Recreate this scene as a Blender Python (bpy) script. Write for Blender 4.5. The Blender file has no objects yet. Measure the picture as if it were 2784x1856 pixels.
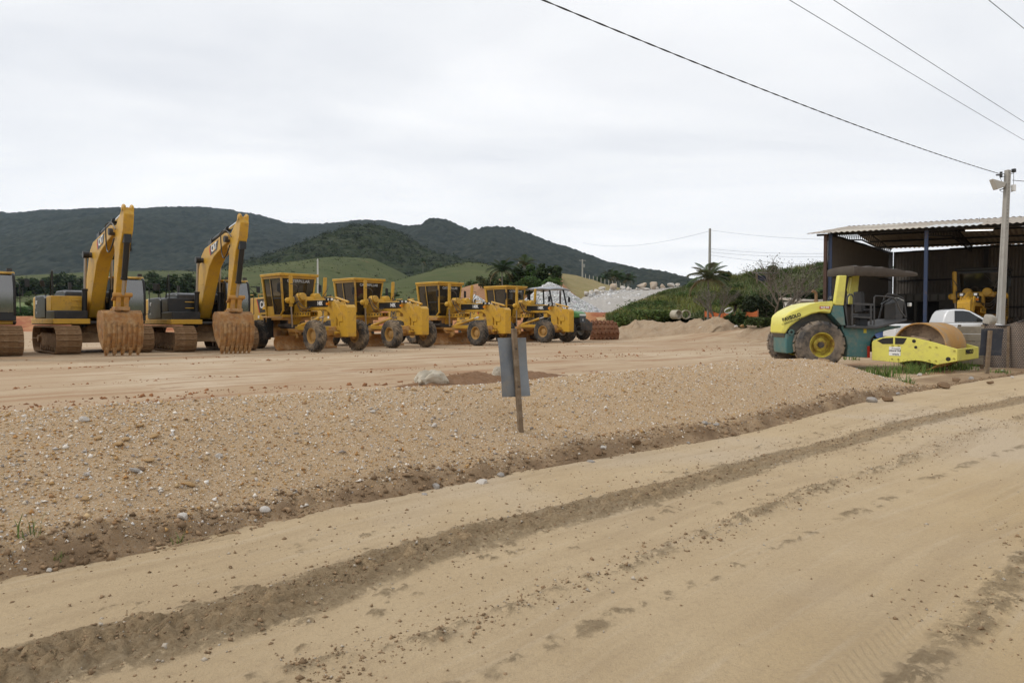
import bpy, bmesh, math, random
import numpy as np
from mathutils import Vector, Matrix, Euler
R = math.radians
SC = bpy.context.scene
COL = SC.collection
# ------------------------------------------------------------------ camera
CAMZ = 1.6
PITCH = 1.728
FPX = 1856.0
cd = bpy.data.cameras.new('camera'); cam = bpy.data.objects.new('camera', cd); COL.objects.link(cam)
cd.sensor_width = 36; cd.lens = 24.0; cd.clip_start = 0.05; cd.clip_end = 30000
cam.location = (0, 0, CAMZ); cam.rotation_euler = (R(90 - PITCH), 0, 0)
SC.camera = cam
# ------------------------------------------------------------------ sky (overcast)
W = bpy.data.worlds.new('World'); SC.world = W; W.use_nodes = True
nt = W.node_tree; nt.nodes.clear()
def N(t, ty, **kw):
    n = t.nodes.new(ty)
    for k, v in kw.items(): setattr(n, k, v)
    return n
def sky_world():
    L = nt.links.new
    out = N(nt, 'ShaderNodeOutputWorld')
    sk = N(nt, 'ShaderNodeTexSky', sky_type='NISHITA'); sk.sun_disc = False
    sk.sun_elevation = R(42); sk.sun_rotation = R(-90)
    b1 = N(nt, 'ShaderNodeBackground'); b1.inputs[1].default_value = 0.08; L(sk.outputs[0], b1.inputs[0])
    tc = N(nt, 'ShaderNodeTexCoord'); sp = N(nt, 'ShaderNodeSeparateXYZ'); L(tc.outputs['Generated'], sp.inputs[0])
    ab = N(nt, 'ShaderNodeMath', operation='MAXIMUM'); L(sp.outputs[2], ab.inputs[0]); ab.inputs[1].default_value = 0.0
    ad = N(nt, 'ShaderNodeMath', operation='ADD'); L(ab.outputs[0], ad.inputs[0]); ad.inputs[1].default_value = 0.10
    dx = N(nt, 'ShaderNodeMath', operation='DIVIDE'); L(sp.outputs[0], dx.inputs[0]); L(ad.outputs[0], dx.inputs[1])
    dy = N(nt, 'ShaderNodeMath', operation='DIVIDE'); L(sp.outputs[1], dy.inputs[0]); L(ad.outputs[0], dy.inputs[1])
    cb = N(nt, 'ShaderNodeCombineXYZ'); L(dx.outputs[0], cb.inputs[0]); L(dy.outputs[0], cb.inputs[1])
    mp = N(nt, 'ShaderNodeMapping'); mp.inputs['Scale'].default_value = (0.42, 0.75, 1); mp.inputs['Rotation'].default_value = (0, 0, 0.15)
    L(cb.outputs[0], mp.inputs[0])
    n1 = N(nt, 'ShaderNodeTexNoise'); n1.inputs['Scale'].default_value = 1.1; n1.inputs['Detail'].default_value = 6; n1.inputs['Roughness'].default_value = 0.52
    n1.inputs['Distortion'].default_value = 0.35
    L(mp.outputs[0], n1.inputs['Vector'])
    cr = N(nt, 'ShaderNodeValToRGB'); L(n1.outputs[0], cr.inputs[0])
    e = cr.color_ramp.elements
    e[0].position = 0.34; e[0].color = (0.66, 0.68, 0.72, 1)
    e[1].position = 0.66; e[1].color = (0.93, 0.93, 0.935, 1)
    m = e.new(0.5); m.color = (0.79, 0.80, 0.82, 1)
    # thinner cloud towards the horizon is brighter, as under any overcast with a clear rim
    hr = N(nt, 'ShaderNodeMapRange'); L(ab.outputs[0], hr.inputs[0])
    hr.inputs[1].default_value = 0.02; hr.inputs[2].default_value = 0.34; hr.inputs[3].default_value = 0.62; hr.inputs[4].default_value = 0.0
    mx = N(nt, 'ShaderNodeMixRGB'); L(hr.outputs[0], mx.inputs[0]); L(cr.outputs[0], mx.inputs[1]); mx.inputs[2].default_value = (0.95, 0.955, 0.96, 1)
    b2 = N(nt, 'ShaderNodeBackground'); L(mx.outputs[0], b2.inputs[0]); b2.inputs[1].default_value = 1.21
    ms = N(nt, 'ShaderNodeMixShader'); ms.inputs[0].default_value = 0.96
    L(b1.outputs[0], ms.inputs[1]); L(b2.outputs[0], ms.inputs[2]); L(ms.outputs[0], out.inputs[0])
sky_world()
sd = bpy.data.lights.new('sun', 'SUN'); sun = bpy.data.objects.new('sun', sd); COL.objects.link(sun)
sd.energy = 1.5; sd.angle = R(20); sd.color = (1.0, 0.95, 0.88)
sun.rotation_euler = Vector((0.95, 0.02, -0.85)).to_track_quat('-Z', 'Y').to_euler()
SC.view_settings.view_transform = 'Standard'; SC.view_settings.look = 'None'
SC.view_settings.gamma = 1; SC.view_settings.exposure = 0.0; SC.view_settings.use_curve_mapping = False
# ------------------------------------------------------------------ pixel helpers (source photograph 2784 x 1856)
_cp, _sp = math.cos(R(PITCH)), math.sin(R(PITCH))
def ray(px, py):
    u = (px - 1392) / FPX; v = -(py - 928) / FPX
    return (u, _cp + v * _sp, -_sp + v * _cp)
def onz(px, py, z=0.0):
    d = ray(px, py); t = (z - CAMZ) / d[2]
    return Vector((d[0] * t, d[1] * t, z))
def atd(px, py, dist):
    d = ray(px, py); t = dist / d[1]
    return Vector((d[0] * t, dist, CAMZ + d[2] * t))
def onplane(P0, dr, px, py):
    "intersect with the vertical plane through P0 along dr: returns (L, z)"
    d = ray(px, py); k = d[0] / d[1]
    Lx = (k * P0[1] - P0[0]) / (dr[0] - k * dr[1])
    Y = P0[1] + Lx * dr[1]
    return Lx, CAMZ + d[2] / d[1] * Y
# ------------------------------------------------------------------ numpy noise
def _h(ix, iy, seed):
    n = (ix.astype(np.int64) * 374761393 + iy.astype(np.int64) * 668265263 + seed * 1442695041) & 0xffffffff
    n = ((n ^ (n >> 13)) * 1274126177) & 0xffffffff
    n = n ^ (n >> 16)
    return (n & 0xffff) / 65535.0
def vnoise(x, y, seed=0):
    ix = np.floor(x); iy = np.floor(y); fx = x - ix; fy = y - iy
    fx = fx * fx * fx * (fx * (fx * 6 - 15) + 10); fy = fy * fy * fy * (fy * (fy * 6 - 15) + 10)
    a = _h(ix, iy, seed); b = _h(ix + 1, iy, seed); c = _h(ix, iy + 1, seed); d = _h(ix + 1, iy + 1, seed)
    return (a * (1 - fx) + b * fx) * (1 - fy) + (c * (1 - fx) + d * fx) * fy
def fbm(x, y, sc, oc=4, seed=0, rough=0.5):
    x = np.asarray(x, float); y = np.asarray(y, float)
    t = 0; a = 1.0; s = 0; f = sc
    for i in range(oc):
        t = t + a * (vnoise(x * f + 17.3 * i, y * f - 9.1 * i, seed + i) - 0.5); s += a; a *= rough; f *= 2.03
    return t / s * 2
def sst(a, b, x):
    t = np.clip((np.asarray(x, float) - a) / (b - a), 0, 1); return t * t * (3 - 2 * t)
def domes(x, y, cell, seed, rmin=0.5, rmax=0.85, ids=False):
    "tree-crown like bumps on a jittered grid: 0..1"
    gx = np.floor(x / cell); gy = np.floor(y / cell); best = np.zeros_like(x); who = np.full_like(x, .5)
    for i in (-1, 0, 1):
        for j in (-1, 0, 1):
            cx = gx + i; cy = gy + j
            px = (cx + 0.15 + 0.7 * _h(cx, cy, seed)) * cell; py = (cy + 0.15 + 0.7 * _h(cx, cy, seed + 5)) * cell
            r = cell * (rmin + (rmax - rmin) * _h(cx, cy, seed + 9)); hh = 0.45 + 0.55 * _h(cx, cy, seed + 13)
            q = 1 - ((x - px) ** 2 + (y - py) ** 2) / r ** 2
            v = hh * np.sqrt(np.clip(q, 0, 1)); who = np.where(v > best, _h(cx, cy, seed + 29), who); best = np.maximum(best, v)
    return (best, who) if ids else best
# ------------------------------------------------------------------ materials
MATS = {}
def mat(name, base, rough=0.6, metal=0.0, var=None, dirt=None, bump=None, spec=0.4, attr=None, dust=None, coord='Object'):
    """var=(scale, amount[,colour]); dirt=(colour, scale, lo, hi); bump=(scale, strength[,distance]); attr=(name, colour) mixes by a float attribute"""
    if name in MATS: return MATS[name]
    m = bpy.data.materials.new(name); m.use_nodes = True; MATS[name] = m
    t = m.node_tree; L = t.links.new
    p = t.nodes['Principled BSDF']; p.inputs['Roughness'].default_value = rough; p.inputs['Metallic'].default_value = metal
    p.inputs['Specular IOR Level'].default_value = spec
    tc = N(t, 'ShaderNodeTexCoord'); co = tc.outputs[coord]
    rgb = N(t, 'ShaderNodeRGB'); rgb.outputs[0].default_value = (*base, 1); cur = rgb.outputs[0]
    def noise(sc, det=5, ro=0.6):
        n = N(t, 'ShaderNodeTexNoise'); n.inputs['Scale'].default_value = sc; n.inputs['Detail'].default_value = det; n.inputs['Roughness'].default_value = ro
        L(co, n.inputs['Vector']); return n.outputs[0]
    def mixc(fac, a, b):
        x = N(t, 'ShaderNodeMixRGB'); L(fac, x.inputs[0]); L(a, x.inputs[1])
        if isinstance(b, tuple): x.inputs[2].default_value = (*b, 1)
        else: L(b, x.inputs[2])
        return x.outputs[0]
    def ramp(s, lo, hi, top=1.0):
        x = N(t, 'ShaderNodeMapRange'); L(s, x.inputs[0]); x.inputs[1].default_value = lo; x.inputs[2].default_value = hi; x.inputs[4].default_value = top; return x.outputs[0]
    vs = var if isinstance(var, list) else ([var] if var else [])
    for v in vs:
        c2 = v[2] if len(v) > 2 else tuple(c * 0.55 for c in base)
        cur = mixc(ramp(noise(v[0]), 0.38, 0.66, v[1]), cur, c2)
    ds = dirt if isinstance(dirt, list) else ([dirt] if dirt else [])
    df = None
    for d in ds:
        df = ramp(noise(d[1], 8, 0.68), d[2], d[3], d[4] if len(d) > 4 else 1.0); cur = mixc(df, cur, d[0])
    if dust:   # dust that settles low on the thing: (colour, z0, z1)
        sx = N(t, 'ShaderNodeSeparateXYZ'); L(co, sx.inputs[0])
        nn = noise(3.0); ad = N(t, 'ShaderNodeMath', operation='MULTIPLY_ADD'); L(nn, ad.inputs[0]); ad.inputs[1].default_value = 0.8; L(sx.outputs[2], ad.inputs[2])
        f = ramp(ad.outputs[0], dust[2] + 0.4, dust[1] + 0.4, 0.75); cur = mixc(f, cur, dust[0]); df = f
    if attr:
        for an, ac in (attr if isinstance(attr, list) else [attr]):
            at = N(t, 'ShaderNodeAttribute'); at.attribute_name = an; cur = mixc(at.outputs['Fac'], cur, ac)
    L(cur, p.inputs['Base Color'])
    if df is not None and rough < 0.7:
        rr = N(t, 'ShaderNodeMapRange'); L(df, rr.inputs[0]); rr.inputs[3].default_value = rough; rr.inputs[4].default_value = 0.9; L(rr.outputs[0], p.inputs['Roughness'])
    if bump:
        b = N(t, 'ShaderNodeBump'); b.inputs['Strength'].default_value = bump[1]; b.inputs['Distance'].default_value = bump[2] if len(bump) > 2 else 0.02
        L(noise(bump[0], 8, 0.65), b.inputs['Height']); L(b.outputs[0], p.inputs['Normal'])
    return m
def colmat(name, rough=0.9, spec=0.2, trans=0.0, var=None):
    "colour from the per-piece colour attribute Col"
    if name in MATS: return MATS[name]
    m = bpy.data.materials.new(name); m.use_nodes = True; MATS[name] = m
    t = m.node_tree; L = t.links.new; p = t.nodes['Principled BSDF']
    p.inputs['Roughness'].default_value = rough; p.inputs['Specular IOR Level'].default_value = spec
    at = N(t, 'ShaderNodeAttribute'); at.attribute_name = 'Col'; L(at.outputs['Color'], p.inputs['Base Color'])
    if trans:
        o = t.nodes['Material Output']; tr = N(t, 'ShaderNodeBsdfTranslucent'); L(at.outputs['Color'], tr.inputs[0])
        ms = N(t, 'ShaderNodeMixShader'); ms.inputs[0].default_value = trans; L(p.outputs[0], ms.inputs[1]); L(tr.outputs[0], ms.inputs[2]); L(ms.outputs[0], o.inputs[0])
    return m
def glassmat(name, tint=(0.25, 0.27, 0.27), refl=0.10):
    if name in MATS: return MATS[name]
    m = bpy.data.materials.new(name); m.use_nodes = True; MATS[name] = m
    t = m.node_tree; L = t.links.new; t.nodes.remove(t.nodes['Principled BSDF']); o = t.nodes['Material Output']
    tr = N(t, 'ShaderNodeBsdfTransparent'); tr.inputs[0].default_value = (*tint, 1)
    gl = N(t, 'ShaderNodeBsdfGlossy'); gl.inputs['Roughness'].default_value = 0.06
    di = N(t, 'ShaderNodeBsdfDiffuse'); di.inputs[0].default_value = (0.30, 0.26, 0.20, 1)   # film of dust
    fr = N(t, 'ShaderNodeFresnel'); fr.inputs[0].default_value = 1.5
    ad = N(t, 'ShaderNodeMath', operation='ADD'); L(fr.outputs[0], ad.inputs[0]); ad.inputs[1].default_value = refl - 0.04
    ms = N(t, 'ShaderNodeMixShader'); L(ad.outputs[0], ms.inputs[0]); L(tr.outputs[0], ms.inputs[1]); L(gl.outputs[0], ms.inputs[2])
    m2 = N(t, 'ShaderNodeMixShader'); m2.inputs[0].default_value = 0.07; L(ms.outputs[0], m2.inputs[1]); L(di.outputs[0], m2.inputs[2])
    L(m2.outputs[0], o.inputs[0]); return m
# ------------------------------------------------------------------ object helpers
def tag(o, label=None, cat=None, group=None, kind=None):
    if label: o['label'] = label
    if cat: o['category'] = cat
    if group: o['group'] = group
    if kind: o['kind'] = kind
    return o
def empty(name, loc=(0, 0, 0), rz=0.0, label=None, cat=None, group=None):
    o = bpy.data.objects.new(name, None); COL.objects.link(o); o.location = loc; o.rotation_euler = (0, 0, rz); o.empty_display_size = 0.3
    return tag(o, label, cat, group)
def link(name, me, m=None, parent=None, bevel=0.0):
    o = bpy.data.objects.new(name, me); COL.objects.link(o)
    if m is not None and not me.materials: me.materials.append(m)
    if parent is not None: o.parent = parent
    if bevel:
        b = o.modifiers.new('bevel', 'BEVEL'); b.width = bevel; b.segments = 2; b.limit_method = 'ANGLE'; b.angle_limit = R(40)
    return o
def smooth(me, ang=35):
    if len(me.polygons):
        me.polygons.foreach_set('use_smooth', [True] * len(me.polygons)); me.set_sharp_from_angle(angle=R(ang))
def np_mesh(name, V, F, cols=None, attrs=None, smoothang=None):
    "V (n,3), F (m,k) arrays; cols per-vertex rgb"
    V = np.asarray(V, np.float32); F = np.asarray(F, np.int32); k = F.shape[1]
    me = bpy.data.meshes.new(name); me.vertices.add(len(V)); me.vertices.foreach_set('co', V.ravel())
    me.loops.add(F.size); me.loops.foreach_set('vertex_index', F.ravel())
    me.polygons.add(len(F)); me.polygons.foreach_set('loop_start', np.arange(0, F.size, k, dtype=np.int32))
    me.update(calc_edges=True)
    if cols is not None:
        a = me.color_attributes.new('Col', 'FLOAT_COLOR', 'POINT')
        c = np.ones((len(V), 4), np.float32); c[:, :3] = cols; a.data.foreach_set('color', c.ravel())
    for an, av in (attrs or {}).items():
        a = me.attributes.new(an, 'FLOAT', 'POINT'); a.data.foreach_set('value', np.asarray(av, np.float32).ravel())
    if smoothang is not None: smooth(me, smoothang)
    return me
def grid_faces(nr, nc):
    i = np.arange(nr - 1)[:, None] * nc + np.arange(nc - 1)[None, :]
    return np.stack([i, i + 1, i + nc + 1, i + nc], -1).reshape(-1, 4)
class MB:
    def __init__(s): s.v = []; s.f = []
    def add(s, v, f):
        b = len(s.v); s.v += [tuple(p) for p in v]; s.f += [tuple(i + b for i in q) for q in f]; return s
    def box(s, c, d, rot=None, top=None):
        "centre, full size, euler rotation, top=(sx,sy) scale of the upper face"
        hx, hy, hz = d[0] / 2, d[1] / 2, d[2] / 2; tx, ty = top or (1, 1)
        P = [Vector(p) for p in ((-hx, -hy, -hz), (hx, -hy, -hz), (hx, hy, -hz), (-hx, hy, -hz), (-hx * tx, -hy * ty, hz), (hx * tx, -hy * ty, hz), (hx * tx, hy * ty, hz), (-hx * tx, hy * ty, hz))]
        if rot is not None:
            M = Euler(rot).to_matrix() if not isinstance(rot, Matrix) else rot
            P = [M @ p for p in P]
        c = Vector(c)
        return s.add([p + c for p in P], [(0, 3, 2, 1), (4, 5, 6, 7), (0, 1, 5, 4), (1, 2, 6, 5), (2, 3, 7, 6), (3, 0, 4, 7)])
    def prism(s, pts, y0, y1, axis='y'):
        "outline (x,z) extruded along y (or (x,y) along z, (y,z) along x)"
        n = len(pts)
        ar = sum(pts[i][0] * pts[(i + 1) % n][1] - pts[(i + 1) % n][0] * pts[i][1] for i in range(n))
        if ar < 0: pts = pts[::-1]
        if axis == 'y': mk = lambda p, t: (p[0], t, p[1]); fl = True
        elif axis == 'z': mk = lambda p, t: (p[0], p[1], t); fl = False
        else: mk = lambda p, t: (t, p[0], p[1]); fl = False
        if y0 > y1: y0, y1 = y1, y0
        v = [mk(p, y0) for p in pts] + [mk(p, y1) for p in pts]
        f = [tuple(range(n))[::-1], tuple(range(n, 2 * n))] + [(i, (i + 1) % n, n + (i + 1) % n, n + i) for i in range(n)]
        if fl: f = [q[::-1] for q in f]
        return s.add(v, f)
    def bar(s, a, b, w, h, up=(0, 0, 1)):
        a = Vector(a); b = Vector(b); d = (b - a); L = d.length; d.normalize(); u = Vector(up)
        if abs(d.dot(u)) > 0.98: u = Vector((1, 0, 0))
        x = d.cross(u).normalized(); z = x.cross(d)
        v = [p + x * (w / 2 * i) + z * (h / 2 * j) for p in (a, b) for i, j in ((-1, -1), (1, -1), (1, 1), (-1, 1))]
        return s.add(v, [(0, 1, 2, 3), (7, 6, 5, 4), (0, 4, 5, 1), (1, 5, 6, 2), (2, 6, 7, 3), (3, 7, 4, 0)])
    def tube(s, path, r, n=8, caps=True):
        path = [Vector(p) for p in path]; rs = r if isinstance(r, (list, tuple)) else [r] * len(path)
        prev = None; rings = []
        for i, p in enumerate(path):
            d = (path[min(i + 1, len(path) - 1)] - path[max(i - 1, 0)])
            if d.length < 1e-9: d = Vector((0, 0, 1))
            d.normalize()
            if prev is None:
                u = d.orthogonal().normalized()
            else:
                u = (prev - d * prev.dot(d))
                u = u.normalized() if u.length > 1e-6 else d.orthogonal().normalized()
            prev = u; w = d.cross(u)
            rings.append([p + (u * math.cos(2 * math.pi * k / n) + w * math.sin(2 * math.pi * k / n)) * rs[i] for k in range(n)])
        v = [p for q in rings for p in q]; f = []
        for i in range(len(rings) - 1):
            for k in range(n):
                a = i * n + k; b = i * n + (k + 1) % n; f.append((a, b, b + n, a + n))
        if caps: f.append(tuple(range(n))[::-1]); f.append(tuple(range((len(rings) - 1) * n, len(rings) * n)))
        return s.add(v, f)
    def cyl(s, a, b, r, r2=None, n=14): return s.tube([a, b], [r, r if r2 is None else r2], n)
    def lathe(s, prof, c=(0, 0, 0), n=24, axis='y', closed=False):
        "prof = [(radius, height along axis)]"
        c = Vector(c); v = []; m = len(prof)
        for k in range(n):
            a = 2 * math.pi * k / n; ca, sa = math.cos(a), math.sin(a)
            for r, h in prof:
                q = {'y': (r * ca, h, r * sa), 'z': (r * ca, r * sa, h), 'x': (h, r * ca, r * sa)}[axis]; v.append(c + Vector(q))
        f = []
        for k in range(n):
            k2 = (k + 1) % n
            for j in range(m if closed else m - 1):
                j2 = (j + 1) % m; f.append((k * m + j, k * m + j2, k2 * m + j2, k2 * m + j))
        return s.add(v, f)
    def mesh(s, name, sm=35):
        me = bpy.data.meshes.new(name); me.from_pydata(s.v, [], s.f)
        bm = bmesh.new(); bm.from_mesh(me); bmesh.ops.recalc_face_normals(bm, faces=bm.faces); bm.to_mesh(me); bm.free()
        if sm: smooth(me, sm)
        return me
    def build(s, name, m, parent=None, bevel=0.0, sm=35):
        return link(name, s.mesh(name, sm), m, parent, bevel)
_fo = {}
def text_mesh(s, size, ext=0.004, bold=0.0, shear=0.0, xscale=1.0):
    k = (s, size, ext, bold, shear, xscale)
    if k in _fo: return _fo[k]
    c = bpy.data.curves.new('lettering', 'FONT'); c.body = s; c.size = size; c.extrude = ext; c.offset = bold; c.shear = shear; c.align_x = 'CENTER'; c.align_y = 'CENTER'; c.resolution_u = 3
    o = bpy.data.objects.new('lettering_tmp', c); COL.objects.link(o)
    dg = bpy.context.evaluated_depsgraph_get(); me = bpy.data.meshes.new_from_object(o.evaluated_get(dg))
    bpy.data.objects.remove(o); me.transform(Matrix.Diagonal((xscale, 1, 1, 1))); _fo[k] = me; return me
def lettering(s, size, m, parent, loc, xdir, ydir=(0, 0, 1), bold=0.0, ext=0.004, shear=0.0, xscale=1.0, name='lettering'):
    me = text_mesh(s, size, ext, bold, shear, xscale)
    if me.materials and me.materials[0] != m: me = me.copy(); me.materials.clear()
    o = link(name, me, m, parent)
    x = Vector(xdir).normalized(); y = Vector(ydir); y = (y - x * y.dot(x)).normalized(); z = x.cross(y)
    M = Matrix((x, y, z)).transposed().to_4x4(); M.translation = Vector(loc); o.matrix_local = M
    return o
def copy_tree(o, parent=None, depth=0):
    c = o.copy(); COL.objects.link(c); c.parent = parent
    for ch in list(o.children): copy_tree(ch, c, depth + 1)
    return c
# ------------------------------------------------------------------ shared colours
DUST = (0.36, 0.25, 0.14)
YEL = mat('cat_yellow', (0.56, 0.325, 0.034), 0.42, var=(1.3, 0.35, (0.47, 0.25, 0.03)), dirt=[((0.30, 0.19, 0.09), 2.6, 0.48, 0.76, 0.7), ((0.13, 0.075, 0.035), 5, 0.56, 0.72, 0.6)], bump=(30, 0.04))
YELD = mat('worn_yellow', (0.44, 0.215, 0.04), 0.6, var=(2.0, 0.5, (0.30, 0.15, 0.05)), dirt=[((0.34, 0.23, 0.12), 3.5, 0.45, 0.7, 0.8), ((0.11, 0.065, 0.04), 7, 0.60, 0.72, 0.7)], bump=(18, 0.15))
BUCK = mat('muddy_steel', (0.34, 0.165, 0.050), 0.85, var=(2.5, 0.7, (0.24, 0.11, 0.045)), dirt=[((0.42, 0.29, 0.155), 3.0, 0.44, 0.66, 0.8), ((0.12, 0.072, 0.04), 5, 0.52, 0.68, 0.75)], bump=(14, 0.35, 0.03))
TRACKM = mat('muddy_track', (0.27, 0.165, 0.085), 0.9, var=(3, 0.6, (0.15, 0.09, 0.05)), dirt=[((0.40, 0.27, 0.15), 4, 0.48, 0.66, 0.9), ((0.06, 0.04, 0.03), 8, 0.60, 0.7, 0.7)], bump=(16, 0.4, 0.03))
BLK = mat('black_paint', (0.014, 0.015, 0.016), 0.38, dirt=((0.15, 0.105, 0.065), 3, 0.52, 0.88, 0.40))
DARK = mat('dark_steel', (0.045, 0.042, 0.04), 0.6, dirt=((0.20, 0.13, 0.08), 4, 0.48, 0.8, 0.7))
RUB = mat('tyre_rubber', (0.035, 0.034, 0.033), 0.85, dirt=[((0.25, 0.19, 0.13), 2.4, 0.42, 0.66, 0.75)], bump=(25, 0.2))
RUBM = mat('muddy_tyre', (0.045, 0.042, 0.04), 0.9, dirt=[((0.36, 0.27, 0.175), 1.8, 0.42, 0.62, 0.8)], bump=(25, 0.25))
RIMY = mat('rim_yellow', (0.42, 0.23, 0.05), 0.6, dirt=[((0.33, 0.22, 0.11), 3, 0.38, 0.7, 0.9)])
CHROME = mat('chrome_rod', (0.75, 0.75, 0.75), 0.18, 1.0)
WHITE = mat('white_print', (0.78, 0.78, 0.76), 0.5)
GREYP = mat('grey_print', (0.42, 0.43, 0.43), 0.5)
GLASS = glassmat('cab_glass', (.22, .24, .24), .22)
GLASSD = glassmat('dark_glass', (0.10, 0.11, 0.11), 0.09)
SEAT = mat('seat_vinyl', (0.03, 0.03, 0.032), 0.6)
INT = mat('cab_trim', (0.10, 0.095, 0.085), 0.8, dirt=((0.22, 0.17, 0.11), 4, 0.5, 0.8, 0.5))
LAMP = mat('lamp_lens', (0.75, 0.76, 0.74), 0.15)
AMBER = mat('amber_lens', (0.75, 0.25, 0.02), 0.25)
RED = mat('red_paint', (0.55, 0.04, 0.02), 0.5)
WOOD = mat('weathered_wood', (0.19, 0.135, 0.085), 0.85, var=(6, 0.6), dirt=((0.32, 0.27, 0.21), 9, 0.5, 0.7, 0.6), bump=(40, 0.3))
# ================================================================== terrain
rng = np.random.default_rng(7); random.seed(7)
def chaikin(p, k=2):
    p = np.asarray(p, float)
    for _ in range(k):
        q = np.empty((2 * len(p), 2)); q[0::2] = p * 1.0; q[1::2] = p
        a = p[:-1] * 0.75 + p[1:] * 0.25; b = p[:-1] * 0.25 + p[1:] * 0.75
        q = np.empty((2 * len(a) + 2, 2)); q[0] = p[0]; q[-1] = p[-1]; q[1:-1:2] = a; q[2:-1:2] = b; p = q
    return p
def zxy(px, py): v = onz(px, py, 0.0); return (v.x, v.y)
EDGE_PX = [(0, 1575), (300, 1515), (640, 1445), (900, 1380), (1200, 1326), (1500, 1262), (1800, 1216), (2051, 1172), (2260, 1110), (2428, 1074), (2784, 1015)]
e0 = [zxy(*p) for p in EDGE_PX]
EDGE = chaikin([(-16.5, -12.0), (-9.5, -3.2)] + e0 + [(24, 27.2), (46, 43), (90, 74)], 2)
def poly_dist(P, X, Y):
    "signed distance (positive on the left, the yard side) and arc length along P"
    X = np.asarray(X, float); Y = np.asarray(Y, float); best = np.full(X.shape, 1e18); sg = np.zeros(X.shape); al = np.zeros(X.shape); acc = 0.0
    for i in range(len(P) - 1):
        a = P[i]; d = P[i + 1] - a; L = math.hypot(*d)
        if L < 1e-9: continue
        d = d / L; t = np.clip((X - a[0]) * d[0] + (Y - a[1]) * d[1], 0, L)
        dx = X - a[0] - d[0] * t; dy = Y - a[1] - d[1] * t; q = dx * dx + dy * dy
        m = q < best; best = np.where(m, q, best); s = d[0] * dy - d[1] * dx
        sg = np.where(m, np.sign(s), sg); al = np.where(m, acc + t, al); acc += L
    return np.sqrt(best) * np.where(sg == 0, 1, sg), al
# bank behind the yard, distance of its foot and height of the terrace, by bearing
BX = [-1200, 0, 500, 1000, 1400, 1600, 1900, 2300, 3500]
BD = [95, 90, 90, 86, 64, 60, 64, 70, 80]
BT = [2.4, 2.4, 2.6, 3.1, 2.6, 2.4, 2.2, 2.0, 2.0]
def ground_z(X, Y, n=None):
    X = np.asarray(X, float); Y = np.asarray(Y, float)
    if n is None: n, _ = poly_dist(EDGE, X, Y)
    d = np.maximum(Y, 0.5); px = 1392 + FPX * X / d; px = np.where(Y < 3, 1392, px); px = np.clip(px, -1200, 3500)
    z = 0.30 * sst(4, 13, n)
    z = z + 0.25 * sst(13, 20, X) * sst(24, 30, Y)                        # pad of the shed
    z = z + 0.9 * sst(38, 52, Y) * sst(1700, 2000, px)                     # rise towards the green bank
    bd = np.interp(px, BX, BD); T = np.interp(px, BX, BT)
    wob = fbm(X, Y, 0.05, 3, 3) * 3.5
    z = z + (T - 0.3) * sst(bd, bd + 4.5, d + wob)
    pas = np.interp(px, [-1200, 600, 1300, 1500, 3500], [1, 1, 0.7, 0.15, 0.15])
    z = z + pas * (0.041 * np.clip(d - 120, 0, 2500) + 0.00001 * np.clip(d - 120, 0, 2500) ** 2)
    z = z + fbm(X, Y, 0.35, 4, 11) * 0.035 * sst(1.5, 8, n) + fbm(X, Y, 0.02, 3, 21) * 0.02 * np.clip(d - 60, 0, 60)
    z = z - 0.10 * (1 - sst(0.6, 2.2, n))                                 # runs below the road sheet
    return z
def gz(x, y): return float(ground_z(np.array([x]), np.array([y]))[0])
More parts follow.
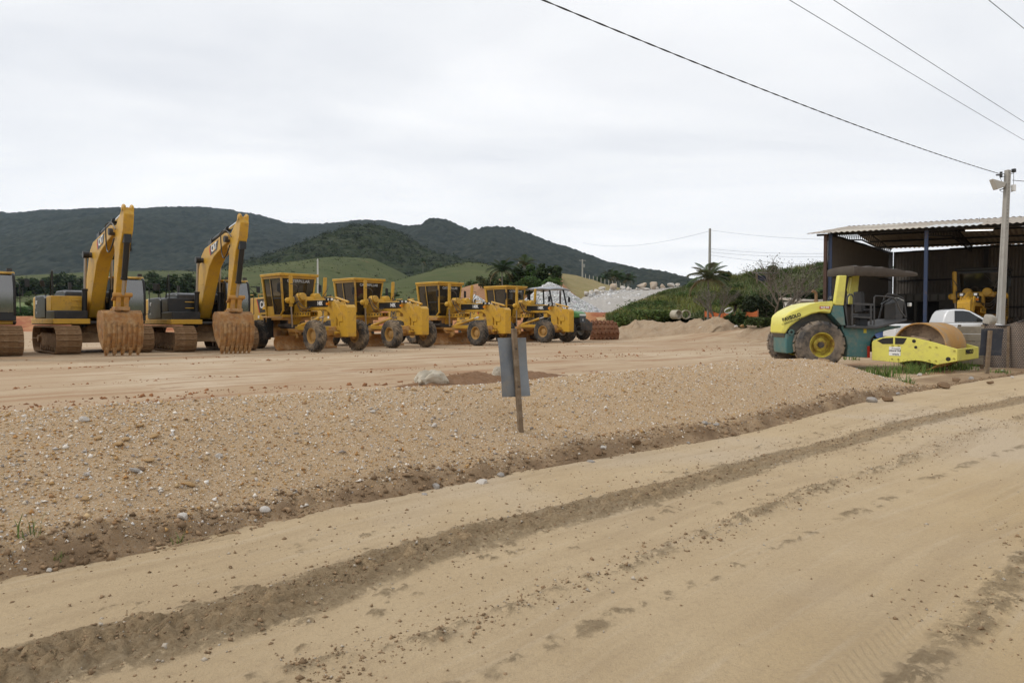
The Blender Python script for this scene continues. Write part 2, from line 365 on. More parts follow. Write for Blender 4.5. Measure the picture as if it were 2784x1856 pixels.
def make_ground():
    r = np.concatenate([[0.0], np.geomspace(0.6, 9000, 280)])
    a = np.concatenate([np.linspace(-180, -52, 40)[:-1], np.linspace(-52, 52, 440), np.linspace(52, 180, 40)[1:]])
    A, Rr = np.meshgrid(np.radians(a), r); X = Rr * np.sin(A); Y = Rr * np.cos(A)
    n, u = poly_dist(EDGE, X, Y); Z = ground_z(X, Y, n)
    tr = fbm(u * 0.12, n * 1.0, 1.3, 4, 40) * np.exp(-((n - 9) / 9) ** 2)          # wheel ruts along the yard
    Z = Z + 0.03 * tr * sst(3, 6, n) * (Rr < 80)
    V = np.stack([X, Y, Z], -1).reshape(-1, 3)
    px = np.where(Y > 3, 1392 + FPX * X / np.maximum(Y, 0.5), 1392)
    bd = np.interp(px, BX, BD)
    grass = sst(4.0, 9.0, Y - bd + fbm(X, Y, 0.05, 3, 3) * 3.5 + fbm(X, Y, 0.3, 3, 8) * 3) * sst(1560, 1350, px) * (Y > 3)
    grass = np.maximum(grass, sst(90, 130, Rr) * ((Y < 3) | (px < -100) | (px > 2900)))
    grass = np.maximum(grass, sst(52, 58, Y) * sst(1690, 1800, px))
    gv = sst(70, 72, Y) * sst(1520, 1560, px) * sst(1800, 1700, px)
    bank = np.exp(-((Y - bd - 2.0 + fbm(X, Y, 0.05, 3, 3) * 3.5) / 5.5) ** 2) * (Y > 3)
    me = np_mesh('ground', V, grid_faces(*X.shape), attrs={'grass': grass.ravel(), 'bank': bank.ravel(), 'quarry': gv.ravel(), 'along': u.ravel(), 'across': n.ravel()}, smoothang=180)
    m = bpy.data.materials.new('yard_earth'); m.use_nodes = True; t = m.node_tree; L = t.links.new; p = t.nodes['Principled BSDF']; p.inputs['Roughness'].default_value = 0.92; p.inputs['Specular IOR Level'].default_value = 0.2
    au = N(t, 'ShaderNodeAttribute'); au.attribute_name = 'along'; ac = N(t, 'ShaderNodeAttribute'); ac.attribute_name = 'across'
    cb = N(t, 'ShaderNodeCombineXYZ'); L(au.outputs['Fac'], cb.inputs[0]); L(ac.outputs['Fac'], cb.inputs[1])
    tc = N(t, 'ShaderNodeTexCoord')
    def noise(vec, sc, det=6, ro=0.6, mapping=None):
        if mapping:
            mp = N(t, 'ShaderNodeMapping'); mp.inputs['Scale'].default_value = mapping; L(vec, mp.inputs[0]); vec = mp.outputs[0]
        n = N(t, 'ShaderNodeTexNoise'); n.inputs['Scale'].default_value = sc; n.inputs['Detail'].default_value = det; n.inputs['Roughness'].default_value = ro; L(vec, n.inputs['Vector']); return n.outputs[0]
    def mr(s, lo, hi, top=1.0):
        x = N(t, 'ShaderNodeMapRange'); L(s, x.inputs[0]); x.inputs[1].default_value = lo; x.inputs[2].default_value = hi; x.inputs[4].default_value = top; return x.outputs[0]
    def mix(f, a, b):
        x = N(t, 'ShaderNodeMixRGB'); L(f, x.inputs[0])
        for i, c in ((1, a), (2, b)):
            if isinstance(c, tuple): x.inputs[i].default_value = (*c, 1)
            else: L(c, x.inputs[i])
        return x.outputs[0]
    ob = tc.outputs['Object']
    c = mix(mr(noise(cb.outputs[0], 1.0, 7, 0.6, (0.05, 0.35, 1)), 0.42, 0.58), (0.455, 0.35, 0.232), (0.385, 0.272, 0.168))
    c = mix(mr(noise(ob, 0.16, 4), 0.52, 0.66, 0.8), c, (0.53, 0.43, 0.31))
    c = mix(mr(noise(cb.outputs[0], 1.0, 8, 0.65, (0.16, 1.3, 1)), 0.53, 0.61, 0.8), c, (0.31, 0.18, 0.098))
    c = mix(mr(noise(cb.outputs[0], 1.0, 8, 0.7, (0.35, 4.0, 1)), 0.56, 0.63, 0.75), c, (0.22, 0.12, 0.065))
    c = mix(mr(noise(ob, 9, 6, 0.7), 0.55, 0.75, 0.45), c, (0.27, 0.16, 0.085))
    ba = N(t, 'ShaderNodeAttribute'); ba.attribute_name = 'bank'
    bcol = mix(mr(noise(ob, 0.5, 6), 0.4, 0.6), (0.40, 0.20, 0.09), (0.28, 0.095, 0.045))
    c = mix(mr(ba.outputs['Fac'], 0.15, 0.6), c, bcol)
    qa = N(t, 'ShaderNodeAttribute'); qa.attribute_name = 'quarry'; c = mix(qa.outputs['Fac'], c, (0.33, 0.31, 0.28))
    ga = N(t, 'ShaderNodeAttribute'); ga.attribute_name = 'grass'
    gcol = mix(mr(noise(ob, 0.06, 6), 0.35, 0.65), (0.095, 0.14, 0.035), (0.15, 0.17, 0.06))
    gcol = mix(mr(noise(ob, 1.2, 6, 0.7), 0.45, 0.7, 0.6), gcol, (0.06, 0.10, 0.025))
    c = mix(ga.outputs['Fac'], c, gcol); L(c, p.inputs['Base Color'])
    b = N(t, 'ShaderNodeBump'); b.inputs['Strength'].default_value = 0.5; b.inputs['Distance'].default_value = 0.03
    L(noise(ob, 6, 10, 0.72), b.inputs['Height']); L(b.outputs[0], p.inputs['Normal'])
    wet = mr(noise(cb.outputs[0], 1.0, 3, 0.5, (0.12, 0.8, 1)), 0.66, 0.70)
    rr = N(t, 'ShaderNodeMapRange'); L(wet, rr.inputs[0]); rr.inputs[3].default_value = 0.92; rr.inputs[4].default_value = 0.45; L(rr.outputs[0], p.inputs['Roughness'])
    return tag(link('ground', me, m), kind='structure')
ground = make_ground()
# ------------------------------------------------------------------ earth road with mud ridges
RIDGE1 = chaikin([(-5.2, -0.6)] + [zxy(*p) for p in [(0, 1826), (561, 1702), (880, 1600), (1184, 1486), (1539, 1398), (1776, 1338), (2131, 1243), (2486, 1146), (2784, 1085)]] + [(24.5, 24.5), (60, 50)], 2)
RIDGE2 = chaikin([(-3.2, 1.0)] + [zxy(*p) for p in [(714, 1850), (1200, 1738), (1884, 1473), (2176, 1352), (2428, 1264), (2637, 1184), (2762, 1138)]] + [(20, 19.5), (60, 47)], 2)
RIDGE3 = chaikin([(0.2, 1.2)] + [zxy(*p) for p in [(2440, 1856), (2784, 1590)]] + [(5.6, 6.9), (10, 10.6), (40, 31)], 2)
RIDGE4 = chaikin([(-3.0, -0.5), zxy(1250, 1856), zxy(1800, 1630), zxy(2300, 1400), zxy(2784, 1200), (30, 26)], 2)
def road_h(X, Y):
    d1, a1 = poly_dist(RIDGE1, X, Y); d2, a2 = poly_dist(RIDGE2, X, Y); d3, a3 = poly_dist(RIDGE3, X, Y); d4, a4 = poly_dist(RIDGE4, X, Y)
    warp = fbm(X, Y, 1.6, 3, 60) * 0.07
    fade = 0.45 + 0.55 * sst(16, 4, a1)
    f1 = fbm(a1, d1, 2.6, 4, 61); c1 = np.abs(fbm(X, Y, 9, 4, 62, 0.6)); rut1 = np.exp(-(np.abs(d1 + warp + 0.02) / (0.22 * (0.55 + 0.45 * fade))) ** 2.6)
    rg = 1 - np.abs(fbm(X, Y, 5.0, 5, 68, 0.62)) * 1.6
    h = rut1 * fade * (0.004 + 0.024 * (0.5 + f1) + 0.11 * c1 + 0.05 * np.clip(rg - .35, 0, 1) + 0.035 * np.abs(fbm(X, Y, 19, 2, 78))) - 0.012 * rut1 * np.exp(-((d1 + warp) / .09) ** 2)
    mud = np.clip(rut1 * (0.62 + 0.9 * c1 + 0.25 * f1), 0, 1)
    c2 = np.clip(fbm(X, Y, 11, 4, 63, 0.6) + 0.25, 0, 1)
    rut2 = np.exp(-((d2 + warp * 0.8) / 0.10) ** 2) * (0.5 + 0.8 * np.clip(fbm(a2, d2 * 0, 0.9, 3, 64) + 0.35, 0, 1))
    h = h + rut2 * (0.018 + 0.05 * c2); mud = np.maximum(mud, np.clip(rut2 * (0.08 + .35 * c2), 0, 0.28))
    rut3 = np.exp(-((d3 + warp) / 0.11) ** 2) * .65; h = h + rut3 * (0.012 + 0.035 * c2 + 0.05 * np.abs(fbm(X, Y, 9, 4, 69, .62))); mud = np.maximum(mud, np.clip(rut3 * (0.2 + .5 * c2), 0, 0.45))
    rut4 = np.exp(-((d4 + warp) / 0.08) ** 2); h = h + rut4 * 0.02 * c2; mud = np.maximum(mud, rut4 * 0.4 * c2)
    cl = np.clip(fbm(X, Y, 5.5, 4, 65, 0.62) - 0.36, 0, 1) * 2.2
    near = np.exp(-(np.abs(d1) / 0.9) ** 2)
    h = h + 0.035 * cl * (0.35 + 0.65 * near); mud = np.maximum(mud, np.clip(cl * 1.2, 0, 0.30) * (0.05 + 0.95 * near))
    h = h + fbm(X, Y, 0.5, 3, 66) * 0.015 + fbm(X, Y, 30, 2, 67) * 0.0025
    pale = sst(0.05, 0.5, fbm(X, Y, 0.45, 4, 70))
    ochre = sst(-0.25, -2.2, d2 + fbm(X, Y, 0.5, 3, 71)) * (0.6 + 0.4 * sst(-0.3, 0.4, fbm(X, Y, 0.3, 3, 72)))
    damp = sst(-1.2, -2.4, d2 + 0.5 * fbm(X, Y, 0.6, 3, 74)) * sst(0.0, 0.4, fbm(a2 * 0.35, d2, 0.6, 3, 73))
    tread = np.exp(-((d3 - 0.30 + warp) / 0.20) ** 4) * sst(-.2, .3, fbm(a3, d3, .8, 3, 75)) + .7 * np.exp(-((d1 - .02 + warp) / 0.22) ** 4) * sst(-.1, .35, fbm(a1, d1, .7, 3, 76)) + .5 * np.exp(-((d2 + .22 + warp) / 0.16) ** 4) * sst(0, .4, fbm(a2, d2, .6, 3, 77))
    tph = np.where(np.abs(d3 - .3) < .35, a3 * 95 + np.abs(d3 - .3) * 120, np.where(np.abs(d1) < .35, a1 * 95 + np.abs(d1) * 120, a2 * 95 + np.abs(d2 + .22) * 120))
    return h, mud, pale, ochre, damp, tread, tph
def road_mat():
    m = bpy.data.materials.new('road_sand'); m.use_nodes = True; t = m.node_tree; L = t.links.new; p = t.nodes['Principled BSDF']; p.inputs['Roughness'].default_value = 0.93; p.inputs['Specular IOR Level'].default_value = 0.2
    tc = N(t, 'ShaderNodeTexCoord'); ob = tc.outputs['Object']
    def noise(sc, det=6, ro=0.62):
        n = N(t, 'ShaderNodeTexNoise'); n.inputs['Scale'].default_value = sc; n.inputs['Detail'].default_value = det; n.inputs['Roughness'].default_value = ro; L(ob, n.inputs['Vector']); return n.outputs[0]
    def mr(s, lo, hi, top=1.0, bot=0.0):
        x = N(t, 'ShaderNodeMapRange'); L(s, x.inputs[0]); x.inputs[1].default_value = lo; x.inputs[2].default_value = hi; x.inputs[3].default_value = bot; x.inputs[4].default_value = top; return x.outputs[0]
    def mix(f, a, b):
        x = N(t, 'ShaderNodeMixRGB'); L(f, x.inputs[0])
        for i, c in ((1, a), (2, b)):
            if isinstance(c, tuple): x.inputs[i].default_value = (*c, 1)
            else: L(c, x.inputs[i])
        return x.outputs[0]
    def at(n): a = N(t, 'ShaderNodeAttribute'); a.attribute_name = n; return a.outputs['Fac']
    def mth(op, a, b):
        x = N(t, 'ShaderNodeMath', operation=op)
        for i, c in enumerate((a, b)):
            if isinstance(c, float): x.inputs[i].default_value = c
            else: L(c, x.inputs[i])
        return x.outputs[0]
    c = mix(mr(noise(0.9), .36, .64), (0.51, 0.39, 0.24), (0.455, 0.34, 0.203))
    c = mix(mth('MULTIPLY', at('pale'), .8), c, (0.50, 0.40, 0.28)); c = mix(at('ochre'), c, (0.475, 0.345, 0.185)); c = mix(at('damp'), c, (0.36, 0.285, 0.195))
    au = N(t, 'ShaderNodeAttribute'); au.attribute_name = 'along'; ac = N(t, 'ShaderNodeAttribute'); ac.attribute_name = 'across'; cb = N(t, 'ShaderNodeCombineXYZ'); L(au.outputs['Fac'], cb.inputs[0]); L(ac.outputs['Fac'], cb.inputs[1])
    def streak(sx, sy, det=6):
        mp = N(t, 'ShaderNodeMapping'); mp.inputs['Scale'].default_value = (sx, sy, 1); L(cb.outputs[0], mp.inputs[0]); n = N(t, 'ShaderNodeTexNoise'); n.inputs['Scale'].default_value = 1; n.inputs['Detail'].default_value = det; n.inputs['Roughness'].default_value = .62; L(mp.outputs[0], n.inputs['Vector']); return n.outputs[0]
    s1 = streak(.25, 3.2); c = mix(mr(s1, .50, .66, .55), c, (0.375, 0.275, 0.165)); c = mix(mr(streak(.5, 9), .55, .70, .5), c, (0.54, 0.435, 0.30))
    c = mix(mr(noise(26, 8, .7), .50, .72, .5), c, (0.33, 0.245, 0.155)); c = mix(mr(noise(240, 4, .6), .52, .72, .6), c, (0.27, 0.20, 0.13)); c = mix(mr(noise(170, 3, .6), .60, .74, .6), c, (0.58, 0.50, 0.39))
    fine = mth('ADD', mth('MULTIPLY', noise(20, 9, .75), .6), mth('MULTIPLY', streak(3.0, 12.0, 8), .5)); mm = mth('ADD', at('mud'), mr(fine, .30, .75, .8, -.8)); mud = mr(mm, .12, .95)
    mud = mth('MULTIPLY', mud, mr(at('mud'), .06, .22))
    mc = mix(mr(noise(40, 9, .75), .40, .60), (0.52, 0.38, 0.225), (0.37, 0.255, 0.142))
    c = mix(mth('MULTIPLY', mud, .92), c, mc); L(c, p.inputs['Base Color'])
    tw = mth('MULTIPLY', mth('MULTIPLY', mr(mth('SINE', at('tph'), 0.0), -.3, .5), at('tread')), .16)
    h = mth('ADD', mth('ADD', mth('ADD', mth('MULTIPLY', noise(55, 9, .7), .6), tw), mth('MULTIPLY', s1, .8)), mth('MULTIPLY', mth('MULTIPLY', noise(20, 10, .75), 2.6), mud))
    b = N(t, 'ShaderNodeBump'); b.inputs['Strength'].default_value = 0.9; b.inputs['Distance'].default_value = 0.028; L(h, b.inputs['Height']); L(b.outputs[0], p.inputs['Normal'])
    return m
def make_road():
    seg = np.diff(EDGE, axis=0); sl = np.hypot(seg[:, 0], seg[:, 1]); acc = np.concatenate([[0], np.cumsum(sl)])
    _, u0 = poly_dist(EDGE, np.array([-3.17]), np.array([4.22])); u0 = float(u0[0])
    us = [u0 - 16.0]
    while us[-1] < acc[-1] - 0.5:
        q = us[-1] - u0; us.append(us[-1] + (0.025 + 0.0055 * max(0, q) ** 1.15 + 0.05 * max(0, -3.0 - q)))
    us = np.array(us)
    ws = np.concatenate([np.linspace(1.3, 0.0, 12)[:-1], np.arange(0, -6.2, -0.025), np.linspace(-6.2, -13, 60)[1:]])
    cx = np.interp(us, acc, EDGE[:, 0]); cy = np.interp(us, acc, EDGE[:, 1])
    tx = np.gradient(cx, us); ty = np.gradient(cy, us); k = np.ones(25) / 25
    tx = np.convolve(np.pad(tx, 12, 'edge'), k, 'valid'); ty = np.convolve(np.pad(ty, 12, 'edge'), k, 'valid'); l = np.hypot(tx, ty); tx /= l; ty /= l
    X = cx[:, None] - ty[:, None] * ws[None]; Y = cy[:, None] + tx[:, None] * ws[None]
    h, mud, pale, ochre, damp, tread, tph = road_h(X, Y)
    h = np.where(ws[None] > 0.3, h - (ws[None] - 0.3) * 0.12, h)
    h = h - sst(-7, -13, ws)[None] * 0.02
    V = np.stack([X, Y, h], -1).reshape(-1, 3)
    me = np_mesh('road', V, grid_faces(*X.shape)[:, ::-1], attrs={'along': np.repeat(us, len(ws)), 'across': np.tile(ws, len(us)), 'tread': tread.ravel(), 'tph': tph.ravel(), 'mud': mud.ravel(), 'pale': pale.ravel(), 'ochre': ochre.ravel(), 'damp': damp.ravel()}, smoothang=180)
    m = road_mat()
    return tag(link('road', me, m), kind='structure')
road = make_road()
# ------------------------------------------------------------------ gravel berm between road and yard
SKYX = [-900, -132, 0, 250, 500, 750, 1000, 1200, 1400, 1600, 1800, 1950, 2100, 2170, 2235, 2262, 2300, 2360, 2450, 2600, 2784]
SKYY = [1190, 1128, 1119, 1104, 1088, 1074, 1063, 1054, 1040, 1022, 1002, 988, 976, 974, 978, 1000, 1026, 1034, 1016, 1002, 985]
def make_berm():
    seg = np.diff(EDGE, axis=0); sl = np.hypot(seg[:, 0], seg[:, 1]); acc = np.concatenate([[0], np.cumsum(sl)])
    _, u0 = poly_dist(EDGE, np.array([-3.17]), np.array([4.22])); u0 = float(u0[0])
    us = [u0 - 9.0]
    while us[-1] < u0 + 27: us.append(us[-1] + 0.028 + 0.0022 * max(0, us[-1] - u0))
    us = np.array(us)
    cx = np.interp(us, acc, EDGE[:, 0]); cy = np.interp(us, acc, EDGE[:, 1])
    tx = np.gradient(cx, us); ty = np.gradient(cy, us); k = np.ones(41) / 41
    tx = np.convolve(np.pad(tx, 20, 'edge'), k, 'valid'); ty = np.convolve(np.pad(ty, 20, 'edge'), k, 'valid'); l = np.hypot(tx, ty); tx /= l; ty /= l
    wc = 1.95
    qx = cx - ty * wc; qy = cy + tx * wc
    px = 1392 + FPX * qx / np.maximum(qy, 0.6); px = np.where(qy < 1.0, -900, px); px = np.clip(px, -900, 2784)
    H = CAMZ - (np.interp(px, SKYX, SKYY) - 872) * qy / FPX; H = np.clip(H, 0.05, 0.86)
    H = np.convolve(np.pad(H, 10, 'edge'), np.ones(21) / 21, 'valid')
    wend = np.interp(px, [2150, 2262, 2330], [1.0, 0.8, 0.45])
    xs = np.concatenate([np.linspace(-0.12, 0.35, 26), np.linspace(0.35, 2.6, 84)[1:], np.linspace(2.6, 4.6, 24)[1:]])
    U, S = np.meshgrid(us, xs, indexing='ij')
    Wd = wend[:, None]; X = cx[:, None] - ty[:, None] * (S * Wd + 0 * S); Y = cy[:, None] + tx[:, None] * (S * Wd)
    edge = 0.10 * fbm(U, S * 0, 0.9, 4, 80) + 0.05 * fbm(U, S * 0, 5, 3, 81)
    Sx = S - edge * np.exp(-(S / 0.5) ** 2)
    sc_h = np.minimum(H[:, None] * 0.3, 0.125 + 0.07 * fbm(U, S * 0, 0.7, 3, 82))
    f = np.where(Sx < 0.16, sc_h * sst(-0.05, 0.16, Sx), 0)
    t = np.clip((Sx - 0.16) / (wc - 0.16), 0, 1.0)
    rise = sc_h + (H[:, None] - sc_h) * (np.sin(t * math.pi / 2) * 0.55 + t * 0.45 * (1.0 + 0.0 * t))
    z = np.where(Sx < 0.16, f, rise)
    gz_b = ground_z(X, Y)
    back = sst(0, 2.4, S - wc); z = np.where(S > wc, H[:, None] * (1 - back) + (gz_b - 0.06) * back, z)
    z = z + (fbm(X, Y, 0.7, 3, 83) * 0.035 + fbm(X, Y, 4, 4, 84, 0.6) * 0.018 + fbm(X, Y, 22, 3, 85, 0.6) * 0.008) * sst(0.0, 0.25, S) * (1 - 0.8 * back)
    crumb = np.exp(-((S - 0.12) / 0.16) ** 2); z = z + crumb * 0.09 * np.clip(fbm(X, Y, 6, 5, 86, 0.65) + 0.05, -0.25, 1)
    z = np.where(S < -0.05, z - 0.03, z)
    V = np.stack([X, Y, z], -1).reshape(-1, 3)
    soil = np.clip(np.exp(-(np.maximum(S - 0.10, 0) / (0.12 + 0.09 * fbm(U, S * 0, 1.1, 3, 87))) ** 2) * (0.75 + 0.5 * fbm(X, Y, 3, 4, 88)), 0, 1)
    soil = np.maximum(soil, sst(2250, 2330, px)[:, None] * (0.55 + 0.5 * fbm(X, Y, 1.2, 3, 89)))
    me = np_mesh('gravel_berm', V, grid_faces(*X.shape)[:, ::-1], attrs={'soil': np.clip(soil, 0, 1).ravel()}, smoothang=180)
    m = mat('gravel_bed', (0.51, 0.395, 0.252), 0.95, var=[(.8, 0.5, (0.50, 0.42, 0.32)), (5, 0.5, (0.38, 0.27, 0.15)), (45, 0.85, (0.62, 0.54, 0.43)), (70, 0.75, (0.28, 0.18, 0.095)), (110, 0.75, (0.49, 0.29, 0.12))],
            attr=('soil', (0.215, 0.143, 0.084)), bump=(60, 0.8, 0.03), spec=0.2)
    o = tag(link('gravel_berm', me, m), kind='structure')
    return o, X, Y, z, S, px, soil
berm, BXg, BYg, BZg, BSg, Bpx, BSoil = make_berm()
# ---- stones as real geometry
def rock_blob(n_sub, seed, flat=0.75, rough=0.25, cuts=9, lo=.55):
    bm = bmesh.new(); bmesh.ops.create_icosphere(bm, subdivisions=n_sub, radius=1.0); r = random.Random(seed)
    pl = [(Vector((r.gauss(0, 1), r.gauss(0, 1), r.gauss(0, 1))).normalized(), r.uniform(lo, 0.95)) for _ in range(cuts)]
    for v in bm.verts:
        p = v.co.copy()
        for nn, d in pl:
            q = p.dot(nn)
            if q > d: p -= nn * (q - d) * 0.9
        p *= 1 + r.uniform(-rough, rough) * 0.35
        v.co = (p.x, p.y, p.z * flat)
    V = np.array([v.co[:] for v in bm.verts]); F = np.array([[v.index for v in f.verts] for f in bm.faces]); bm.free(); return V, F
def scatter_mesh(name, P, size, cols, protos, m, kind='stuff', squash=None, smoothang=None):
    "many small pieces baked into one mesh"
    Vs, Fs, Cs = [], [], []; base = 0
    n = len(P); which = rng.integers(0, len(protos), n)
    for k, (pv, pf) in enumerate(protos):
        idx = np.nonzero(which == k)[0]
        if not len(idx): continue
        a = rng.uniform(0, 2 * np.pi, len(idx)); ca, sa = np.cos(a), np.sin(a)
        tl = rng.normal(0, 0.5, len(idx)); ct, st = np.cos(tl), np.sin(tl)
        sx = size[idx] * rng.uniform(0.75, 1.35, len(idx)); sy = size[idx] * rng.uniform(0.7, 1.2, len(idx)); sz = size[idx] * rng.uniform(0.6, 1.0, len(idx))
        x = pv[None, :, 0] * sx[:, None]; y = pv[None, :, 1] * sy[:, None]; z = pv[None, :, 2] * sz[:, None]
        y, z = y * ct[:, None] - z * st[:, None], y * st[:, None] + z * ct[:, None]
        X = x * ca[:, None] - y * sa[:, None] + P[idx, 0][:, None]; Y = x * sa[:, None] + y * ca[:, None] + P[idx, 1][:, None]; Z = z + P[idx, 2][:, None]
        V = np.stack([X, Y, Z], -1).reshape(-1, 3); nv = len(pv)
        F = (pf[None] + (np.arange(len(idx)) * nv)[:, None, None]).reshape(-1, pf.shape[1]) + base
        Vs.append(V); Fs.append(F); Cs.append(np.repeat(cols[idx], nv, 0)); base += len(V)
    me = np_mesh(name, np.concatenate(Vs), np.concatenate(Fs), cols=np.concatenate(Cs), smoothang=smoothang)
    return tag(link(name, me, m), kind=kind)
PYR = (np.array([[1, 0, -.35], [0, 1, -.35], [-1, 0, -.35], [0, -1, -.35], [.1, .1, .85]], float), np.array([[0, 1, 4], [1, 2, 4], [2, 3, 4], [3, 0, 4], [2, 1, 0], [3, 2, 0]]))
OCT = (np.array([[1, 0, 0], [-1, 0, 0], [0, 1, 0], [0, -1, 0], [0.1, 0.1, 0.9], [0, 0, -0.9]], float), np.array([[0, 2, 4], [2, 1, 4], [1, 3, 4], [3, 0, 4], [2, 0, 5], [1, 2, 5], [3, 1, 5], [0, 3, 5]]))
def oct_var(seed):
    r = np.random.default_rng(seed); return OCT[0] * r.uniform(0.65, 1.2, OCT[0].shape) + r.normal(0, 0.18, OCT[0].shape), OCT[1]
OCTS = [oct_var(i) for i in range(8)]
def pyr_var(seed):
    r = np.random.default_rng(100 + seed); return PYR[0] * r.uniform(0.65, 1.2, PYR[0].shape) + r.normal(0, 0.16, PYR[0].shape), PYR[1]
PYRS = [pyr_var(i) for i in range(10)]
STONE = colmat('stone_pieces', 0.85, 0.3)
GPAL = 1.06 * np.array([(0.66, 0.60, 0.52), (0.76, 0.72, 0.66), (0.50, 0.40, 0.28), (0.44, 0.27, 0.11), (0.38, 0.20, 0.07), (0.30, 0.17, 0.08), (0.42, 0.38, 0.34), (0.48, 0.34, 0.18), (0.26, 0.22, 0.19), (0.55, 0.47, 0.36)])
GW = np.array([.17, .05, .16, .16, .11, .06, .10, .12, .03, .04]); GW = GW / GW.sum()
def berm_points(n, smin, smax, uw=1.0, upto=None):
    nr, nc = BXg.shape; S = BSg[0]
    w = 1.0 / (1.0 + 0.09 * np.maximum(0, np.arange(nr) * 0.03)) ** uw
    if upto: w = w * (Bpx < upto)
    i = rng.choice(nr - 1, n, p=w[:nr - 1] / w[:nr - 1].sum()); fi = rng.random(n)
    s = rng.uniform(smin, smax, n); j = np.clip(np.searchsorted(S, s) - 1, 0, nc - 2); fj = (s - S[j]) / (S[j + 1] - S[j])
    def bl(A): return (A[i, j] * (1 - fi) + A[i + 1, j] * fi) * (1 - fj) + (A[i, j + 1] * (1 - fi) + A[i + 1, j + 1] * fi) * fj
    return np.stack([bl(BXg), bl(BYg), bl(BZg)], -1), bl(BSoil)
n = 108000
P, so = berm_points(n, 0.05, 2.5, 0.5, 2300)
keep = rng.random(n) > so * 0.85; P = P[keep]; n = len(P)
size = np.clip(rng.lognormal(math.log(0.0070), 0.52, n), 0.003, 0.032)
ci = rng.choice(len(GPAL), n, p=GW); cols = GPAL[ci] * rng.uniform(0.8, 1.15, (n, 1))
P[:, 2] += size * 0.15
scatter_mesh('gravel', P, size, cols, PYRS, STONE)
# crumbs of soil along the cut foot of the berm, on the road and on the yard
CLOD = colmat('soil_crumbs', 0.95, 0.1)
P, so = berm_points(11000, -0.12, 0.30, 0.6); n = len(P); size = np.clip(rng.lognormal(math.log(0.008), 0.7, n), 0.003, 0.045)
cols = np.array([(0.25, 0.168, 0.10)]) * rng.uniform(0.7, 1.35, (n, 1)); P[:, 2] += size * 0.3
scatter_mesh('soil_crumbs', P, size, cols, PYRS, CLOD)
def road_crumbs():
    pts = []
    for RD, cnt, sp in ((RIDGE1, 10000, 0.17), (RIDGE1, 3000, .5), (RIDGE2, 5000, 0.10), (RIDGE3, 2600, 0.2), (EDGE, 3200, 0.7)):
        seg = np.diff(RD, axis=0); sl = np.hypot(seg[:, 0], seg[:, 1]); acc = np.concatenate([[0], np.cumsum(sl)])
        s0 = 3.0; t = s0 + (min(acc[-1], 34) - s0) * rng.random(cnt) ** 1.5
        x = np.interp(t, acc, RD[:, 0]); y = np.interp(t, acc, RD[:, 1]); off = rng.normal(0, sp, cnt) * np.where(rng.random(cnt) < 0.25, 2.4, 1)
        k = np.clip(np.searchsorted(acc, t) - 1, 0, len(seg) - 1); tx = seg[k, 0] / sl[k]; ty = seg[k, 1] / sl[k]
        if RD is EDGE: off = -np.abs(off)
        pts.append(np.stack([x - ty * off, y + tx * off], -1))
    P = np.concatenate(pts); h = road_h(P[:, 0], P[:, 1])[0]; P = np.column_stack([P, h]); n = len(P)
    size = np.clip(rng.lognormal(math.log(0.005), 0.55, n), 0.0025, 0.020); P[:, 2] += size * 0.3
    cols = np.array([(0.27, 0.185, 0.11)]) * rng.uniform(0.75, 1.3, (n, 1)); w = rng.random(n) < 0.16; cols[w] = np.array((0.45, 0.39, 0.31)) * rng.uniform(0.8, 1.1, (w.sum(), 1))
    scatter_mesh('mud_crumbs', P, size, cols, PYRS, CLOD)
road_crumbs()
def yard_clods():
    n = 16000; px = rng.uniform(-50, 2500, n); py = 905 + 190 * rng.random(n) ** 1.2
    P = np.array([onz(a, b, 0.3)[:] for a, b in zip(px, py)])
    nn, u = poly_dist(EDGE, P[:, 0], P[:, 1]); st = fbm(u * 0.10, nn * 0.9, 1.0, 3, 90)
    k = (nn > 5.0) & (P[:, 1] < 60) & (st > 0.12); P = P[k]; n = len(P)
    P[:, 2] = ground_z(P[:, 0], P[:, 1]); size = np.clip(rng.lognormal(math.log(0.020), 0.6, n), 0.008, 0.09)
    cols = np.array([(0.27, 0.125, 0.058)]) * rng.uniform(0.7, 1.3, (n, 1))
    scatter_mesh('earth_clods', P, size, cols, OCTS, CLOD)
yard_clods()
